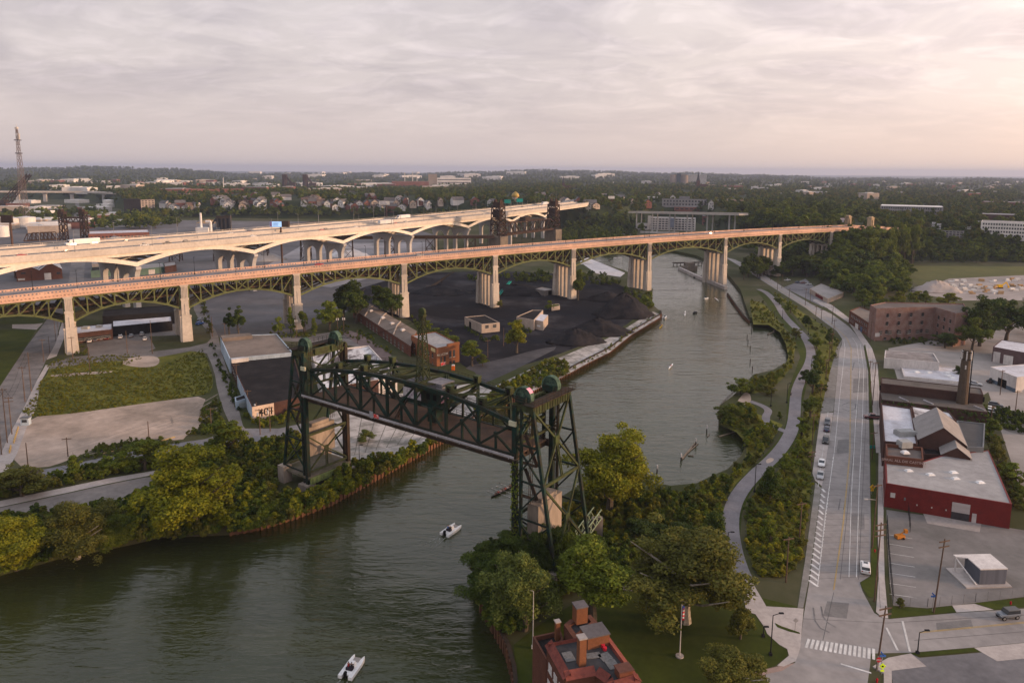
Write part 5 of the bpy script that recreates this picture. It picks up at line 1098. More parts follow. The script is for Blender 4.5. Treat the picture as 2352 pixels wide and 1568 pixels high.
# -- far woods: street trees and groves past counting
def far_woods(name,n,d0,d1,s0,s1,label,cols,az0=-.66,az1=.66,keep=None,pw=.55):
    pts=[];sz=[];
    while len(pts) < n:
        d=(d0 ** pw + (d1 ** pw - d0 ** pw)*RNG.random()) ** (1/pw);a=RNG.uniform(az0,az1);toe=float(np.interp(a,TA,TD))
        if d < toe + 25: continue
        if math.sin(a*61 + d*.0031)*math.sin(a*23 - d*.0047 + 2) + RNG.normal(0,.35) < -.32: continue
        x,y=math.sin(a)*d,math.cos(a)*d
        if keep and not keep(a,d): continue
        pts.append((x,y,gh(x,y) - 1));sz.append(d)
    sz=np.array(sz);lo=s0 + (s1 - s0)*(sz - d0)/(d1 - d0)
    return scatter(name,pts,lo*.75,lo*1.25,sum([FART[c] for c in cols],[]),label,(.65,1.0))

def wood_mass(name,poly,n,smin,smax,label,cols=('dark','green','green')): scatter(name,poly_sample(poly,n,0,RNG,GT,6),smin,smax,sum([FART[c] for c in cols],[]),label,(.7,1.05))
wood_mass('slope_woods',[(1690,566),(1760,552),(1900,556),(1990,566),(2060,590),(2090,640),(2060,690),(1960,700),(1900,664),(1850,632),(1770,640),(1720,640),(1740,600)],230,11,18,'dense woods between the main road and the bridge end')
wood_mass('slope_woods',[(1660,530),(1690,490),(1800,478),(1930,484),(1990,505),(1900,524),(1760,534)],170,11,18,'woods on the bluff behind the arch bridge')
wood_mass('slope_woods',[(1990,570),(2040,548),(2180,545),(2352,548),(2420,604),(2200,607),(2060,600)],230,7,12,'woods on the slope above the meadow')
wood_mass('slope_woods',[(1275,568),(1300,530),(1420,505),(1480,515),(1470,555),(1400,576)],120,9,15,'woods on the far riverbank below the motorway')
wood_mass('slope_woods',[(300,505),(600,500),(900,500),(1080,508),(1080,500),(900,490),(600,488),(340,492)],260,8,14,'woods on the bluff edge behind the motorway')
wood_mass('flats_woods',[(-20,505),(80,488),(160,486),(230,480),(260,500),(120,512)],120,9,14,'woods on the far left flats')
wood_mass('flats_woods',[(190,530),(250,505),(300,500),(400,506),(420,520),(330,528)],120,10,16,'woods below the bluff at left')
wood_mass('slope_woods',[(1740,610),(1850,622),(1930,655),(2010,655),(2040,625),(2010,585),(1950,570),(1850,575),(1760,585)],120,13,20,'tall woods hiding the foot of the arch bridge end')
mass('shore_undergrowth',[(1195,1445),(1250,1395),(1330,1345),(1432,1318),(1470,1290),(1400,1270),(1300,1300),(1200,1350),(1160,1420)],260,2.2,4.5,['dark','green'],'dark thicket between the riverside trees and the lawn')
for k,ds_ in enumerate((7,20,30,38,52,60,68)): p=hp(S1 + ds_,-7 - 3*(k % 2),0);z=gh(p[0],p[1]);T(0,0,0,0,'round','green','green trees in front of the arch bridge approach',group='trees by the bridge approach',base=np.array([p[0],p[1],z]),H=hzf(S1) + (5,1,4,7,2,5,4)[k] - z,Wd=13)
for k in range(5): p=hp(S1 + 66 + k*3,k*5,0);z=gh(p[0],p[1]);T(0,0,0,0,'round','green','green trees in front of the arch bridge approach',group='trees by the bridge approach',base=np.array([p[0],p[1],z]),H=hzf(S1) + 4 - z,Wd=12)
# ------------------------------------------------------------------ buildings
m_brick=brick('red_brick',(.165,.072,.048),(.115,.052,.038),(.75,.7,.66),1.2)
m_brickd=brick('dark_brick',(.095,.05,.040),(.06,.035,.03),(.8,.8,.8),1.2)
m_brickw=brick('weathered_brick',(.19,.095,.075),(.27,.19,.165),(.8,.78,.75),1.0)
m_bricko=brick('orange_brick',(.24,.10,.05),(.19,.082,.043),(.85,.8,.75),1.4)
m_wpaint=M('white_painted_wall',(.60,.56,.53),(.46,.42,.40),scale=0.3,stretch=(1,1,.3))
m_bpaint=M('pale_blue_paint',(.40,.48,.56),(.30,.36,.42),scale=0.4,stretch=(1,1,.4))
m_cream_w=M('cream_wall',(.43,.35,.285),(.33,.27,.225),scale=0.35)
m_darkw=M('dark_cladding',(.028,.026,.026),(.018,.017,.017),scale=0.4)
m_redm=M('red_metal_wall',(.165,.024,.021),(.125,.02,.018),scale=0.5,rough=0.5)
m_greym=M('grey_metal_wall',(.16,.165,.175),(.12,.125,.13),scale=0.5,rough=0.5)
m_brownm=M('brown_metal_wall',(.11,.07,.07),(.085,.055,.055),scale=0.5)
m_tar=M('black_tar_roof',(.016,.014,.014),(.034,.030,.029),scale=0.16,rough=0.9,detail=9,lo=.45,hi=.72)
m_tan=M('tan_gravel_roof',(.22,.175,.145),(.12,.10,.085),scale=0.06,rough=0.95,detail=9,lo=.4,hi=.68)
m_greyr=M('grey_membrane_roof',(.34,.325,.315),(.25,.235,.23),scale=0.12,rough=0.8,detail=9)
m_whiter=M('white_coated_roof',(.55,.54,.57),(.38,.35,.36),scale=0.2,rough=0.7,detail=9,lo=.45,hi=.72)
m_patchr=M('flaking_white_roof',(.60,.58,.58),(.12,.10,.10),scale=0.18,rough=0.8,detail=9,lo=.46,hi=.58,stretch=(1,.35,1,.6))
m_gabler=M('weathered_metal_roof',(.29,.265,.25),(.23,.21,.2),scale=0.3,rough=0.6)
m_tile=M('red_clay_tiles',(.20,.060,.045),(.13,.040,.032),scale=1.5,rough=0.8,stretch=(1,1,1))
m_glass=M('dark_window_glass',(.022,.026,.030),(.05,.05,.055),scale=0.5,rough=0.15,spec=.6)
m_frame=M('window_trim',(.42,.40,.37),(.36,.34,.32))
m_boarded=M('boarded_window',(.13,.10,.08),(.09,.075,.065),scale=1)
WIN={}
def winmesh(w,h,mat,frame):
    k=(round(w,1),round(h,1),mat.name,frame)
    if k not in WIN:
        mb=MB();mb.box((0,0,0),(w,.14,h))
        if frame: mb.box((0,0,-.14),(w + .3,.24,.14),mi=1);mb.box((0,-.03,h*.5),(w,.14,.08),mi=1)
        WIN[k]=mb.mesh('window',[mat,m_frame])
    return WIN[k]
def windows(par,A,B,zs,n,w,h,mat=None,m0=.08,frame=True,skip=0.0,name='window'):
    A=np.array(A[:2]);B=np.array(B[:2]);d=B - A;L_=np.linalg.norm(d);d /= L_;rz=math.atan2(d[1],d[0]);me=winmesh(w,h,mat or m_glass,frame);org=par['_org']
    for z in zs:
        for k in range(n):
            if skip and RNG.random() < skip: continue
            p=A + d*L_*(m0 + (1 - 2*m0)*((k + .5)/n));o=bpy.data.objects.new(name,me);COL.objects.link(o);o.parent=par;o.location=(p[0] - org[0],p[1] - org[1],z - org[2]);o.rotation_euler[2]=rz
def panel(name,par,A,B,t0,t1,z0,z1,mat,out=.1):
    A=np.array([A[0],A[1],0.]);B=np.array([B[0],B[1],0.]);d=B - A;p=A + d*(t0 + t1)/2;rz=math.atan2(d[1],d[0])
    return MB().box((p[0],p[1],z0),(np.linalg.norm(d)*(t1 - t0),out*2,z1 - z0),rz).build(name,mat,par)
def hgt(e,gz=GZ): return ZT(G(e[0],e[1],gz),e[2]) - gz
def bld(name,label,cat,roof,h,wall,mroof,parapet=.5,gz=GZ,group=None,pw=.35):
    if isinstance(h,tuple): h=hgt(h,gz)
    P_=[G(x,y,gz + h)[:2] for x,y in roof];ar=sum(P_[i][0]*P_[(i + 1) % len(P_)][1] - P_[(i + 1) % len(P_)][0]*P_[i][1] for i in range(len(P_)))
    if ar < 0: P_=P_[::-1]
    return bld_xy(name,label,cat,P_,h,wall,mroof,parapet,gz,group,pw)
def bld_xy(name,label,cat,P_,h,wall,mroof,parapet=.5,gz=GZ,group=None,pw=.35):
    c=np.mean(np.array([p[:2] for p in P_]),0);t=thing(name,label,cat,(c[0],c[1],gz),group=group);z1=gz + h
    mb=MB();n=len(P_);vs=[(p[0],p[1],gz - 2) for p in P_] + [(p[0],p[1],z1) for p in P_];mb.add(vs,[(i,(i + 1) % n,n + (i + 1) % n,n + i) for i in range(n)])
    if parapet:
        inn=[]
        for i in range(n):
            a,b,d_=np.array(P_[i - 1][:2]),np.array(P_[i][:2]),np.array(P_[(i + 1) % n][:2]);e1=nrm(b - a);e2=nrm(d_ - b);n1=np.array([-e1[1],e1[0]]);n2=np.array([-e2[1],e2[0]]);m_=n1 + n2;m_=m_/max(.5,(m_ @ m_)/2);inn.append(b + m_*pw)
        vs=[(p[0],p[1],z1) for p in P_] + [(p[0],p[1],z1) for p in inn] + [(p[0],p[1],z1 - parapet) for p in inn]
        mb.add(vs,[(i,(i + 1) % n,n + (i + 1) % n,n + i) for i in range(n)] + [(n + i,n + (i + 1) % n,2*n + (i + 1) % n,2*n + i) for i in range(n)])
        rp=[(p[0],p[1],z1 - parapet) for p in inn]
    else: rp=[(p[0],p[1],z1 + .02) for p in P_]
    t['_z1']=z1;mb.build('wall',wall,t);MB().sheet(rp).build('roof',mroof,t);return t,P_
def gable(name,label,cat,A,B,C_,h,rise,wall,mroof,gz=GZ,group=None,over=.4,par=None):
    # A-B: eave wall, B-C: gable wall; ridge parallel to A-B
    A,B,C_=(np.array([p[0],p[1],0.]) for p in (A,B,C_));D=A + (C_ - B);c=(A + C_)/2
    t=thing(name,label,cat,(c[0],c[1],gz),group=group) if par is None else par;z1=gz + h;up_=np.array([0,0,1.]);mb=MB()
    q=[A,B,C_,D];mb.add([p + up_*(gz - 1) for p in q] + [p + up_*z1 for p in q],[(0,1,5,4),(1,2,6,5),(2,3,7,6),(3,0,4,7)])
    m1,m2=(B + C_)/2 + up_*(z1 + rise),(D + A)/2 + up_*(z1 + rise);mb.add([B + up_*z1,C_ + up_*z1,m1,D + up_*z1,A + up_*z1,m2],[(0,1,2),(3,4,5)])
    mb.build('wall' if par is None else 'gable_wall',wall,t);mb=MB();u_=nrm(B - A)*over;w_=nrm(C_ - B)*over;dz=up_*over*rise/(np.linalg.norm(C_ - B)/2)
    for p,r_,s_ in ((A,-u_,-w_),): pass
    T_=.12
    a,b=A - u_ - w_ + up_*z1 - dz,B + u_ - w_ + up_*z1 - dz;d_,e=D - u_ + w_ + up_*z1 - dz,C_ + u_ + w_ + up_*z1 - dz;r1,r2=m1 + u_,m2 - u_
    vs=[a,b,r1,r2,d_,e];mb.add([v + up_*.05 for v in vs] + [v + up_*(.05 + T_) for v in vs],[(6,7,8,9),(9,8,11,10),(0,3,2,1),(3,4,5,2),(0,1,7,6),(4,10,11,5),(1,2,8,7),(2,5,11,8),(0,6,9,3),(3,9,10,4)])
    mb.build('roof' if par is None else 'gable_roof',mroof,t);t['_z1']=z1;return t,[A,B,C_,D]
m_black=MATS['black_recess'];m_sky=M('skylight_dome',(.72,.71,.70),(.6,.59,.58),rough=.3)
def skylight(par,x,y,w=1.8,l=2.6,name='skylight'):
    z=par['_z1'] - .5;p=G(x,y,z);mb=MB();mb.box((p[0],p[1],z),(l,w,.4),.1,0);mb.box((p[0],p[1],z + .4),(l*.92,w*.92,.35),.1,0,taper=.7);mb.build(name,m_sky,par)
def rooftop_unit(par,x,y,d,rz=.1,mat=None): z=par['_z1'] - .5;p=G(x,y,z);mb=MB();mb.box((p[0],p[1],z),(d[0],d[1],d[2]*.85),rz);mb.box((p[0],p[1],z + d[2]*.85),(d[0]*.9,d[1]*.9,d[2]*.15),rz);mb.build('rooftop_unit',mat or M('unit_metal',(.36,.36,.35),(.3,.3,.29)),par)

# --- the 401 warehouse
h4=hgt((580.5,966,934))
w401,Pw=bld('warehouse','long low warehouse with black tar roof and a pale end wall painted 401','warehouse',[(578.6,934),(628.5,924.7),(700,909),(673.3,809.8),(528.8,825.7)],h4,m_brickd,m_tar,.3)
A,B=G(578.6,934,GZ + h4),G(628.5,924.7,GZ + h4)
panel('painted_end_wall',w401,A,B,0,1,GZ - .5,GZ + h4 - .05,M('pale_end_wall',(.60,.46,.36),(.52,.40,.32),scale=.4),.12)
text(w401,'401',A,B,.63,GZ + 1.1,3.6,M('black_lettering',(.02,.02,.02)),out=.17)
A2,B2=G(528.8,825.7,GZ + h4),G(578.6,934,GZ + h4);panel('side_wall',w401,A2,B2,.36,1.0,GZ - .5,GZ + h4 - .15,m_bpaint,.1)
windows(w401,A2,B2,[GZ + 2.2],12,2.2,1.8,m_glass)
rear=bld('warehouse','taller tan roofed rear block joined to the back of the 401 warehouse','warehouse',[(527.3,822.8),(672.6,809),(635.7,766.4),(573.6,769),(505.7,775)],h4 + 1.4,m_bpaint,m_tan,.35)[0]
mb=MB();z=GZ + h4 + 1.4;mb.prism([G(507,776,z),G(574,770,z),G(580,776,z),G(511,783,z)],z - .4,z + 1.2);mb.build('roof_upstand',m_tan,rear)
mb=MB();z=GZ + h4 + .9;mb.prism([G(531,826,z),G(570,821,z),G(571,824,z),G(532,829,z)],z - 1,z + .5);mb.build('white_flashing',m_wpaint,rear)
shed,Ps=bld('loading_shed','small white shed with a roller door at the corner of the 401 warehouse','shed',[(541,922),(571,913),(566,904),(539,912)],(543,942,922),m_bpaint,m_tar,.2)
a,b=G(541,922,shed['_z1']),G(571,913,shed['_z1']);panel('roller_door',shed,a,b,.25,.75,GZ,shed['_z1'] - .9,M('door_slats',(.33,.36,.36),(.24,.27,.27),scale=3,stretch=(.2,.2,3)),.12)
# --- white roofed building behind the lift bridge
h2=6.0
wb,Pb=bld('warehouse','long building with flaking white roof and number 50 sign behind the lift bridge span','warehouse',[(715,808),(847,792.8),(912,864),(740,892)],h2,m_wpaint,m_patchr,.6)
a,b=G(740,892,GZ + h2),G(912,864,GZ + h2);panel('dark_panel',wb,a,b,.0,.74,GZ,GZ + h2 - .1,m_brickd,.09);text(wb,'50',a,b,.86,GZ + 2.0,3.2,MATS['black_lettering'])
# --- brick shed and the office
hb=hgt((941.4,819,794));zc=GZ + hb
bs,PB=gable('brick_shed','long low brick shed with tan roof in stepped sections','shed',G(810.5,709,zc),G(943,794.5,zc),G(957,761,zc),hb,1.2,m_brick,m_tan)
A,B=PB[0],PB[1];windows(bs,A,B,[GZ + .3],14,2.4,3.0,m_boarded,skip=.25,name='door');Lb=np.linalg.norm(B - A);wv=PB[2] - PB[1]
for k in (1,2,3):
    a=A + (B - A)*k/4;m_=a + wv/2;mb=MB();mb.beam([a[0],a[1],zc + .35],[m_[0],m_[1],zc + 1.6],.5,.5);c=a + wv;mb.beam([m_[0],m_[1],zc + 1.6],[c[0],c[1],zc + .35],.5,.5);mb.build('fire_wall',m_cream_w,bs)
for k in (.12,.3,.52,.68,.85): p=A + (B - A)*k + wv*.42;mb=MB();mb.box((p[0],p[1],zc + .8),(1.6,1.6,.9),.5);mb.box((p[0],p[1],zc + 1.7),(2.2,2.2,.5),.5,taper=.6);mb.build('roof_vent',m_wpaint,bs)
ho_=hgt((1003,842,799.5));of,PO=bld('brick_office','two storey orange brick office with white lettering and arched windows','building',[(944,770),(1003,799.4),(1055,789),(1000,761)],ho_,m_bricko,m_greyr,.35)
zc=of['_z1'];a,b=G(1003,799.4,zc),G(1055,789,zc);sa=G(944,770,zc)
text(of,'NULCOM',a,b,.24,zc - 3.6,1.35,M('cream_lettering',(.72,.62,.5)))
for t0,t1,z0,z1 in ((.14,.22,-6.6,-4.2),(.3,.38,-6.6,-4.2),(.55,.64,-5.2,-2.3),(.71,.8,-5.2,-2.3),(.55,.64,-8.6,-6.9),(.71,.8,-8.6,-6.9),(.13,.22,-10.5,-8.6),(.3,.39,-10.5,-8.6)):
    p=panel('window',of,a,b,t0,t1,zc + z0,zc + z1,m_glass,.12);panel('sill',p,a,b,t0 - .01,t1 + .01,zc + z0 - .2,zc + z0,m_frame,.2)
panel('red_sign',of,a,b,.17,.36,zc - 7.9,zc - 6.8,M('red_notice',(.55,.03,.04),(.62,.5,.5),scale=1.4,lo=.5,hi=.6),.15);panel('white_notice',of,a,b,.17,.38,zc - 8.5,zc - 7.95,m_wpaint,.15)
sg=panel('yellow_sign',of,sa,a,.8,.95,zc - 2.2,zc - .8,M('yellow_sign',(.55,.46,.24),(.5,.42,.22)),.15);windows(of,sa,a,[zc - 5],6,1.2,2.0,m_glass);windows(of,sa,a,[zc - 9],6,1.2,2.0,m_boarded)
panel('parapet_step',of,a,b,.45,1.0,zc - .3,zc + .9,m_bricko,.25)
# --- coal yard buildings
cb,PC=bld('flat_roofed_hut','cream block building with black roof on the coal yard','building',[(1067,727.4),(1106.3,744.4),(1148,740.5),(1114,723.4)],(1106.3,765.3,744.4),m_cream_w,m_tar,.3);z=cb['_z1']
a,b=G(1106.3,744.4,z),G(1148,740.5,z);windows(cb,a,b,[GZ + 2.4],2,1.9,1.5);panel('door',cb,G(1067,727.4,z),a,.28,.4,GZ,GZ + 3.4,m_black)
sw,_=bld('flat_roofed_hut','building with a black roof and a lower bright white roofed wing on the coal yard','building',[(1186,727),(1226.5,735),(1247.5,712),(1222.6,711.7)],5.6,m_cream_w,m_tar,.3)
mb=MB();z=GZ + 5.0;q=[G(1226.5,734,z),G(1247.5,737.8,z),G(1259,723.4,z),G(1239,721,z)];mb.prism(q,GZ - .5,z);wing=mb.build('wing',m_cream_w,sw);mb=MB();mb.sheet([(p[0],p[1],z + .05) for p in q]);mb.build('white_roof',m_whiter,wing);panel('window',sw,q[0],q[1],.35,.7,GZ + 1.6,GZ + 2.6,m_sky)
bld('concrete_hut','tiny cream hut with greenery on its roof in the coal yard','hut',[(1267,705),(1286,702),(1284,697),(1268,699)],(1267,714,705),m_cream_w,M('mossy_roof',(.07,.09,.02),(.05,.06,.02),scale=.8),.2)
yd,_=bld('block_hut','dark grey block hut beside the fifth stone pier in the coal yard','hut',[(1229,663),(1251,668),(1272,664),(1245,659)],(1251,680,668),M('grey_block',(.17,.15,.14),(.13,.12,.11)),m_gabler,.15);panel('door',yd,G(1251,668,yd['_z1']),G(1272,664,yd['_z1']),.4,.75,GZ,GZ + 3,m_black)
# --- low dark building under the arch bridge
zA=ZT(G(258,773),752);ha=zA - GZ
da,Pd=bld('office_block','dark low building with white roof and lit windows under the arch bridge','building',[(170,766),(258,756),(258,742),(166,751)],5.0,m_brickd,m_whiter,.3);a,b=G(170,766,da['_z1']),G(258,756,da['_z1']);windows(da,a,b,[GZ + 1.2],6,3.0,1.5,m_glass);rooftop_unit(da,197,756,(3,2.5,1.4));rooftop_unit(da,228,752,(2.4,2.2,1.2))
db_,_=bld('warehouse','black clad warehouse with white sloping roof under the arch bridge','warehouse',[(258,750),(395,737),(393,726),(258,737)],(258,773,750),m_darkw,m_whiter,.15)
bld('warehouse','long dark roofed shed with a blue edge behind the black clad warehouse','warehouse',[(235,726),(400,716),(398,700),(238,712)],6.5,m_darkw,m_tar,.3)
# --- boat store with two gables, and its neighbours between the bridges
a,b=G(39,647),G(144,640);dv_=np.array([b[1] - a[1],a[0] - b[0],0]);dv_=-nrm(dv_)*44;m_=(a + b)/2;
bt,q=gable('boat_store','red brick boat store with a silvery gabled metal roof, left half','building',a + dv_,a,a + (m_ - a),7.5,4.0,m_brick,m_patchr,over=.3)
bt2,q=gable('boat_store','red brick boat store with a silvery gabled metal roof, right half with white roller door','building',m_ + dv_,m_,b,7.5,5.0,m_brick,m_patchr,over=.3);panel('roller_door',bt2,m_,b,.2,.5,GZ,GZ + 5,m_wpaint,.15);panel('window',bt,a,m_,.2,.4,GZ + 5.4,GZ + 6.6,m_glass,.12);panel('window',bt2,m_,b,.75,.92,GZ + 3.6,GZ + 5.2,m_glass,.12);panel('window',bt,a,m_,.05,.35,GZ + .8,GZ + 2.2,m_frame,.12)
bld('shop','low tan shop beyond the street between the two big bridges','building',[(211,606),(252,603),(252,596),(211,599)],5.0,m_cream_w,m_gabler,.3);bld('shop','low green painted shop in front of the tan one','building',[(208,622),(260,617),(262,610),(210,614)],5.5,M('green_paint',(.10,.16,.12),(.08,.12,.1)),m_tar,.3)
gs,_=bld('shop','long grey green garage row with a white door right of the viaduct pier','building',[(320,618),(378,612),(374,603),(318,607)],5.0,MATS['green_paint'],m_gabler,.3);panel('roller_door',gs,G(320,618,gs['_z1']),G(378,612,gs['_z1']),.35,.6,GZ,GZ + 3.6,m_wpaint);bld('shop','dark shop with a painted sign at the end of the garage row','building',[(378,612),(405,608),(402,600),(376,604)],5.4,m_brickd,m_gabler,.3)
# --- right bank: old warehouse and works
hw=hgt((2009,783,708.5));ow,PW=bld('brick_warehouse','huge derelict four storey brick warehouse with small dark windows','warehouse',[(2013.7,708.5),(2090,705.5),(2147.8,705),(2196,719.5),(2224,716),(2214,697),(2033,693.5),(1998.6,700)],hw,m_brickw,M('brown_felt_roof',(.17,.135,.12),(.12,.10,.09),scale=.1),.5)
z=ow['_z1'];q=[G(x,y,z) for x,y in ((2013.7,708.5),(2147.8,705),(2196,719.5),(1998.6,700))]
windows(ow,q[0],q[1],[z - 4.5,z - 8.6,z - 12.8],4,1.2,1.7,m_black,m0=.1);windows(ow,q[0],q[1],[GZ + 3.2],6,1.7,1.9,m_boarded,m0=.02);windows(ow,q[0],q[1],[GZ + .4],4,1.2,1.2,m_black);windows(ow,q[1],q[2],[z - 5.5,z - 9.5,z - 13.5],3,1.2,1.7,m_black);panel('notice_board',ow,q[0],q[1],.01,.085,GZ + 2.2,GZ + 4.0,m_wpaint,.15)
an,PA=bld('brick_annex','lower red brick annex at the road end of the derelict warehouse','building',[(1951.4,713),(1997,742),(2010,716),(1975,704)],(1950,741.8,713),m_brick,m_tan,.4);z=an['_z1'];a,b=G(1951.4,713,z),G(1997,742,z);windows(an,a,b,[z - 2.6],10,.9,1.3);windows(an,a,b,[z - 5.2,z - 7.6],9,.9,1.3,skip=.15)
panel('door',an,a,b,.62,.7,GZ,GZ + 2.6,M('blue_door',(.08,.12,.22)));panel('door',an,a,b,.35,.5,GZ,GZ + 2.6,m_wpaint)
bld('workshop','pale block workshop with a dirty flat roof, nearest the derelict warehouse','workshop',[(2031.3,821.6),(2158,832),(2145,811),(2033,804)],(2032.6,845,821.6),m_wpaint,M('dirty_roof',(.30,.27,.26),(.17,.15,.14),scale=.2,detail=9),.25)
wk,_=bld('workshop','pale workshop with patched white roof and dome skylights behind the dark long roof','workshop',[(2066.6,831),(2076,863),(2222,878),(2206,846),(2163,841)],(2075.8,868.7,863),m_wpaint,m_whiter,.25)
z=wk['_z1'];wk['_z1']=z
if z - GZ < 4: pass
for x,y in ((2105,856),(2134,857),(2176,858),(2179,865),(2188,870)): skylight(wk,x,y,1.8,2.4)
MB().box([*G(2089,841,z)[:2],z - .3],(2.0,1.8,1.8),.1).build('roof_stack',M('rust_box',(.07,.045,.035)),wk)
lr,PL=bld('brick_shed','long brown shed with an open dark clerestory and ivy covered front wall','shed',[(2023,866),(2024,880),(2259,906),(2253,891)],9.0,m_brickd,M('brown_roof',(.14,.12,.105),(.10,.085,.075),scale=.2),.2)
z=lr['_z1'] - .1;a=np.array(G(2024,880,z));b=np.array(G(2259,906,z));dn_=nrm([b[1] - a[1],a[0] - b[0],0]);windows(lr,a,b,[z - 2.6],16,3.4,1.8,m_black,m0=.01,frame=False,skip=.2)
fr=[a,b,b + dn_*9,a + dn_*9];mb=MB();mb.prism([(p[0],p[1],0) for p in fr],GZ - 1,GZ + 5.6,0,1);low=mb.build('lower_aisle',[m_brickd,M('brown_roof',(.14,.12,.105))],lr)
ivy=[a + (b - a)*RNG.random() + dn_*(9 + RNG.uniform(-.1,.4)) + [0,0,0] for _ in range(320)];pts=np.array([[p[0],p[1],GZ + RNG.uniform(.3,5.4)] for p in ivy])
iv=bpy.data.objects.new('ivy',leaves_mesh('ivy',LEAF['dark'],pts - np.array(lr['_org']),np.tile([[dn_[0],dn_[1],.3]],(len(pts),1)),.9,.5,RNG));COL.objects.link(iv);iv.parent=lr
for k in (.18,.42,.9): p=a + (b - a)*k + dn_*4;q2=p + (b - a)*.08 + dn_*4;MB().beam([p[0],p[1],GZ + 5.8],[q2[0],q2[1],GZ + 5.8],.3).build('fallen_beam',m_pipe,lr)
# chimney
cbz=G(2205,962);zt=ZT(cbz,803);ch=thing('brick_chimney','tall tapering brick factory chimney with phone aerials round its top','chimney',cbz);mb=MB();mb.tube([*cbz[:2],GZ - 1],[*cbz[:2],zt],1.85,1.3,14);mb.build('stack',brick('chimney_brick',(.115,.085,.062),(.08,.06,.045),(.8,.8,.8),1.5),ch)
for k in range(6):
    t=k*1.05;p=cbz + np.array([math.cos(t)*1.5,math.sin(t)*1.5,0]);MB().box((p[0],p[1],zt - 3.4),(.45,.35,3.0),t).build('aerial',m_wpaint,ch)
    if k % 2 == 0: MB().box((p[0],p[1],zt - 6.4),(.4,.4,1.3),t).build('aerial',m_wpaint,ch)
mb=MB();mb.tube([*cbz[:2],zt - 3.2],[*cbz[:2],zt - 3.0],1.75,n=14);mb.tube([*cbz[:2],zt - .8],[*cbz[:2],zt - .6],1.75,n=14);mb.build('aerial_ring',m_rust,ch);mb=MB();p=cbz + np.array([1.5,-.9,0]);mb.beam([p[0] + .2,p[1],GZ],[p[0],p[1],zt],.25);mb.build('cable_run',m_black,ch)
# welding works
ww,_=bld('works_building','works building with silvery white metal roof along the pavement','works',[(2023.4,925),(2030,1012.7),(2108.5,1019),(2093,935.5)],7.5,m_brickd,m_whiter,.5);rooftop_unit(ww,2079,999,(5.5,3,1.5));z=ww['_z1']
a,b=G(2030,1012.7,z),G(2108.5,1019,z)
def flat(name,label,roof,h,wall,mr,par=.4): return bld(name,label,'works',roof,h,wall,mr,par)[0]
flat('works_building','narrow flat works bay with chalky white roof behind the big gable',[(2093,931),(2100,962),(2197,965),(2181,945)],7.0,m_brickd,MATS['flaking_white_roof'],.3)
zr=GZ + 8.0;gb,PG=gable('works_hall','gabled works hall with a pale weathered metal roof','works',G(2099.3,961,zr),G(2111,1008,zr),G(2218.4,1022,zr),8.0,4.2,m_brickd,m_gabler)
flat('works_building','dark grey flat roofed works block right of the gabled hall',[(2197,965),(2221,1026),(2260,1027),(2263,972)],7.6,m_greym,M('dark_grey_roof',(.085,.082,.082),(.07,.068,.068)),.3)
flat('works_building','dark sunken flat roof between the two gables of the works',[(2112,1010),(2122,1042),(2170,1045),(2160,1022)],5.6,m_brickd,m_tar,.2)
zr=GZ + 6.6;gable('works_hall','small gabled works bay with pale metal roof in front of the larger gable','works',G(2159.5,1023,zr),G(2164,1042,zr),G(2229,1052,zr),6.6,2.4,m_brickd,m_gabler)
bp,_=bld('works_building','square brown roofed works block with painted brick parapet lettering','works',[(2034,1018),(2036.5,1046),(2121.6,1055),(2119,1027)],8.4,m_brick,M('brown_felt_roof',(.17,.135,.12)),.9);z=bp['_z1'];a,b=G(2036.5,1046,z),G(2121.6,1055,z);text(bp,'SPIRAL ALL DIE CASTING',a,b,.47,z - 1.35,.95,M('ghost_lettering',(.42,.3,.27)));rooftop_unit(bp,2077,1026,(3.2,2.6,1.8));skylight(bp,2079,1041,1.6,1.8)
# red workshop
hr=hgt((2031.7,1163,1109));rdw,PR=bld('red_workshop','long red metal workshop with a pale grey roof, white roller door and domed skylights','workshop',[(2032.6,1056),(2035,1109),(2324.7,1157),(2271,1033),(2160,1046),(2122,1058)],hr,m_redm,m_greyr,.12);z=rdw['_z1'];a,b=G(2035,1109,z),G(2324.7,1157,z)
panel('roller_door',rdw,a,b,.548,.69,GZ + 1.9,GZ + 4.3,M('door_grey',(.42,.37,.36),(.36,.32,.31),scale=3,stretch=(.1,.1,3)),.12);panel('door_opening',rdw,a,b,.548,.69,GZ,GZ + 1.9,M('dark_door',(.05,.045,.05)),.1);panel('side_door',rdw,a,b,.71,.745,GZ,GZ + 2.3,M('door_grey',(.42,.37,.36)),.12)
sgn=panel('notice_board',rdw,a,b,.045,.085,z - 3.4,z - 2.2,m_wpaint,.12);panel('vent',rdw,a,b,.16,.175,z - 3.6,z - 2.9,m_greym,.12)
for t in (.265,.385,.5): panel('wall_lamp',rdw,a,b,t,t + .01,z - 4.4,z - 4.1,m_frame,.2)
for x,y in ((2087,1084),(2137,1093),(2190,1088),(2194,1102),(2251,1111)): skylight(rdw,x,y,1.4,2.0)
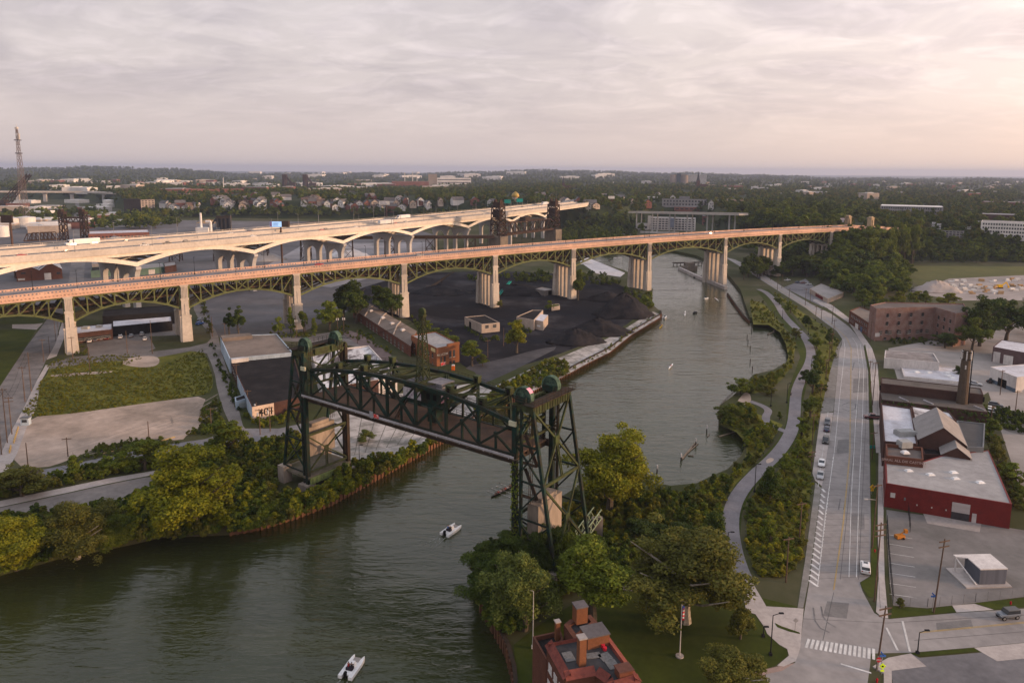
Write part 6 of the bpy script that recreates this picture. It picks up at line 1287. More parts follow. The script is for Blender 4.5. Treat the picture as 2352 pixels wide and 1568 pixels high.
# storage box on its slab in the car park
b0=[G(2248.4,1345),G(2308.8,1343.5),G(2296,1326),G(2230,1328)];zz=ZT(b0[0],1308)
bx=thing('storage_box','grey panelled storage enclosure with white flat roof and leaning props on a concrete slab','enclosure',(b0[0] + b0[2])/2*[1,1,0] + [0,0,GZ]);dpx=nrm(b0[3] - b0[0])
mb=MB();mb.prism([b0[0],b0[1],b0[1] + dpx*5.2,b0[0] + dpx*5.2],GZ + .3,zz);mb.build('walls',M('grey_panels',(.12,.125,.15),(.10,.105,.125),scale=3,stretch=(3,.05,.05)),bx);mb=MB();u_=nrm(b0[1] - b0[0]);q=[b0[0] - u_*.1 - dpx*.1,b0[1] + u_*.1 - dpx*.1,b0[1] + dpx*5.6 + u_*.1,b0[0] + dpx*5.6 - u_*2.4,b0[0] + dpx*4.8 - u_*2.4,b0[0] + dpx*4.2 - u_*.1];mb.prism(q,zz,zz + .22,bottom=True);mb.build('roof',m_wpaint,bx)
mb=MB();p=b0[0] - u_*2.2 + dpx*4.8;mb.beam([*p[:2],GZ + .3],[*p[:2],zz],.25);r=b0[0] - u_*.7 - dpx*.2;mb.beam([*r[:2],GZ + .4],[*p[:2],zz - .2],.2);mb.build('prop',m_wpaint,bx);mb=MB();q=[b0[0] - u_*3.2 - dpx*.9,b0[1] + u_*.8 - dpx*.9,b0[1] + u_*.8 + dpx*6.4,b0[0] - u_*3.2 + dpx*6.4];mb.prism(q,GZ,GZ + .3);mb.build('slab',m_walk,bx)
# sheds at the right edge
sh1,_=bld('metal_shed','brown metal shed with two white doors at the right edge','shed',[(2281,796),(2420,822),(2440,800),(2300,780)],(2281,830,796),m_brownm,m_whiter,.15);z=sh1['_z1'];a,b=G(2281,796,z),G(2420,822,z);panel('door',sh1,a,b,.02,.14,GZ,z - 2.0,m_wpaint);panel('door',sh1,a,b,.2,.36,GZ,z - 2.6,m_wpaint)
sh2,_=bld('metal_shed','white metal shed with a blue skirt and open black doorway at the right edge','shed',[(2275,842),(2336,866),(2430,856),(2380,834)],(2275,876,842),m_wpaint,m_whiter,.12);z=sh2['_z1'];a,b=G(2275,842,z),G(2336,866,z);panel('skirt',sh2,a,b,0,1,GZ,GZ + 1.5,M('blue_skirt',(.10,.13,.17)),.08);panel('doorway',sh2,a,b,.34,.66,GZ,GZ + 3.2,m_black,.1)
so,_=bld('shop','low shop with a grey ribbed roof and red framed windows beside the main road','shop',[(1859.8,663),(1901.7,686),(1938,671),(1886,651)],(1900,697,686),m_cream_w,m_gabler,.15);z=so['_z1'];panel('window_band',so,G(1859.8,663,z),G(1901.7,686,z),.35,.75,GZ + .4,GZ + 2.4,M('red_frame',(.16,.03,.03)),.1)

# --- fire station at the bottom
def fs(x,y,z): return G(x,y,z)
S_=lambda zx,zy: ((1950 + zx*.23384)/1.6327,(2200 + zy*.23384)/1.6327)
zf=GZ + 13.0
ring_out=[S_(430,905),S_(730,1455),S_(1215,1365),S_(1400,1500),S_(1440,1640),S_(1930,1500),S_(1390,760),S_(935,810)]
fst,PF=bld('fire_station','brick fireboat station with flat tarred roof edged in red clay tiles','building',ring_out,13.0,m_brick,M('tarred_roof',(.035,.034,.036),(.06,.058,.06),scale=.3,detail=9),.0)
z1=fst['_z1'];n=len(PF);cen=np.mean(np.array([p[:2] for p in PF]),0);mb=MB()
for i in range(n):
    a,b=np.array(PF[i][:2]),np.array(PF[(i + 1) % n][:2]);e=nrm(b - a);nn=np.array([e[1],-e[0]])
    p=[np.array([*(a + nn*.35),z1 - .25]),np.array([*(b + nn*.35),z1 - .25]),np.array([*(b - nn*.75),z1 + .55]),np.array([*(a - nn*.75),z1 + .55]),np.array([*(a - nn*.85),z1 + .0]),np.array([*(b - nn*.85),z1 + .0])]
    mb.add(p,[(0,1,2,3),(3,2,5,4)])
m_tiler=m_tile;mb.build('tile_eaves',m_tiler,fst)
def tower_box(name,px,z0,z1_,d,mat,par,capm=None,rz=None):
    c=G(px[0],px[1],z0);rz=fr_ if rz is None else rz;mb=MB();mb.box(c,(d[0],d[1],z1_ - z0),rz);o=mb.build(name,mat,par)
    if capm: mb=MB();mb.box((c[0],c[1],z1_),(d[0] + .22,d[1] + .22,.18),rz);mb.build('cap',capm,o)
    return o
_a,_b=np.array(PF[0][:2]),np.array(PF[1][:2]);e0=np.array(G(*S_(1930,1500),z1)) - np.array(G(*S_(1390,760),z1));fr_=math.atan2(e0[1],e0[0]) + math.pi/2
m_capd=M('dull_metal_cap',(.13,.115,.115),(.09,.08,.08));pent=tower_box('penthouse',S_(1195,880),z1,z1 + 1.8,(3.5,2.8),m_bricko,fst,m_capd)
tower_box('chimney',S_(980,1340),z1 - 1,z1 + 4.2,(1.05,1.05),m_bricko,fst,m_walk)
hose=tower_box('hose_tower',S_(960,540),z1 - 1.2,z1 + 1.5,(1.9,1.7),m_bricko,fst,m_capd)
tower_box('stair_head',S_(1660,1520),z1 - 1,z1 + 1.1,(2.1,1.6),M('rusty_panel',(.17,.065,.04)),fst,M('rust_roof',(.13,.06,.045)))
c=[S_(700,640),S_(900,830),S_(1230,560),S_(1150,440),S_(800,510)];bk2,_=bld('station_wing','narrow brick wing with tile edge and hose tower behind the fire station','building',[S_(705,600),S_(880,850),S_(1240,560),S_(1130,440),S_(800,520)],11.8,m_brick,MATS['tarred_roof'],.5,pw=.8)
lw,_=bld('station_wing','lower river side brick wing of the fire station with black roof','building',[S_(205,790),S_(420,1160),S_(700,830),S_(650,690)],10.0,m_brick,m_tar,.7);tower_box('chimney',S_(597,870),lw['_z1'] - 1,lw['_z1'] + 2.4,(.7,.7),m_bricko,lw,m_walk)
wp=[G(*S_(430,905),z1),G(*S_(730,1455),z1)];windows(fst,wp[0],wp[1],[z1 - 3.6],3,1.3,1.3,m_wpaint);windows(fst,wp[0],wp[1],[z1 - 8.2],4,1.5,3.0,m_wpaint)
for k,(x,y) in enumerate(((1330,965),(1360,1010))):
    p=G(*S_(x,y),z1);o=MB();o.tube([*p[:2],z1 + .02],[*p[:2],z1 + .42],.3,.26,10);o.tube([*p[:2],z1 + .42],[*p[:2],z1 + .5],.3,.3,10);tag(o.build('bucket',M('red_plastic',(.60,.03,.05))),'red bucket on the tarred roof of the fire station, %s one' % ('upper' if k == 0 else 'lower'),'bucket')
for (xa,ya,xb,yb,w,lab) in ((740,1040,820,1190,1.5,'short grey duckboard near the tiled edge'),(1320,1060,1420,1170,1.7,'upper half of the long grey duckboard'),(1430,1170,1530,1310,1.6,'lower half of the long grey duckboard'),(1060,1110,1290,1080,1.2,'grey duckboard crossing the middle')):
    p,q=G(*S_(xa,ya),z1 + .1),G(*S_(xb,yb),z1 + .1);tag(MB().beam(p,q,w,.08).build('duckboard',M('grey_boards',(.17,.165,.16),(.11,.105,.10),scale=2.5)),lab + ' on the fire station roof','duckboard')
# ------------------------------------------------------------------ the far city
def far(name,label,cat,x0,x1,yb,yt,wall,roof,depth=20.,win=None,wmat=None,turn=0.,group=None,par=.3):
    A=GT(x0,yb);d=math.hypot(A[0],A[1]);r1=ray(x1,yb);k=d/math.hypot(r1[0],r1[1]);B=np.array([r1[0]*k,r1[1]*k,A[2]]);h=max(2.5,ZT((A + B)/2,yt) - A[2]);u_=nrm(B - A)
    n_=np.array([-u_[1],u_[0],0]) + u_*turn;q=[A,B,B + n_*depth,A + n_*depth];t,P_=bld_xy(name,label,cat,q,h,wall,roof,par,A[2],group)
    if win: r,c,fw_,fh=win;st=(h - 1)/r;windows(t,A,B,[A[2] + .8 + st*i + st*.2 for i in range(r)],c,np.linalg.norm(B - A)/c*fw_,st*fh,wmat or m_glass,m0=.02,frame=False)
    return t,A,B
m_pale=M('pale_render',(.58,.55,.53),(.5,.47,.45));m_conc2=M('brown_concrete',(.26,.215,.18),(.22,.18,.15));m_redl=M('far_red_brick',(.21,.09,.065),(.15,.065,.05),scale=.1);m_gwall=M('grey_wall',(.27,.26,.26),(.2,.195,.195));m_tankw=M('white_tank',(.66,.63,.6),(.58,.55,.52),rough=.4)
t,A,B=far('apartment_block','pale and black apartment block on the bluff at left, set above the motorway','apartment block',325,357,489,459,m_cream_w,m_tar,24,(5,4,.55,.45));u_=nrm(B - A);n_=np.array([-u_[1],u_[0],0]);q=[A - u_*26 + n_*6,A - u_*.05,A - u_*.05 + n_*24,A - u_*26 + n_*30];mb=MB();mb.prism(q,A[2] - 2,t['_z1'] + 1.0);mb.build('black_wing',m_darkw,t)
t,A,B=far('loft_building','white framed loft building with rows of wide windows below the overpass','building',1487,1597,528,501,m_wpaint,m_gabler,26,(5,14,.72,.55));panel('end_bay',t,A,B,0,.07,A[2],t['_z1'] + 3,m_wpaint,.3);panel('blank_bay',t,A,B,.44,.56,A[2] + 4,t['_z1'],M('blue_grey_bay',(.2,.22,.28)),.3)
far('annex','low pale annex at the left of the white loft building','building',1462,1488,528,514,m_pale,m_gabler,16,(1,3,.6,.4));far('workshop','low red brick works beside the street right of the white loft building','workshop',1612,1690,517,497,m_redl,m_greyr,40,(2,12,.5,.35));far('parking_lot_wall','pale low wall in front of the white loft building','wall',1470,1560,535,532,m_pale,m_pale,1.0)
t,A,B=far('hospital_tower','brown concrete hospital tower with rounded ends on the skyline','hospital',1541,1577,424,401,m_conc2,m_conc2,40)
for P_ in (A,B): mb=MB();c=P_ + (B - A)*(.12 if P_ is A else -.12);mb.tube([c[0],c[1],A[2]],[c[0],c[1],t['_z1'] - 3],np.linalg.norm(B - A)*.2,n=14);mb.build('drum',m_conc2,t)
panel('glass_core',t,A,B,.36,.62,A[2],t['_z1'] + 5,M('blue_glass',(.05,.07,.08)),8.)
far('hospital_block','long white slab hospital block beside the brown concrete tower','hospital',1579,1622,424,402,m_tankw,m_tankw,30,(8,1,.96,.4));far('hall','low buff hall in front of the white hospital block','building',1598,1642,434,424,m_cream_w,m_gabler,20,(2,8,.4,.4));far('office_block','low grey office block left of the hospital tower','office',1490,1538,428,421,m_gwall,m_pale,20,(2,10,.6,.4))
def spire(px,yb,yt,w,label,col): 
    b=GT(px,yb);d=math.hypot(b[0],b[1]);h=ZT(b,yt) - b[2];W_=w/FOC*d;t=thing('church',label,'church',b);mb=MB();mb.box(b - [0,0,2],(W_,W_,h*.5 + 2));mb.build('tower',col,t);mb=MB();mb.tube([b[0],b[1],b[2] + h*.5],[b[0],b[1],b[2] + h],W_*.55,.1,8);mb.build('spire',M('slate',(.05,.055,.06)),t)
    mb=MB();mb.box((b[0] + W_*1.5,b[1] + W_,b[2] - 2),(W_*3,W_*1.6,h*.3 + 2));mb.build('nave',col,t);return t
spire(1603,436,393,7,'dark church with a sharp slate spire in front of the hospital',m_brickd);spire(1294,436,404,6,'black church spire above the trees left of the motorway',m_brickd);spire(865,440,424,8,'brown stone church tower in the trees beyond the motorway',m_conc2);spire(1081,452,438,5,'small church with a pale tower above the motorway',m_pale)
t,A,B=far('domed_church','buff church with a gold dome right above the motorway','church',1150,1195,472,462,m_cream_w,m_gabler,26,(1,6,.4,.5));c=(A + B)/2 + (B - A)*.25;mb=MB();mb.tube([c[0],c[1] + 8,t['_z1']],[c[0],c[1] + 8,t['_z1'] + 6],6,n=12);mb.build('drum',m_cream_w,t);mb=MB();rs=[(6.2,0),(6.4,2.5),(5.2,5.5),(2.8,7.6),(.3,9.5)];mb.loft([[(c[0] + r*math.cos(a),c[1] + 8 + r*math.sin(a),t['_z1'] + 6 + z) for a in np.linspace(0,6.283,13)[:-1]] for r,z in rs]);mb.build('dome',M('gold',(.45,.30,.08),metal=.6,rough=.4),t)
# right hand plateau
far('apartment_block','big grey apartment block with flat white roof beyond the right bridge end','apartment block',2020,2165,496,474,m_gwall,m_tankw,50,(3,26,.55,.5));far('apartment_block','white stepped apartment block with many balconies at the right edge','apartment block',2250,2420,545,512,m_tankw,m_gabler,30,(4,26,.6,.5));far('apartment_block','grey stepped terrace block with dark balconies below the white one','apartment block',2160,2212,556,530,m_gwall,m_tar,18,(4,6,.7,.55));far('warehouse','long dark roofed building behind the white stepped apartments','warehouse',2252,2400,507,494,m_brickd,m_gwall,40);far('school','red brick school with a white rooftop box near the right edge','school',2242,2352,474,464,m_redl,m_greyr,40,(2,16,.4,.4));far('brick_block','small orange brick block left of the long dark roofed building','building',2222,2258,490,482,m_redl,m_tan,30);far('market_hall','long sunlit buff building above the trees right of the overpass','building',1664,1716,470,459,M('buff',(.48,.33,.24),(.4,.28,.2)),m_tan,40,(1,10,.5,.5));far('office_block','pale four storey block above the trees behind the pylons','office',1838,1900,449,440,m_pale,m_pale,30,(3,12,.5,.5));far('apartment_block','dark grey terrace with pale gables above the overpass','apartment block',1520,1655,474,458,m_gwall,m_tar,24,(2,18,.5,.5));far('shop','red and white shop row above the overpass','shop',1548,1640,486,476,m_redl,m_tankw,26,(1,8,.6,.4));far('shop','small white building by the side street left of the grey terrace','building',1478,1510,462,452,m_tankw,m_gwall,20,(2,5,.4,.4))
for i in range(11): x=2128 + i*11.6;y=508 + (i % 3)*5 + (i % 2)*3;far('townhouse','white cubic townhouses on the plateau above the meadow slope','house',x,x + 9.5,y + 9,y - 4,m_tankw if i % 3 else m_gwall,m_gwall,12,(2,2,.5,.4),group='white townhouses')
# houses of the bluff neighbourhood, one shape copied
hmb=thing('house','small pale gabled houses on the bluff beyond the motorway','house',local=True,group='gabled houses on the bluff');hs_=[]
for wall,roof in ((m_pale,M('grey_shingle',(.13,.12,.12),(.10,.095,.095))),(m_cream_w,M('brown_shingle',(.12,.085,.07))),(m_tankw,MATS['grey_shingle']),(m_redl,MATS['grey_shingle'])):
    h=hmb if not hs_ else thing('house','','house',local=True,group='gabled houses on the bluff');mb=MB();mb.box((0,0,-3),(9,13,9));mb.add([(-4.5,-6.5,6),(4.5,-6.5,6),(0,-6.5,10),(-4.5,6.5,6),(4.5,6.5,6),(0,6.5,10)],[(0,1,2),(4,3,5)]);w_=mb.build('wall',wall,h);mb=MB();mb.add([(-5,-7,5.7),(0,-7,10.3),(0,7,10.3),(-5,7,5.7),(5,-7,5.7),(5,7,5.7)],[(0,1,2,3),(1,4,5,2)]);mb.build('roof',roof,h)
    mb=MB()
    for x in (-2,2): mb.box((x,-6.55,1.2),(1.2,.1,1.6));mb.box((x*.6,-6.55,4.2),(1.1,.1,1.5))
    mb.build('window',m_glass,h);hs_.append(h)
hp_=[(380 + k*11.5,478 + (k % 3)*3) for k in range(7)] + [(492 + (k*37) % 150,468 + (k*7) % 16) for k in range(26)] + [(700 + (k*53) % 300,470 + (k*5) % 12) for k in range(26)] + [(815 + k*22,483) for k in range(6)] + [(1010 + k*40,470) for k in range(4)] + [(420 + (k*71) % 560,455 + (k*5) % 13) for k in range(30)] + [(1240 + (k*61) % 400,455 + (k*11) % 24) for k in range(16)]
for k,(x,y) in enumerate(hp_): b=GT(x,y);place(hs_[k % 4],b,RNG.uniform(-.5,.5) + (math.pi/2 if k % 3 == 0 else 0),'small pale gabled houses on the bluff beyond the motorway','gabled houses on the bluff',(RNG.uniform(.8,1.5),RNG.uniform(.8,1.5),RNG.uniform(.7,1.25)))
for h in hs_:
    h['label']='small pale gabled houses on the bluff beyond the motorway'
# pale blocks dotted through the far trees
def dots(n,poly,mats,label,group,w,h,rng=RNG):
    meshes=[]
    for m_,r_ in mats: mb=MB();mb.box((0,0,-.3),(1,1,1.3));mb.box((.1,.1,1.0),(.5,.3,.12));mb.m=[0]*6 + [1]*6;mb.m[1]=1;meshes.append(mb.mesh('building',[m_,r_]))
    for k,g in enumerate(poly_sample(poly,n,25,rng)):
        o=bpy.data.objects.new('far_building',meshes[k % len(meshes)]);COL.objects.link(o);o.location=g;o.rotation_euler[2]=rng.uniform(-.4,.4);o.scale=(rng.uniform(*w),rng.uniform(*w)*.7,rng.uniform(*h));tag(o,label,'building',group)
pal=[(m_pale,m_tankw),(m_tankw,m_tankw),(m_cream_w,m_pale),(m_redl,m_greyr)]
dots(60,[(0,412),(560,412),(1080,418),(1080,440),(560,446),(0,440)],pal,'pale sheds and works dotted through the far trees left of the skyline centre','far sheds at left',(25,90),(8,15));dots(56,[(1380,420),(2352,418),(2352,460),(1900,456),(1700,448),(1400,440)],pal,'pale blocks dotted through the far trees at right','far blocks at right',(16,45),(7,13));dots(30,[(0,462),(260,462),(270,520),(0,545)],pal,'sheds on the industrial flats at far left','sheds on the left flats',(20,50),(6,10));dots(22,[(560,398),(1400,400),(1400,414),(560,412)],[(m_pale,m_tankw),(m_tankw,m_tankw)],'distant pale works near the horizon','works near the horizon',(60,160),(14,26))
far('brick_works','long red brick works with white roof just behind the motorway at left','works',204,344,553,535,m_redl,m_whiter,40,(1,16,.5,.35));far('brick_works','white shed with dark roof below the green trees left of centre','shed',236,312,523,511,m_tankw,m_tar,30);far('steel_works','long red rolling mill building in the distance','works',425,560,446,435,m_redl,m_redl,60);far('steel_works','long pale rolling mill on the skyline right of the blast furnaces','works',830,905,430,421,m_tankw,m_tankw,60);far('steel_works','brown mill hall in the distance right of the pale rolling mill','works',900,985,432,417,m_redl,m_conc2,80);far('steel_works','buff tower block of the distant steelworks','works',984,1004,428,400,m_conc2,m_conc2,40);far('steel_works','white long mill building right of the buff tower block','works',1004,1082,428,409,m_tankw,m_tankw,60,(3,1,.97,.3));far('warehouse','long beige depot with a blue end on the left skyline','warehouse',300,420,428,420,m_cream_w,m_pale,60)
for k,x in enumerate((655,702)):                      # blast furnaces
    b=GT(x,432);d=math.hypot(b[0],b[1]);t=thing('blast_furnace','dark blast furnace silhouette on the skyline, %s of the pair' % ('left' if k == 0 else 'right'),'furnace',b);h=ZT(b,401) - b[2];s=d/FOC;mb=MB();mb.tube(b,b + [0,0,h*.7],7*s,5*s,10);mb.box((b[0],b[1],b[2] + h*.6),(9*s,9*s,h*.4));mb.build('stack',m_rr,t);mb=MB();mb.beam(b + [22*s,0,0],b + [0,0,h],3*s);mb.box((b[0] + 16*s,b[1],b[2]),(14*s,10*s,h*.4));mb.build('skip_hoist',m_rr,t)
for x,y,yt in ((930,428,396),(948,428,394),(958,428,397),(514,440,408)): b=GT(x,y);d=math.hypot(b[0],b[1]);mb=MB();mb.tube(b,[b[0],b[1],ZT(b,yt)],1.0/FOC*d,.7/FOC*d,8);mb.add([],[]);o=mb.build('mill_stack',m_pale,org=b);tag(o,'slender pale mill stacks on the skyline','chimney','pale mill stacks')
def tank(x0,x1,yb,yt,label,group=None):
    a,b=GT(x0,yb),GT(x1,yb);c=(a + b)/2;r=np.linalg.norm(b - a)/2;z=ZT(c - [0,r,0],yt);t=thing('storage_tank',label,'tank',c,group=group);mb=MB();mb.tube(c - [0,0,1],[c[0],c[1],z],r,n=24);mb.build('shell',m_tankw,t);mb=MB();mb.tube([c[0],c[1],z],[c[0],c[1],z + r*.12],r*1.01,r*.05,24);mb.build('roof',m_tankw,t)
tank(8,50,522,502,'wide white oil tank at far left, behind the other one');tank(40,82,521,500,'wide white oil tank at far left, in front and to the right');tank(-12,20,544,520,'white oil tank cut by the left edge');tank(237,262,474,460,'lone white tank beside the long street on the flats')
for x in (362,376,390): tank(x - 7,x + 7,424,414,'small white tanks in a row on the far hillside','hillside tanks')
# silo plant behind the motorway
b=GT(516,532);sp=thing('silo_plant','black silo plant with conveyor and steel stairs behind the motorway','plant',b);d=math.hypot(b[0],b[1]);s=d/FOC
for k in range(4): mb=MB();c=b + [(-14 + k*8.5)*s,0,0];mb.tube(c,[c[0],c[1],ZT(c,502)],4.2*s,n=12);mb.build('silo',M('silo_black',(.025,.028,.035),(.04,.035,.03)),sp)
mb=MB();z=ZT(b,502);mb.box((b[0],b[1],z),(30*s,8*s,6*s));mb.beam([b[0] - 40*s,b[1],b[2]],[b[0] - 16*s,b[1],z],3*s);mb.build('conveyor',m_rust,sp);mb=MB();mb.box((b[0] - 30*s,b[1] + 2*s,b[2]),(44*s,14*s,9*s));mb.build('shed',M('slate_blue',(.09,.11,.14)),sp)
b=GT(463,536);t=thing('exhaust_stack','white exhaust stack with a bent duct beside the silo plant','stack',b);mb=MB();mb.tube(b,[b[0],b[1],ZT(b,489)],2.6*s,2.2*s,12);mb.build('stack',m_tankw,t);mb=MB();c=b + [20*s,0,0];mb.tube(c,c + [0,0,24*s],2.6*s,n=10);mb.tube(c + [0,0,24*s],c + [-10*s,0,24*s],2.6*s,n=10);mb.box((c[0] - 16*s,c[1],c[2]),(26*s,14*s,12*s));mb.build('duct',m_tankw,t)
def mound(name,label,x,y,w,yt,mat,cat='pile',asp=.7,seed=0,ridge=None):
    c=GT(x,y);d=math.hypot(c[0],c[1]);r=w/2/FOC*d;h=max(1.,ZT(c,yt) - c[2]);rg=np.random.default_rng(seed + int(x));n,m_=26,9;ph=rg.uniform(0,6.28,4);mb=MB();rings=[]
    for i in range(m_ + 1):
        k=i/m_;rr=(1 - k);z=h*(1 - (1 - k) ** 1.0*.98) if True else 0;z=h*min(1,k*1.12)*(1 - .12*k)
        rings.append([(c[0] + r*rr*math.cos(a)*(1 + .13*math.sin(2*a + ph[0]) + .07*math.sin(5*a + ph[1])) + rg.normal(0,r*.03),c[1] + r*asp*rr*math.sin(a)*(1 + .12*math.sin(3*a + ph[2])) + rg.normal(0,r*.012),c[2] - .3 + z + rg.normal(0,h*.05)) for a in np.linspace(0,6.283,n + 1)[:-1]])
    mb.loft(rings);o=mb.build(name,mat,org=c,smooth=True);return tag(o,label,cat)
m_salt=M('white_salt',(.70,.67,.66),(.58,.55,.54));m_sandp=M('orange_sand',(.42,.27,.14),(.34,.22,.12));m_gritp=M('grey_grit',(.30,.285,.28),(.24,.23,.225))
for a in ((268,560,90,541,m_gritp,'grey grit pile behind the motorway at left'),(478,512,52,503,m_sandp,'orange sand pile behind the motorway'),(800,588,90,566,m_salt,'white salt pile seen between the two big bridges'),(600,597,110,574,m_gritp,'pale grit pile under the motorway viaduct'),(1345,606,34,588,m_salt,'white salt pile by the water behind the arch bridge'),(1150,577,110,560,m_gritp,'grey covered pile beside the railway bridge pier'),(2150,668,110,641,MATS['yard_dust'],'broad earth mound in the builders yard'),(720,520,160,508,M('brown_earth',(.12,.095,.085),(.09,.07,.06)),'long brown earth bank behind the motorway')): mound('material_pile',a[5],a[0],a[1],a[2],a[3],a[4])
for k,(x,y,w,yt,lab) in enumerate([(1432,726,150,668,'highest black coal pile at the yard corner by the river'),(1372,766,160,728,'long coal pile along the quay wall, middle one'),(1322,788,130,750,'coal pile nearest the lane end of the quay'),(1180,672,190,650,'low coal heap behind the fifth stone pier'),(1010,672,150,652,'low coal heap behind the fourth stone pier'),(1395,690,110,668,'coal heap in front of the sixth stone pier')]): mound('coal_pile',lab,x,y,w,yt,m_coal,asp=.62,seed=k)
def bboard(x0,x1,y0,y1,px,pyb,label,face,texts=None,dark=None):
    b=GT(px,pyb);d=math.hypot(b[0],b[1]);s=d/FOC;zb,zt=ZT(b,y1),ZT(b,y0);t=thing('billboard',label,'billboard',b);mb=MB();mb.tube(b - [0,0,1],[b[0],b[1],zb],1.9*s,n=10);mb.build('post',M('brown_post',(.10,.06,.045)),t);mb=MB();cx=b[0] + ((x0 + x1)/2 - px)*s;mb.box((cx,b[1],zb),((x1 - x0)*s,1.2,zt - zb));fb=mb.build('board',M('board_back',(.05,.035,.03)),t);mb=MB();mb.box((cx,b[1] - .7,zb + .06*(zt - zb)),((x1 - x0)*s*.97,.12,(zt - zb)*.88));f=mb.build('face',face,t)
    return t,b,s,cx,zb,zt
m_led=M('led_screen',(.30,.52,.85),(.42,.62,.88),scale=.3,emit=.55)
t,b,s,cx,zb,zt=bboard(627,653,508,522,650,648,'lit blue digital billboard on a tall brown post in front of the motorway',m_led)
for dx,z0,w,h,c in ((-.4,.12,.14,.8,(.25,.12,.3)),(.02,.62,.45,.08,(.06,.12,.3)),(-.02,.45,.38,.06,(.08,.16,.34)),(.0,.28,.42,.05,(.1,.18,.36))): mb=MB();mb.box((cx + dx*26*s,b[1] - .85,zb + (zt - zb)*z0),(26*s*w,.08,(zt - zb)*h));mb.build('screen_graphic',M('graphic_%d' % int(z0*100 + 1),c),t)
mb=MB();mb.box((cx + 20*s,b[1] + 5*s,zb),(14*s,10*s,zt - zb));mb.build('rear_board',MATS['board_back'],t)
t,b,s,cx,zb,zt=bboard(871,896,461,471,888,500,'white billboard with blue lettering on the bluff above the motorway',m_tankw);A_,B_=np.array([cx - 12*s,b[1] - .7,0]),np.array([cx + 12*s,b[1] - .7,0]);text(t,'Thank You,',A_,B_,.38,zb + (zt - zb)*.6,2.6*s,M('blue_lettering',(.05,.09,.3)),out=.2);text(t,'Medical Center',A_,B_,.45,zb + (zt - zb)*.3,2.6*s,MATS['blue_lettering'],out=.2)
bboard(1396,1411,450,457,1404,474,'small white billboard beside the motorway curve',m_tankw);bboard(1917,1938,500,511,1928,520,'white billboard with faded colours behind the left pylon',M('faded_poster',(.5,.52,.6),(.6,.45,.45),scale=.15));bboard(20,41,494,512,36,640,'brown backed billboard on a tall post at the left edge',MATS['board_back'])
# ------------------------------------------------------------------ vehicles
m_tyre=M('tyre_rubber',(.018,.018,.018));m_rim=M('wheel_rim',(.35,.35,.36),rough=.4,metal=.6);m_cglass=M('car_glass',(.02,.024,.03),(.03,.034,.04),rough=.08,spec=.7);m_lamp=M('headlight',(.75,.75,.72),rough=.2);m_tail=M('tail_light',(.35,.01,.01),rough=.3)
PAINT={k: M('paint_' + k,c,tuple(x*.9 for x in c),rough=.28,spec=.6) for k,c in {'white': (.68,.67,.66),'black': (.015,.016,.018),'grey': (.10,.105,.115),'silver': (.36,.36,.37),'navy': (.03,.045,.09),'blue': (.03,.12,.42),'red': (.36,.02,.025),'maroon': (.10,.018,.02),'steel': (.15,.165,.19)}.items()}
def ring(x,w,z0,z1,r=.12): h=w/2;return [(x,-h + r,z0),(x,h - r,z0),(x,h,z0 + r),(x,h,z1 - r),(x,h - r*1.3,z1),(x,-h + r*1.3,z1),(x,-h,z1 - r),(x,-h,z0 + r)]
BODY={'sedan': ([(-2.35,1.55,.42,.80),(-2.2,1.78,.3,.98),(-1.5,1.84,.24,1.02),(.9,1.84,.24,.98),(1.9,1.8,.26,.86),(2.3,1.6,.36,.70)],[(-1.85,1.5,1.0),(-1.1,1.36,1.42),(.15,1.34,1.45),(1.0,1.5,.98)],(-1.4,1.4),.33),
        'suv': ([(-2.3,1.65,.5,1.05),(-2.2,1.88,.36,1.12),(1.0,1.9,.32,1.1),(2.0,1.88,.34,1.02),(2.35,1.7,.42,.88)],[(-2.15,1.6,1.1),(-1.9,1.45,1.68),(.35,1.45,1.72),(1.15,1.6,1.1)],(-1.4,1.42),.37),
        'jeep': ([(-2.1,1.5,.55,1.1),(-2.05,1.62,.5,1.15),(.8,1.62,.5,1.15),(1.9,1.5,.55,1.1),(2.0,1.4,.6,1.05)],[(-2.0,1.5,1.15),(-1.95,1.42,1.8),(.5,1.42,1.84),(.85,1.5,1.15)],(-1.35,1.4),.42),
        'pickup': ([(-2.85,1.8,.5,1.02),(-2.75,1.92,.4,1.06),(1.3,1.94,.36,1.08),(2.5,1.9,.38,1.05),(2.8,1.75,.46,.9)],[(-.75,1.62,1.07),(-.6,1.5,1.78),(.75,1.5,1.8),(1.5,1.65,1.07)],(-1.8,1.75),.4)}
PROTO={}
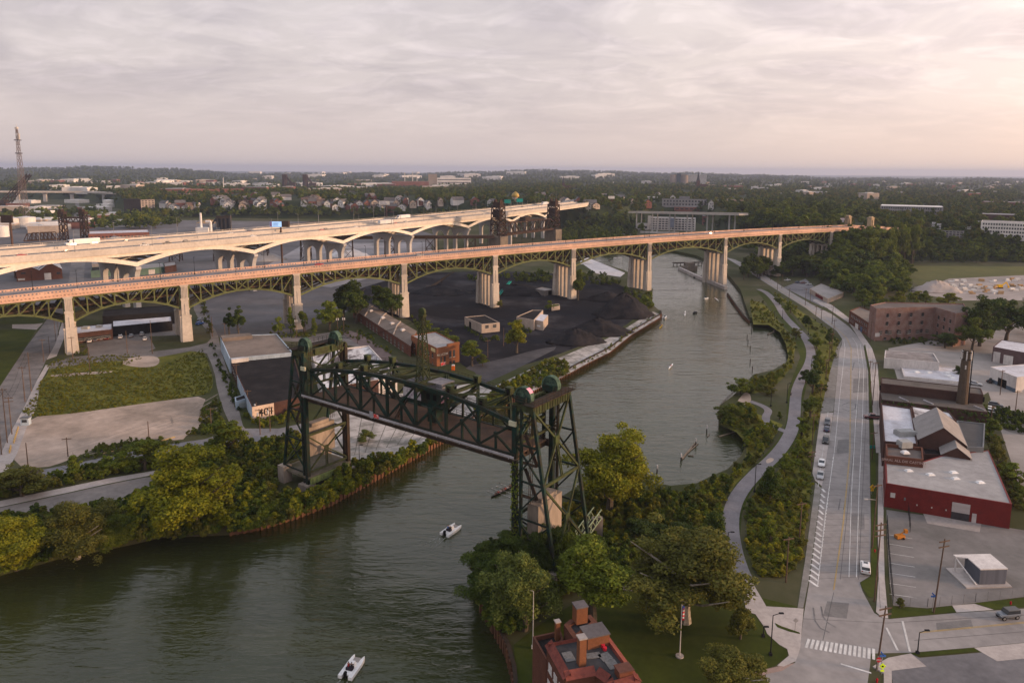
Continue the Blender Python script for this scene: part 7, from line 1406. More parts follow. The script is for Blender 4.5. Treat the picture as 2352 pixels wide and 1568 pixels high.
def car_proto(kind,col):
    if (kind,col) in PROTO: return PROTO[(kind,col)]
    st_,cab,ax,r=BODY[kind];t=thing({'sedan': 'parked_car','suv': 'sport_utility_car','jeep': 'off_road_car','pickup': 'pickup_truck'}[kind],'car',{'pickup': 'pickup truck'}.get(kind,'car'),local=True)
    b=MB().loft([ring(*s) for s in st_]).build('body',PAINT[col],t,smooth=False)
    rg=[[(x,-w/2,z),(x,w/2,z)] for x,w,z in cab];mb=MB();vs=[]
    for x,w,z in cab: vs+=[(x,-w/2,z),(x,w/2,z)]
    mb.add(vs,[(0,1,3,2),(2,3,5,4),(4,5,7,6),(0,2,4,6),(1,7,5,3)]);mb.build('window',m_cglass,t)
    mb=MB();(xa,wa,za),(xb,wb,zb)=cab[1],cab[2];mb.loft([[(x,-w/2 - .02,z - .03),(x,w/2 + .02,z - .03),(x,w/2 - .04,z + .05),(x,-w/2 + .04,z + .05)] for x,w,z in ((xa - .04,wa,za),(xb + .04,wb,zb))]);mb.build('roof',PAINT['black'] if kind == 'jeep' else PAINT[col],t)
    for x in ax:
        for s in (-1,1):
            y=s*(st_[2][1]/2 - .1);w=MB().tube((x,y - .11,r),(x,y + .11,r),r,n=14).build('wheel',m_tyre,t);MB().tube((x,y + s*.1,r),(x,y + s*.125,r),r*.6,n=10).build('rim',m_rim,w)
    L_=st_[-1];T_=st_[0]
    for s in (-1,1): MB().box((L_[0] - .08,s*L_[1]*.36,L_[3] - .2),(.2,.36,.16)).build('headlight',m_lamp,t);MB().box((T_[0] + .03,s*T_[1]*.4,T_[3] - .22),(.12,.26,.2)).build('tail_light',m_tail,t)
    if kind == 'pickup': MB().box((-1.75,0,1.0),(1.9,1.5,.1)).build('cargo_bed',m_black,t)
    if kind == 'jeep': MB().tube((-2.3,0,.95),(-2.08,0,.95),.38,n=12).build('spare_wheel',m_tyre,t)
    PROTO[(kind,col)]=t;return t
def hd(a,b,z=GZ): p,q=G(*a,z),G(*b,z);return math.atan2(q[1] - p[1],q[0] - p[0])
def car(kind,col,x,y,rz,label,z=GZ + .05,group=None,dz=0): p=G(x,y,z);p[2]+=dz;return place(car_proto(kind,col),p,rz,label,group)
up_=hd((1896,1090),(1912,960))
for k,(kd,c,x,y,l) in enumerate([('suv','grey',1900,973,'grey car parked at the far end of the roadside bay'),('sedan','navy',1899,988,'dark blue car second from the far end of the roadside bay'),('suv','black',1896,1015,'black car parked alone in the middle of the roadside bay'),('sedan','white',1887,1067,'white car near the near end of the roadside bay, farther of two pale ones'),('sedan','silver',1884,1095,'pale silver car at the very near end of the roadside bay')]): car(kd,c,x,y,up_ + (math.pi if k != 1 else 0),l)
car('suv','white',1987,1309,up_ + .03,'white car with a dark sunroof standing by the kerb corner near the crossing');MB().box((0,0,1.75),(.9,.8,.04)).build('sunroof',m_cglass,PROTO[('suv','white')])
car('jeep','steel',2314,1418,hd((2352,1409),(2200,1424)),'steel blue boxy off-road car on the cross street');car('pickup','maroon',2004,961,hd((2020,962),(1990,960)),'maroon pickup crossing the pavement out of the works gate')
car('sedan','black',1744,640,hd((1730,628),(1790,668)),'black car driving up the main road toward the arch bridge')
for kd,c,x,y,l in [('suv','grey',2287,933,'grey estate at the head of the yard row'),('sedan','white',2276,942,'white car first in the yard row beside the grey estate'),('suv','white',2280,950,'white car second in the yard row'),('sedan','black',2314,946,'black car in the yard, first of the dark row'),('suv','black',2316,955,'black car in the yard, second of the dark row'),('sedan','grey',2322,964,'grey car in the yard, last of the dark row'),('sedan','silver',2240,884,'silver car behind the long brown shed')]: car(kd,c,x,y,hd((2270,935),(2300,940)),l + ' behind the works')
car('pickup','white',2345,896,hd((2300,890),(2352,900)),'white pickup parked in the yard by the right edge');car('pickup','black',2280,878,.4,'black pickup beside the white metal shed')
car('pickup','white',1808,645,.5,'white pickup at the left of the little roadside car park');car('sedan','navy',1832,650,.5,'dark blue car in the little roadside car park');car('suv','white',1857,654,.5,'white car close to the grey roofed roadside shop');car('sedan','maroon',1845,651,.5,'maroon car between the dark blue and white ones at the roadside shop')
nb=hd((200,790),(330,780)) + math.pi/2
for kd,c,x,y,l in [('sedan','white',206,785,'white car first from the left'),('sedan','grey',219.5,782.5,'grey car second from the left'),('suv','steel',232,780,'steel blue car third from the left'),('sedan','maroon',246,779,'dark red car fourth from the left'),('suv','white',277,776,'white car fifth from the left'),('sedan','silver',301.5,773,'silver car sixth from the left'),('suv','silver',326,769.5,'pale silver car against the black warehouse'),('sedan','white',333,780,'white car alone nearest the grass')]: car(kd,c,x,y,nb,l + ' in the car park under the arch bridge')
car('sedan','silver',462,735,1.2,'silver car by the lane past the second stone pier');car('suv','blue',459,745,1.2,'bright blue car by the lane past the second stone pier')
# on the arch bridge
def hcar(kind,col,x,y,label): 
    p=None;s_,z_=hs_at(x,y);best=hp(s_,7.5,hzf(s_) + 2.32)
    for _ in range(3): s_+=(x - proj(best)[0])/FOC*np.linalg.norm(best);best=hp(s_,7.0,hzf(s_) + 2.32)
    return place(car_proto(kind,col),best,math.atan2(HU[1],HU[0]),label)
hcar('sedan','red',733,605,'red car alone on the arch bridge deck');hcar('suv','silver',964,588,'silver car on the arch bridge deck near its middle');hcar('sedan','white',1632,533,'white car on the arch bridge deck right of the river')
# motorway traffic
def icar(kind,col,x,far_,label,group=None,lane=0):
    o=(29 + lane*6) if far_ else (7 + lane*6);z=IZ0 + (.84 if far_ else -.06);s_=min(il,key=lambda q: abs(proj(ip(q,o,z))[0] - x));t=ipos(s_)[1];return place(car_proto(kind,col),ip(s_,o,z),math.atan2(t[1],t[0]) + (math.pi if far_ else 0),label,group)
for kd,c,x,f,l in [('sedan','red',50,0,'red car at the left edge of the viaduct'),('sedan','black',158,0,'black car in front of the white lorry'),('pickup','white',328,0,'white pickup'),('pickup','black',386,0,'black pickup'),('suv','grey',427,0,'grey car behind the black pickup'),('sedan','white',579,0,'white car left of the digital billboard'),('sedan','red',738,0,'red car right of the digital billboard'),('suv','black',748,0,'black car just behind the red one'),('sedan','white',818,0,'white car left of the middle lorry'),('sedan','red',908,0,'red car beside the middle lorry'),('suv','silver',932,0,'silver car right of the middle lorry'),('suv','white',168,1,'white car beside the lorry cab'),('suv','silver',217,1,'silver car behind the left lorry'),('sedan','black',285,1,'black car'),('sedan','blue',366,1,'bright blue car'),('sedan','white',531,1,'white car near the silo plant'),('sedan','maroon',573,1,'maroon car left of the digital billboard'),('sedan','silver',853,1,'silver car before the far lorry'),('sedan','black',886,1,'black car ahead of the far lorry'),('sedan','maroon',1022,1,'maroon car')]: icar(kd,c,x,f,l + (' on the far deck of the viaduct' if f else ' on the near deck of the viaduct'))
for k,x in enumerate((1050,1062,1110,1150,1185,1200,1225,1265,1290,1310)): icar(('sedan','suv')[k % 2],('grey','black','silver','white')[k % 4],x,k % 2,'small distant cars near the far end of the motorway viaduct','distant motorway cars')
def lorry(x,far_,label):
    t=thing('lorry',label,'lorry',local=True);MB().box((-4.5,0,1.1),(14.5,2.6,2.9)).build('trailer',PAINT['white'],t);mb=MB();mb.loft([[(5.3 + dx,-w,1.0),(5.3 + dx,w,1.0),(5.3 + dx,w,z),(5.3 + dx,-w,z)] for dx,w,z in ((-1.9,1.25,3.9),(-.4,1.25,3.7),(.1,1.2,2.3),(1.7,1.1,2.0))]);mb.build('cab',PAINT['white'],t);MB().box((5.15,0,2.35),(.5,2.1,.9)).build('windscreen',m_cglass,t)
    for x_ in (-10.4,-9.1,1.5,2.8,6.2):
        for s in (-1,1): MB().tube((x_,s*1.05 - .15,.5),(x_,s*1.05 + .15,.5),.5,n=12).build('wheel',m_tyre,t)
    o=30 if far_ else 9;z=IZ0 + (.84 if far_ else -.06);s_=min(il,key=lambda q: abs(proj(ip(q,o,z))[0] - x));d=ipos(s_)[1];t.location=ip(s_,o,z);t.rotation_euler[2]=math.atan2(d[1],d[0]) + (math.pi if far_ else 0)
lorry(183,1,'white articulated lorry on the far deck at left');lorry(893,0,'white articulated lorry on the near deck in the middle of the viaduct');lorry(921,1,'white articulated lorry on the far deck in the middle of the viaduct');lorry(1248,1,'white articulated lorry at the far end of the viaduct')

# ------------------------------------------------------------------ poles, lamps, signs
m_wood=M('pole_wood',(.13,.085,.06),(.09,.062,.046),scale=1.5);m_lampb=M('black_lamp_post',(.02,.02,.022));m_lampg=M('grey_lamp_post',(.30,.29,.29));m_can=M('transformer',(.50,.49,.48))
def pole(x,yb,yt,label,arms=1,cans=0,rz=.3,lamp=False,group=None,tilt=0,rad_=.17):
    b=G(x,yb);h=max(4,ZT(b,yt) - GZ);t=thing('utility_pole',label,'pole',b,group=group);org=b;u_=np.array([math.cos(rz),math.sin(rz),0]);top=b + [tilt,0,h];MB().tube(b - [0,0,.5],top,rad_,rad_*.65,7).build('post',m_wood,t)
    for k in range(arms): z=top - [0,0,.5 + k*1.1];MB().beam(z - u_*1.25,z + u_*1.25,.16,.2).build('crossarm',m_wood,t)
    for k in range(cans): z=b + (top - b)*.72 + u_*(.45 if k % 2 else -.45);MB().tube(z,z + [0,0,1.0],.3,n=10).build('transformer',m_can,t)
    if lamp: z=b + (top - b)*.75;e=z + np.array([-2.6,-.6,.5]);a_=MB().beam(z,e,.08).build('lamp_arm',m_lampg,t);MB().box(e - [0,0,.15],(.8,.35,.18)).build('lamp_head',m_frame,a_)
    return top
z5=lambda x,y: (x*.26177,673.7 + y*.26177);z8=lambda x,y: (1739.4 + x*.26177,673.7 + y*.26177);z4=lambda x,y: (1739.4 + x*.33595,1041.2 + y*.33595);z4b=lambda x,y: (1739.4 + x*.26177,336.9 + y*.26177);z6=lambda x,y: (588 + x*.26177,673.7 + y*.26177)
def poles(f,L_,label,group,**k):
    tops=[]
    for a in L_: X,Y=f(a[0],a[1]);tops.append(pole(X,Y,f(a[0],a[2])[1],label if len(a) < 5 else a[4],arms=a[3],group=group if len(a) < 5 else None,**k))
    return tops
def wires(name,label,tops,offs=(-.9,.9),group=None):
    mb=MB()
    for p,q in zip(tops[:-1],tops[1:]):
        sag=np.linalg.norm(q - p)*.03
        for o in offs:
            pts=[p + (q - p)*k/6 + np.array([o,0,-.4 - sag*4*(k/6)*(1 - k/6)]) for k in range(7)]
            for a,b in zip(pts[:-1],pts[1:]): mb.beam(a,b,.045)
    tag(mb.build(name,m_black),label,'wire',group)
tp=poles(z5,[(275,855,515,0),(220,950,640,1),(105,1235,905,2),(65,1310,830,1),(15,1415,890,1)],'tall wooden utility poles in the row along the left street','left street poles');wires('power_line','power wires strung along the left street poles',tp)
poles(z5,[(245,1505,1310,0),(597,1430,1262,1),(1307,1270,1120,0),(1855,1190,1000,1)],'short wooden poles round the pale sand lot','sand lot poles');poles(z5,[(1118,525,330,0),(1337,530,235,0),(790,690,470,0),(640,575,378,1)],'slim poles beside the weed field and car park','weed field poles')
poles(z5,[(385,600,400,1),(437,520,375,0),(490,415,225,0),(515,370,245,0)],'poles along the left street in front of the first stone pier','first pier street poles',rad_=.13);poles(z5,[(1865,380,205,0),(1975,380,258,1),(2080,820,615,1),(2178,1010,845,1)],'wooden poles along the side of the 401 warehouse','warehouse side poles')
tq=poles(z6,[(37,1240,1010,1),(125,1210,990,2),(8,1100,955,0)],'wooden poles in front of the painted 401 wall','401 wall poles',cans=1);tr_=poles(z6,[(355,390,195,0),(432,350,200,0),(717,350,190,0),(772,365,180,0)],'slim poles with transformers by the third stone pier','third pier poles',cans=2)
poles(z6,[(2033,565,405,1),(2172,460,300,0),(1622,650,530,0),(890,440,320,0)],'slim poles scattered round the coal yard lane','coal yard poles')
tp=poles(z4b,[(55,1135,1010,0),(115,1170,1055,1),(175,1260,1122,1),(215,1240,1122,1),(278,1330,1245,1),(420,1390,1245,1),(462,1375,1245,0)],'wooden poles along the far stretch of the main road','far main road poles');wires('power_line','power wires along the far stretch of the main road',tp)
tp=poles(z8,[(513,200,110,1),(560,230,138,1),(655,270,95,1),(668,370,230,1),(650,520,345,1),(625,640,425,1),(600,760,575,1),(556,900,790,2,'pole with twin transformers beside the main road strip'),(480,1330,1055,1),(470,1560,1378,2)],'wooden poles along the strip left of the main road','strip poles');wires('power_line','power wires along the poles left of the main road',tp)
tp=poles(z8,[(990,430,243,1,'lone pole at the corner of the derelict warehouse'),(985,715,590,1),(990,870,770,0),(1010,980,600,1),(1005,1460,1210,1)],'wooden poles on the right pavement of the main road','right pavement poles');wires('power_line','power wires along the right pavement poles',tp)
a=[pole(*z4(785,645),z4(0,205)[1],'slim dark pole on the grass verge by the red workshop',1,lamp=True),pole(*z4(800,1010),z4(0,470)[1],'tall wooden pole on the verge at the car park fence',3,cans=0),pole(*z4(815,1480),z4(0,1040)[1],'tall leaning pole by the stop sign at the crossing',2,tilt=.6)];wires('power_line','power wires over the street corner poles',a)
pole(*z4(195,880),z4(0,568)[1],'weathered pole with braces left of the road hatching',1);pole(*z4(285,620),z4(0,330)[1],'dark pole beside the gravel verge left of the road',1);pole(*z4(1205,1088),z4(0,582)[1],'leaning wooden pole inside the car park',2,tilt=.7)
for a_,l in (((2130,890,670),'yard pole nearest the white metal shed'),((2265,1030,850),'yard pole in front of the dark car row'),((2045,1160,985),'slim pole in the hedge behind the works')): pole(*z8(a_[0],a_[1]),z8(0,a_[2])[1],l,1)
def lamp(x,yb,yt,label,mat=None,group=None,arm=(1.6,.5),z=None,b=None,h=None):
    b=G(x,yb) if b is None else b;h=(ZT(b,yt) - b[2]) if h is None else h;t=thing('street_lamp',label,'street lamp',b,group=group);MB().tube(b - [0,0,.2],b + [0,0,h],.12,.07,7).build('post',mat or m_lampb,t);a_=np.array([arm[0],arm[1],0.]);r_=MB().beam(b + [0,0,h],b + a_ + [0,0,h + .15],.09).build('arm',mat or m_lampb,t);MB().box(b + a_ + [0,0,h + .02],(.8,.36,.16)).build('lamp_head',mat or m_lampb,t);MB().box(b - [0,0,.2],(.5,.5,.7)).build('base',mat or m_lampb,t)
lamp(*z4(90,1378),z4(0,1105)[1],'black lamp post at the lawn corner left of the crossing');lamp(*z4(1095,1368),z4(0,1222)[1],'short black lamp post at the edge of the forecourt');lamp(*z4(40,1252),z4(0,1185)[1],'small black lamp post on the lawn beside the plaza',arm=(.5,0))
for x,yb,yt in [z8(470,705) + (z8(0,565)[1],),z8(258,960) + (z8(0,790)[1],),z8(383,1285) + (z8(0,1120)[1],),z8(118,990) + (z8(0,835)[1],),z8(448,360) + (z8(0,250)[1],),z8(220,222) + (z8(0,130)[1],),(1669,1290,1222),(1733,1130,1066),(1778,735,715)]: lamp(x,yb,yt,'slim black lamp posts standing along the bike path',group='bike path lamps',arm=(.9,0))
lamp(826,1075,1022,'black twin floodlight post on the bank right of the left lift bridge tower',arm=(.7,0));lamp(*S_(205,980),0,'white hooked lamp on the river corner of the fire station',m_frame,arm=(-1.2,.3),h=10.8)
s=hs[0] - 30;k=0
while s < S1 + 60:
    if s < S1:
        for o in (2.8,HW - 2.8):
            if (k % 2 == 0) == (o < 5): b=hp(s,o,hzf(s) + 2.5);lamp(0,0,0,'dark lamp posts along the arch bridge deck',group='arch bridge lamps',arm=(HV[0]*(1.2 if o < 5 else -1.2),HV[1]*(1.2 if o < 5 else -1.2)),b=b,h=8.5)
    s+=17;k+=1
s=is_at(60) - 20
while s < il[-1]:
    for o,z,sg in ((-.1,.8,1),(43.7,1.9,-1),(21.4,1.0,1)):
        if o == 21.4 and int(s) % 2: continue
        t_=ipos(s)[1];lamp(0,0,0,'grey lamp posts along the motorway viaduct',m_lampg,'viaduct lamps',(-t_[1]*2.5*sg,t_[0]*2.5*sg),b=ip(s,o,IZ0 + z),h=11.5)
    s+=43
def sign(name,label,x,yb,yt,mk,cat='sign'):
    b=G(x,yb);h=ZT(b,yt) - GZ;t=thing(name,label,cat,b);MB().tube(b,b + [0,0,h],.05,n=6).build('post',m_lampg,t);mk(t,b,h);return t
def disc(t,c,r,n,mat,rot=0,nm='plate'): mb=MB();q=[c + np.array([r*math.cos(rot + 6.2832*k/n),0,r*math.sin(rot + 6.2832*k/n)]) for k in range(n)];mb.slab(q,(0,-.03,0),(0,.03,0));return mb.build(nm,mat,t)
m_stop=M('stop_red',(.42,.015,.03));m_lime=M('lime_sign',(.62,.85,.03),(.58,.78,.03));m_amber=M('amber_sign',(.75,.42,.01));m_signg=M('green_sign',(.02,.30,.25));m_signb=M('blue_sign',(.06,.16,.5))
def mk(t,b,h): disc(t,b + [0,-.3,h - .45],.45,8,m_stop,math.pi/8);text(t,'STOP',b + [-.4,-.3,0],b + [.4,-.3,0],.5,GZ + h - .6,.36,m_wpaint,out=.05)
sign('stop_sign','red STOP sign beside the leaning pole at the crossing',2014,1540,1506,mk)
def mk(t,b,h): disc(t,b + [0,-.1,h - .55],.55,4,m_lime);disc(t,b + [0,-.16,h - .55],.16,6,m_black,0,'walker_symbol');MB().box(b + [0,-.1,h - 1.55],(.6,.06,.35)).build('arrow_plate',m_lime,t)
sign('crossing_sign','lime yellow diamond walker sign at the crossing',2025,1547,1521,mk)
def mk(t,b,h): disc(t,b + [0,-.1,h - .7],.75,4,m_amber);MB().box(b + [0,-.1,h - 1.8],(.8,.06,.5)).build('speed_plate',m_amber,t);MB().beam(b + [-.25,-.16,h - .9],b + [.2,-.16,h - .5],.08).build('arrow_symbol',m_black,t)
sign('warning_sign','amber diamond bend sign on the verge by the red workshop',2002,1136,1112,mk)
def mk(t,b,h): MB().box(b + [0,-.05,h - .4],(1.1,.05,.35)).build('blade',m_signb,t);MB().box(b + [0,0,h - .05],(.05,1.1,.3)).build('blade',m_signb,t)
sign('street_name_sign','blue street name sign above the stop sign corner',2024,1535,1502,mk);sign('street_name_sign','blue street name sign on the verge near the leaning car park pole',2141,1404,1366,mk)
def mk(t,b,h): disc(t,b + [0,-.05,h - .5],.5,4,m_lampg)
sign('diamond_sign','grey diamond sign seen from behind on the plaza by the road',1826,1448,1418,mk)
for x,yb,yt,l in ((186,781,764,'green street sign beside the first stone pier'),(2003,1030,1022,'green sign on the verge by the works wall')): sign('guide_sign',l,x,yb,yt,lambda t,b,h: MB().box(b + [0,-.05,h - 1.0],(1.6,.06,1.0)).build('plate',m_signg,t))
for k,(x,w) in enumerate(((920 + 622,0),)): pass
for k,(x,o) in enumerate(((1169,43),(1196,43))):
    s_=min(il,key=lambda q: abs(proj(ip(q,o,IZ0 + 6))[0] - x));b=ip(s_,o + 2,IZ0 + 1);t=thing('motorway_sign','green motorway guide sign over the far deck, %s one' % ('left' if k == 0 else 'right'),'sign',b);MB().box(b + [0,0,5],(8,.3,4.5)).build('panel',m_signg,t);mb=MB();mb.beam(b + [-3,0,-1],b + [-3,0,6],.3);mb.beam(b + [3,0,-1],b + [3,0,6],.3);mb.build('gantry',m_lampg,t)
# flag
b=G(1561,1507);h=ZT(b,1388) - GZ;t=thing('flagpole','white flagpole with a limp striped flag on the lawn','flagpole',b);MB().tube(b,b + [0,0,h],.11,.06,8).build('post',m_wpaint,t);mb=MB();fz=h - 2.6
for k in range(7): mb.box(b + [.3,0,fz - .2 + k*.32],(.36 - .04*(k % 2),.2,.32),.2*k,mi=k % 2)
fl=mb.build('flag',[M('flag_red',(.5,.03,.05)),m_wpaint],t);MB().box(b + [.26,0,fz + 1.75],(.32,.24,.6),.3).build('canton',M('flag_blue',(.03,.05,.2)),fl);mb=MB();mb.tube(b - [0,0,.1],b + [0,0,.25],.7,n=12);mb.build('base',m_walk,t)

# ------------------------------------------------------------------ people, boats
m_skin=M('skin',(.42,.26,.18));SHIRT={k: M('shirt_' + k,c) for k,c in {'dark': (.03,.03,.04),'white': (.6,.6,.62),'blue': (.08,.2,.5),'red': (.4,.04,.05)}.items()};m_hair=M('dark_hair',(.03,.02,.015))
POSE={'stand': [(0,0,.95),(0,0,1.25),(0,0,1.47),(.03,0,1.68),(0,.2,1.42),(.05,.26,1.15),(.16,.25,.92),(0,-.2,1.42),(-.05,-.26,1.15),(.06,-.25,.9),(.06,.1,.9),(.16,.11,.5),(.05,.11,.06),(.2,.11,.03),(-.06,-.1,.9),(-.1,-.11,.5),(-.26,-.11,.08),(-.12,-.11,.03)],
        'sit': [(0,0,.12),(-.04,0,.42),(0,0,.64),(.04,0,.86),(0,.2,.6),(.22,.24,.42),(.46,.2,.42),(0,-.2,.6),(.22,-.24,.42),(.46,-.2,.42),(.08,.1,.12),(.42,.11,.34),(.72,.11,.1),(.84,.11,.14),(.08,-.1,.12),(.42,-.11,.34),(.72,-.11,.1),(.84,-.11,.14)]}
RADII=[.14,.145,.09,.105,.065,.05,.04,.065,.05,.04,.09,.065,.045,.04,.09,.065,.045,.04]
PB={}
def person(pose,shirt,loc,rz,label,group=None):
    if pose not in PB:
        me=bpy.data.meshes.new('body');me.from_pydata(POSE[pose],[(0,1),(1,2),(2,3),(2,4),(4,5),(5,6),(2,7),(7,8),(8,9),(0,10),(10,11),(11,12),(12,13),(0,14),(14,15),(15,16),(16,17)],[]);o=bpy.data.objects.new('body',me);COL.objects.link(o);md=o.modifiers.new('skin','SKIN');o.modifiers.new('sub','SUBSURF').levels=1
        for i,r in enumerate(RADII): me.skin_vertices[0].data[i].radius=(r,r)
        me.skin_vertices[0].data[0].use_root=True;m2=bpy.data.meshes.new_from_object(o.evaluated_get(bpy.context.evaluated_depsgraph_get()));bpy.data.objects.remove(o);m2.materials.clear();m2.materials.append(m_skin);P_=POSE[pose]
        tr_={}
        for k,m_ in SHIRT.items(): mb=MB();mb.tube(P_[0],P_[1],.165,.175,10);mb.tube(P_[1],np.array(P_[2]) - [0,0,.02],.175,.12,10);mb.tube(P_[4],P_[5],.085,.07,8);mb.tube(P_[7],P_[8],.085,.07,8);tr_[k]=mb.mesh('shirt',m_)
        mb=MB();h=np.array(P_[3]);mb.tube(h + [-.02,0,.0],h + [-.02,0,.12],.118,.06,10);hm_=mb.mesh('hair',m_hair);mb=MB();
        for a,b_ in ((0,10),(10,11),(0,14),(14,15)): mb.tube(P_[a],P_[b_],.11,.085,8)
        PB[pose]=(m2,tr_,hm_,mb.mesh('shorts',M('dark_cloth',(.03,.03,.035))))
    m2,tr_,hm_,sh_=PB[pose];o=bpy.data.objects.new('person',m2);COL.objects.link(o);o.location=[float(v) for v in loc];o.rotation_euler[2]=rz;tag(o,label,'person',group)
    for nm,me in (('shirt',tr_[shirt]),('hair',hm_),('shorts',sh_)): c=bpy.data.objects.new(nm,me);COL.objects.link(c);c.parent=o
person('stand','dark',G(*z8(293,908)) + [0,0,.06],1.4,'person in dark clothes walking along the bike path')
def hull(L_,w,h,n=10,z=0): return [[(L_*(k/n - .5),-w/2*f,z + h),(L_*(k/n - .5),0,z - .02),(L_*(k/n - .5),w/2*f,z + h)] for k in range(n + 1) for f in [max(.05,1 - abs(2*k/n - 1) ** 3)]]
m_gel=M('white_gelcoat',(.74,.73,.72),(.68,.67,.66),rough=.3)
def launch(a,b,label,kind):
    p,q=G(*a,0),G(*b,0);c=(p + q)/2;rz=math.atan2(*(q - p)[[1,0]]);L_=np.linalg.norm(q - p);t=thing('catamaran_launch',label,'boat',c,rz,local=True)
    for s in (-1,1): mb=MB();mb.loft([[(x*L_,s*.95 - w,.02),(x*L_,s*.95 + w,.02),(x*L_,s*.95 + w,.62 + u),(x*L_,s*.95 - w,.62 + u)] for x,w,u in ((-.5,.36,0),(.2,.36,.02),(.4,.24,.1),(.5,.05,.16))]);mb.build('hull',m_gel,t)
    MB().box((-.03*L_,0,.45),(L_*.8,1.7,.2)).build('deck',m_gel,t);MB().box((.3*L_,0,.66),(L_*.22,1.2,.03)).build('foredeck_mat',M('grey_mat',(.34,.31,.29)),t);MB().box((-.02*L_,0,.64),(1.2,1.1,.8),taper=.8).build('console',m_gel,t);MB().box((-.16*L_,0,.64),(.8,1.2,.45)).build('seat',M('dark_seat',(.04,.035,.045)),t);mb=MB();mb.box((-.47*L_,0,.3),(.5,.4,.75));mb.box((-.47*L_,0,1.0),(.62,.46,.35),taper=.8);mb.build('outboard',m_black,t)
    u_=nrm(q - p);v_=np.array([-u_[1],u_[0],0])
    for k,sh in enumerate(kind): person('sit',sh,c + u_*(-.18*L_ + .2) + v_*(.3 - .6*k) + [0,0,.98],rz,'person in a %s top seated in the %s' % (sh,label.replace(' right of centre','').replace('white catamaran ','')))
    mb=MB();
    for s in (-1,1):
        pts=[p - u_*(d_) + v_*s*(.6 + d_*.16) for d_ in np.linspace(.3,7,8)]
        for i,(x,y) in enumerate(zip(pts[:-1],pts[1:])): mb.beam(x + [0,0,.015],y + [0,0,.015],.22 - .025*i,.03)
    for d_ in (1.2,2.6,4.4): mb.beam(p - u_*d_ + v_*.3 + [0,0,.015],p - u_*(d_ + 1.0) - v_*.2 + [0,0,.015],.25,.03)
    struct(mb.build('wake_foam',M('wake_foam',(.26,.27,.25),(.12,.125,.11),scale=2,lo=.4,hi=.6)),'stuff','foam of the wake behind a launch')
launch((1020,1231),(1052,1209),'white catamaran launch on the river right of centre',('blue','dark'));launch((792,1560),(826,1513),'white catamaran launch on the river at the bottom edge',('red','dark'))
def shell(a,b,crew,label,col,oar=3.0,shirts=('dark','red','white')):
    p,q=G(*a,0),G(*b,0);c=(p + q)/2;rz=math.atan2(*(q - p)[[1,0]]);L_=np.linalg.norm(q - p);t=thing('rowing_shell',label,'boat',c,rz,local=True);MB().loft(hull(L_,.75,.34,z=.02),cap=False).add([],[]).build('hull',col,t);mb=MB();vs=[v for r in hull(L_,.72,.3,z=.02) for v in (r[0],r[2])];mb.add(vs,[(2*i,2*i + 1,2*i + 3,2*i + 2) for i in range(10)]);mb.build('deck',col,t);u_=nrm(q - p)
    for k in range(crew):
        x=(-.36 + .72*(k + .5)/crew)*L_;person('sit',shirts[k % 3],c + u_*x + [0,0,.2],rz + math.pi,'rowers seated in the %s' % label.split(' on ')[0].split(' by ')[0],'rowers of the ' + label.split(' on ')[0])
        for s in ((-1,1) if crew < 3 else ((-1,) if k % 2 else (1,))): o_=MB();o_.beam((x,0,.45),(x + .5,s*oar,.12),.04);o_.box((x + .5,s*oar,.05),(.18,.45,.06));o_.build('oar',m_wpaint,t)
shell((1128,1143),(1186,1113),8,'black eight oared shell on the water left of the right tower',M('black_hull',(.015,.015,.018)),3.4);shell((1536,848),(1546,836),1,'white single scull on the wide bend',m_gel,2.2,('red',)*3);shell((1515,754),(1522,746),2,'yellow tipped double on the water by the quay corner',M('yellow_hull',(.6,.45,.06)),2.0);shell((1573,727),(1574,715),1,'slim white scull on the water beyond the quay corner',m_gel,2.2);shell((1641,684),(1651,692),2,'white double scull on the water near the river pier',m_gel,2.2,('red','white','dark'));shell((1396,599),(1402,598),1,'small dark canoe on the far reach',MATS['black_hull'],1.5)
def skiff(x,y,L_,rz,label,col): t=thing('motor_boat',label,'boat',G(x,y,0),rz,local=True);MB().loft([[(k*L_,-w,.7),(k*L_,-w*.7,0),(k*L_,w*.7,0),(k*L_,w,.7)] for k,w in ((-.5,.9),(.1,1.0),(.35,.7),(.5,.08))]).build('hull',col,t);MB().box((-.05*L_,0,.6),(1.4,1.1,.8),taper=.8).build('console',m_cglass,t);MB().box((-.52*L_,0,.3),(.4,.4,.8)).build('outboard',m_black,t)
skiff(1527,729.5,6,1.2,'small white motor boat off the quay corner',m_gel);skiff(1597,719,5,1.0,'small dark motor boat in mid river',MATS['black_hull']);skiff(1419,593,9,.2,'white motor boat on the far reach',m_gel);skiff(1622,686,4.5,.6,'small white launch by the double scull',m_gel);skiff(1197,1562,9,1.9,'red fishing boat cut off by the bottom edge beside the fire station',M('red_boat',(.22,.05,.04)))
for k in range(6): skiff(4 + k*7,610 + (k % 3)*3,9,.3,'white boats laid up beside the brick boat store',m_gel) if k == 0 else dup(bpy.data.objects['motor_boat.005']).__setattr__('location',[float(v) for v in G(4 + k*7,610 + (k % 3)*3)])
for o in [o for o in bpy.data.objects if o.get('label','').startswith('white boats laid')]: o['group']='boats laid up ashore';o.location[2]=GZ + .6

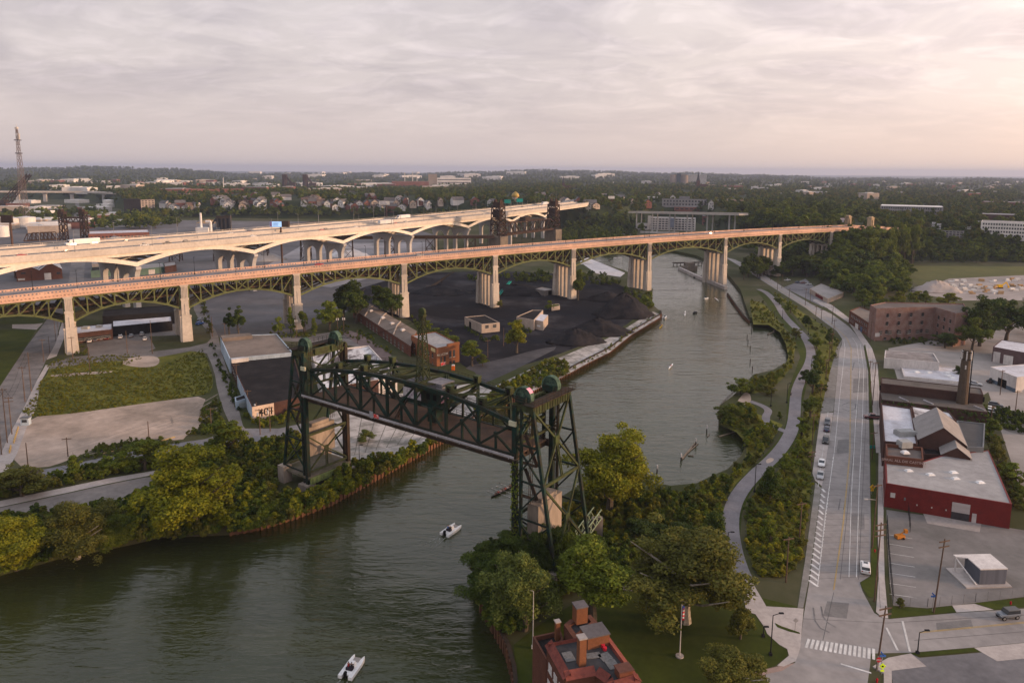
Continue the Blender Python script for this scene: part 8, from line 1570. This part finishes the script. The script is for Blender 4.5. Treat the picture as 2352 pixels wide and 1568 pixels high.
# ------------------------------------------------------------------ river works
m_sheet=M('rusty_sheet_pile',(.155,.075,.042),(.09,.048,.032),scale=.6,stretch=(1,1,.3))
def pile_wall(pts,label,h=GZ + .25,name='sheet_pile_wall'):
    P_=[np.array(G(x,y,0)) for x,y in pts];cx=sum(P_)/len(P_);t=thing(name,label,'wall',cx);mb=MB();mr=MB()
    for a,b in zip(P_[:-1],P_[1:]):
        L_=np.linalg.norm(b - a);d=(b - a)/L_;n=np.array([d[1],-d[0],0]);k=0
        mb.beam(a + n*.1 + [0,0,h/2 - .8],b + n*.1 + [0,0,h/2 - .8],.25,h + 1.6);mr.beam(a + [0,0,h],b + [0,0,h],.7,.25)
        while k < L_: q=a + d*k + n*.35;mb.box((q[0],q[1],-1.5),(.55,.45,h + 1.4),math.atan2(d[1],d[0]));k+=1.5
    mb.build('piling',m_sheet,t);mr.build('cap_beam',m_rust,t)
pile_wall(LEFT_BANK[5:13],'rusty sheet pile wall with ribs along the left bank below the shrubs');pile_wall(LEFT_BANK[13:20] + [(1516,722)],'rusty sheet pile quay wall in front of the coal yard');pile_wall([(1108,1405),(1136,1452),(1166,1506),(1181,1562),(1188,1640)],'timber and sheet pile wall beside the fire station')
pile_wall([(1671,678),(1690,705),(1708,730),(1722,743)],'dark timber pile wall at the mouth of the cove',1.6,'timber_wall')
fw_=[G(x,y,0) for x,y in ((1560,619),(1600,638),(1632,651),(1667,665))];t=thing('fender_wall','pale concrete fender wall in the water before the river pier','wall',fw_[2]);mb=MB()
for a,b in zip(fw_[:-1],fw_[1:]): mb.beam(a + [0,0,.8],b + [0,0,.8],2.2,3.0)
mb.build('wall',m_walk,t);c=G(1583,621,0);mb=MB();mb.box(c - [0,0,1],(11,8,5),.5);mb.box((c[0],c[1],4),(7,5,3),.5);mb.build('dolphin_block',M('sooty_stone',(.2,.165,.13)),t);skiff(1603,636,12,.8,'dark work boat moored at the fender wall',MATS['black_hull'])
t=thing('jetty','dark jetty on piles behind the river pier','jetty',G(1575,603,0));a,b=G(1547,604,2.2),G(1612,602,2.2);MB().beam(a,b,5,.6).build('deck',m_rust,t)
mb=MB();[mb.tube((*(a + (b - a)*k/8)[:2],-1),(*(a + (b - a)*k/8)[:2],2.2),.35,n=6) for k in range(9)];mb.build('piles',m_rust,t)
for x,y in ((1726,752),(1726,764),(1716,776),(1718,788),(1723,802),(1723,833),(1728,850)): b=G(x,y,0);tag(MB().tube(b - [0,0,1],b + [0,0,1.8],.18,n=7).build('mooring_post',m_rust,org=b),'slim dark mooring posts in a line across the cove mouth','post','cove posts')
for x,y in ((1623,992),(1598,1022),(1564,1058),(1509,1085)): b=G(x,y,0);t=thing('marker_post','white capped marker posts at the head of the cove','post',b,group='white capped posts');MB().tube(b - [0,0,1],b + [0,0,1.2],.2,n=7).build('post',m_rust,t);MB().tube(b + [0,0,1.2],b + [0,0,2.3],.26,.2,8).build('cap',m_wpaint,t)
m_drift=M('driftwood',(.28,.21,.15),(.16,.12,.09),scale=1.5)
for k,(a,b,r,l) in enumerate((((1566,1054),(1597,1016),.35,'long pale log in the jam between the marker posts'),((1578,1040),(1604,1018),.25,'thin log lying across the jam by the marker posts'),((1580,1045),(1594,1047),.2,'short log at the near end of the jam'),((1652,1002),(1692,991),.3,'drift log pointing out from the cove bank'),((1764,768),(1778,762),.5,'driftwood trunk floating in the upper cove'),((1625,1002),(1630,996),.15,'small floating stick in the cove'))): p,q=G(*a,.15),G(*b,.15);mb=MB();mb.tube(p,q,r,r*.5,8);c=p + (q - p)*.7;mb.tube(c,c + [r*3,r*2,r*3],r*.4,r*.1,6);tag(mb.build('drift_log',m_drift,org=(p + q)/2),l,'log')
# car park fence, works fence, little things
def fence(pts,h,label,mat=None,name='chain_link_fence'):
    P_=[np.array(G(x,y)) for x,y in pts];t=thing(name,label,'fence',sum(P_)/len(P_));mb=MB();rl_=MB()
    for a,b in zip(P_[:-1],P_[1:]):
        L_=np.linalg.norm(b - a);n=max(1,int(L_/2.6))
        for k in range(n + 1): p=a + (b - a)*k/n;mb.tube(p,p + [0,0,h],.05,n=5)
        for z in np.linspace(.15,h,7): rl_.beam(a + [0,0,z],b + [0,0,z],.03)
    mb.build('posts',mat or m_lampb,t);rl_.build('mesh',mat or m_lampb,t)
fence([(2037,1202),(2040,1260),(2046,1330),(2051,1386)],2.2,'black chain link fence between pavement and car park');fence([(2051,1388),(2130,1393),(2240,1381),(2352,1368),(2420,1360)],1.8,'thin grey wire fence along the cross street side of the car park',m_lampg);fence([(2083,1160),(2088,1195),(2090,1222)],2.4,'black gate fence in front of the red workshop')
fence([(1656,932),(1676,912),(1692,897)],1.1,'dark railing round the overlook by the cove',m_rust,'railing')
b=G(1112 - 0,0 + 851);b=G(1041,850);t=thing('portable_toilet','orange portable toilet with white roof beside the brick office','toilet',b);MB().box(b,(1.3,1.3,2.1)).build('cabin',M('orange_plastic',(.75,.16,.02)),t);MB().box(b + [0,0,2.1],(1.35,1.35,.3),taper=.7).build('roof',m_wpaint,t)
b=G(2066,1236);t=thing('boom_lift','small orange lift machine parked in the marked car park','machine',b);MB().box(b + [0,0,.2],(2.0,1.2,.7),.2).build('chassis',M('orange_paint',(.45,.17,.03)),t);mb=MB();mb.beam(b + [0,0,.9],b + [1.3,.2,1.8],.2);mb.box(b + [1.4,.2,1.3],(.7,.7,.8));mb.build('boom',MATS['orange_paint'],t);[MB().tube(b + [dx,dy - .1,.25],b + [dx,dy + .1,.25],.25,n=10).build('wheel',m_tyre,t) for dx in (-.6,.6) for dy in (-.6,.6)]
for x,y,l in ((2009,1268,'red fire hydrant on the verge by the red workshop drive'),(2321,1388,'red fire hydrant on the grass by the cross street'),(2014,1566,'red fire hydrant at the bottom edge below the stop sign')): b=G(x,y);mb=MB();mb.tube(b,b + [0,0,.6],.14,n=8);mb.tube(b + [0,0,.6],b + [0,0,.8],.16,.05,8);mb.beam(b + [-.22,0,.45],b + [.22,0,.45],.12);tag(mb.build('fire_hydrant',m_stop,org=b),l,'hydrant')
b=G(97,880 + 297);b=G(60,975);t=thing('kiosk','pale green booth on the sand lot by the left street','kiosk',b);MB().box(b,(2.4,1.8,2.4),.2).build('cabin',m_bpaint,t);MB().box(b + [0,0,2.4],(2.8,2.2,.2),.2).build('roof',m_greym,t);MB().box(b + [.2,-.95,1.1],(1.4,.1,.9),.2).build('window',m_glass,t)
for pts,l in ((((32,1018),(42,985)),'yellow rail of short posts beside the sand lot entrance'),(((22,1040),(25,1028)),'short yellow rail at the street corner'),(((350,1018),(402,1004)),'long yellow kerb log on the service road verge'),(((237,1042),(262,1036)),'short yellow kerb log on the service road verge')): a,b=G(*pts[0]),G(*pts[1]);mb=MB();mb.beam(a + [0,0,.6 if 'rail' in l else .15],b + [0,0,.6 if 'rail' in l else .15],.25);[mb.box(a + (b - a)*k/8,(.25,.25,.9)) for k in range(9) if 'rail' in l];tag(mb.build('yellow_rail' if 'rail' in l else 'kerb_log',m_yellow,org=(a + b)/2),l,'barrier')
for k,(x,y) in enumerate(poly_sample([(2150,650),(2352,640),(2352,676),(2180,676)],34,3,RNG,lambda x,y: np.array([x,y]))): 
    b=G(x,y);mb=MB();[mb.box(b + [RNG.uniform(-2,2),RNG.uniform(-1,1),j*1.1],(RNG.uniform(2.5,4),1.6,1.05),RNG.uniform(-.3,.3)) for j in range(2)];tag(mb.build('lumber_stack',m_tankw if k % 3 else m_sandp,org=b),'wrapped pale lumber stacks spread over the builders yard','stack','builders yard stacks')
b=G(2296,662);t=thing('excavator','yellow excavator in the builders yard near the right edge','excavator',b);MB().box(b,(3.5,2.6,.9)).build('tracks',m_black,t);MB().box(b + [0,0,.9],(3,2.4,1.8)).build('cab',m_amber,t);mb=MB();mb.beam(b + [1,0,2],b + [4.5,0,4.5],.6);mb.beam(b + [4.5,0,4.5],b + [6.5,0,1.2],.5);mb.box(b + [6.5,0,.4],(1.0,1.2,.9));mb.build('boom',m_amber,t)
wires('power_line','long cables running from the lift bridge mast to the far bank',[mastb + [0,0,15.4],G(1010,760) + [0,0,12.]],(-.4,.4));wires('power_line','long cables running from the lift bridge mast toward the left tower head',[mastb + [0,0,15.2],lp(-2,11,41)],(-.3,.3))

pts=np.array([lp(LS + RNG.uniform(-.7,.9),-.2 + RNG.uniform(-.75,.6),z) for z in 27.5 - 25*RNG.random(900) ** .8]);iv=bpy.data.objects.new('ivy',leaves_mesh('ivy',LEAF['green'],pts - np.array(lift['_org']),RNG.normal(0,1,(900,3)),.5,.5,RNG));COL.objects.link(iv);iv.parent=tr
for a_,b_,l in (((985,664),(1042,640),'rusty sorting conveyor on the coal yard behind the fourth pier'),((1142,684),(1172,664),'green folded conveyor beside the fifth pier in the coal yard')):
    p,q=G(*a_),G(*b_);t=thing('conveyor',l,'conveyor',p);m_=m_signg if 'green' in l else m_rust;MB().lattice(p + [0,0,.8],q + [0,0,5.5],1.3,.2,10).build('boom',m_,t);MB().box(p + [0,0,0],(4,2.6,2.2),.4,taper=.8).build('hopper',m_rust,t);MB().beam((p + q)/2,(p + q)/2 + [0,0,3.2],.4).build('leg',m_rust,t)
far_woods('city_woods',13000,620,2600,11,14,'trees of the far neighbourhoods seen as one green canopy',['dark','green','dark','olive'])
far_woods('distant_woods',13000,2400,8200,13,24,'woodland running to the horizon as one canopy',['dark','green','dark'])
# ------------------------------------------------------------------ evening haze
hm=bpy.data.materials.new('haze_air');hm.use_nodes=True;nt=hm.node_tree;nt.nodes.clear()
pv=nt.nodes.new('ShaderNodeVolumePrincipled');pv.inputs['Color'].default_value=(.53,.61,.82,1);pv.inputs['Density'].default_value=0.00007;pv.inputs['Anisotropy'].default_value=0.2
ho=nt.nodes.new('ShaderNodeOutputMaterial');nt.links.new(pv.outputs[0],ho.inputs['Volume'])
hmb=MB();hmb.add([(-17000,-600,-170),(17000,-600,-170),(17000,25000,-170),(-17000,25000,-170),(-17000,-600,190),(17000,-600,190),(17000,25000,190),(-17000,25000,190)],
                    [(3,2,1,0),(4,5,6,7),(0,1,5,4),(1,2,6,5),(2,3,7,6),(3,0,4,7)])
struct(hmb.build('haze',hm),'stuff','thin evening haze over the valley')
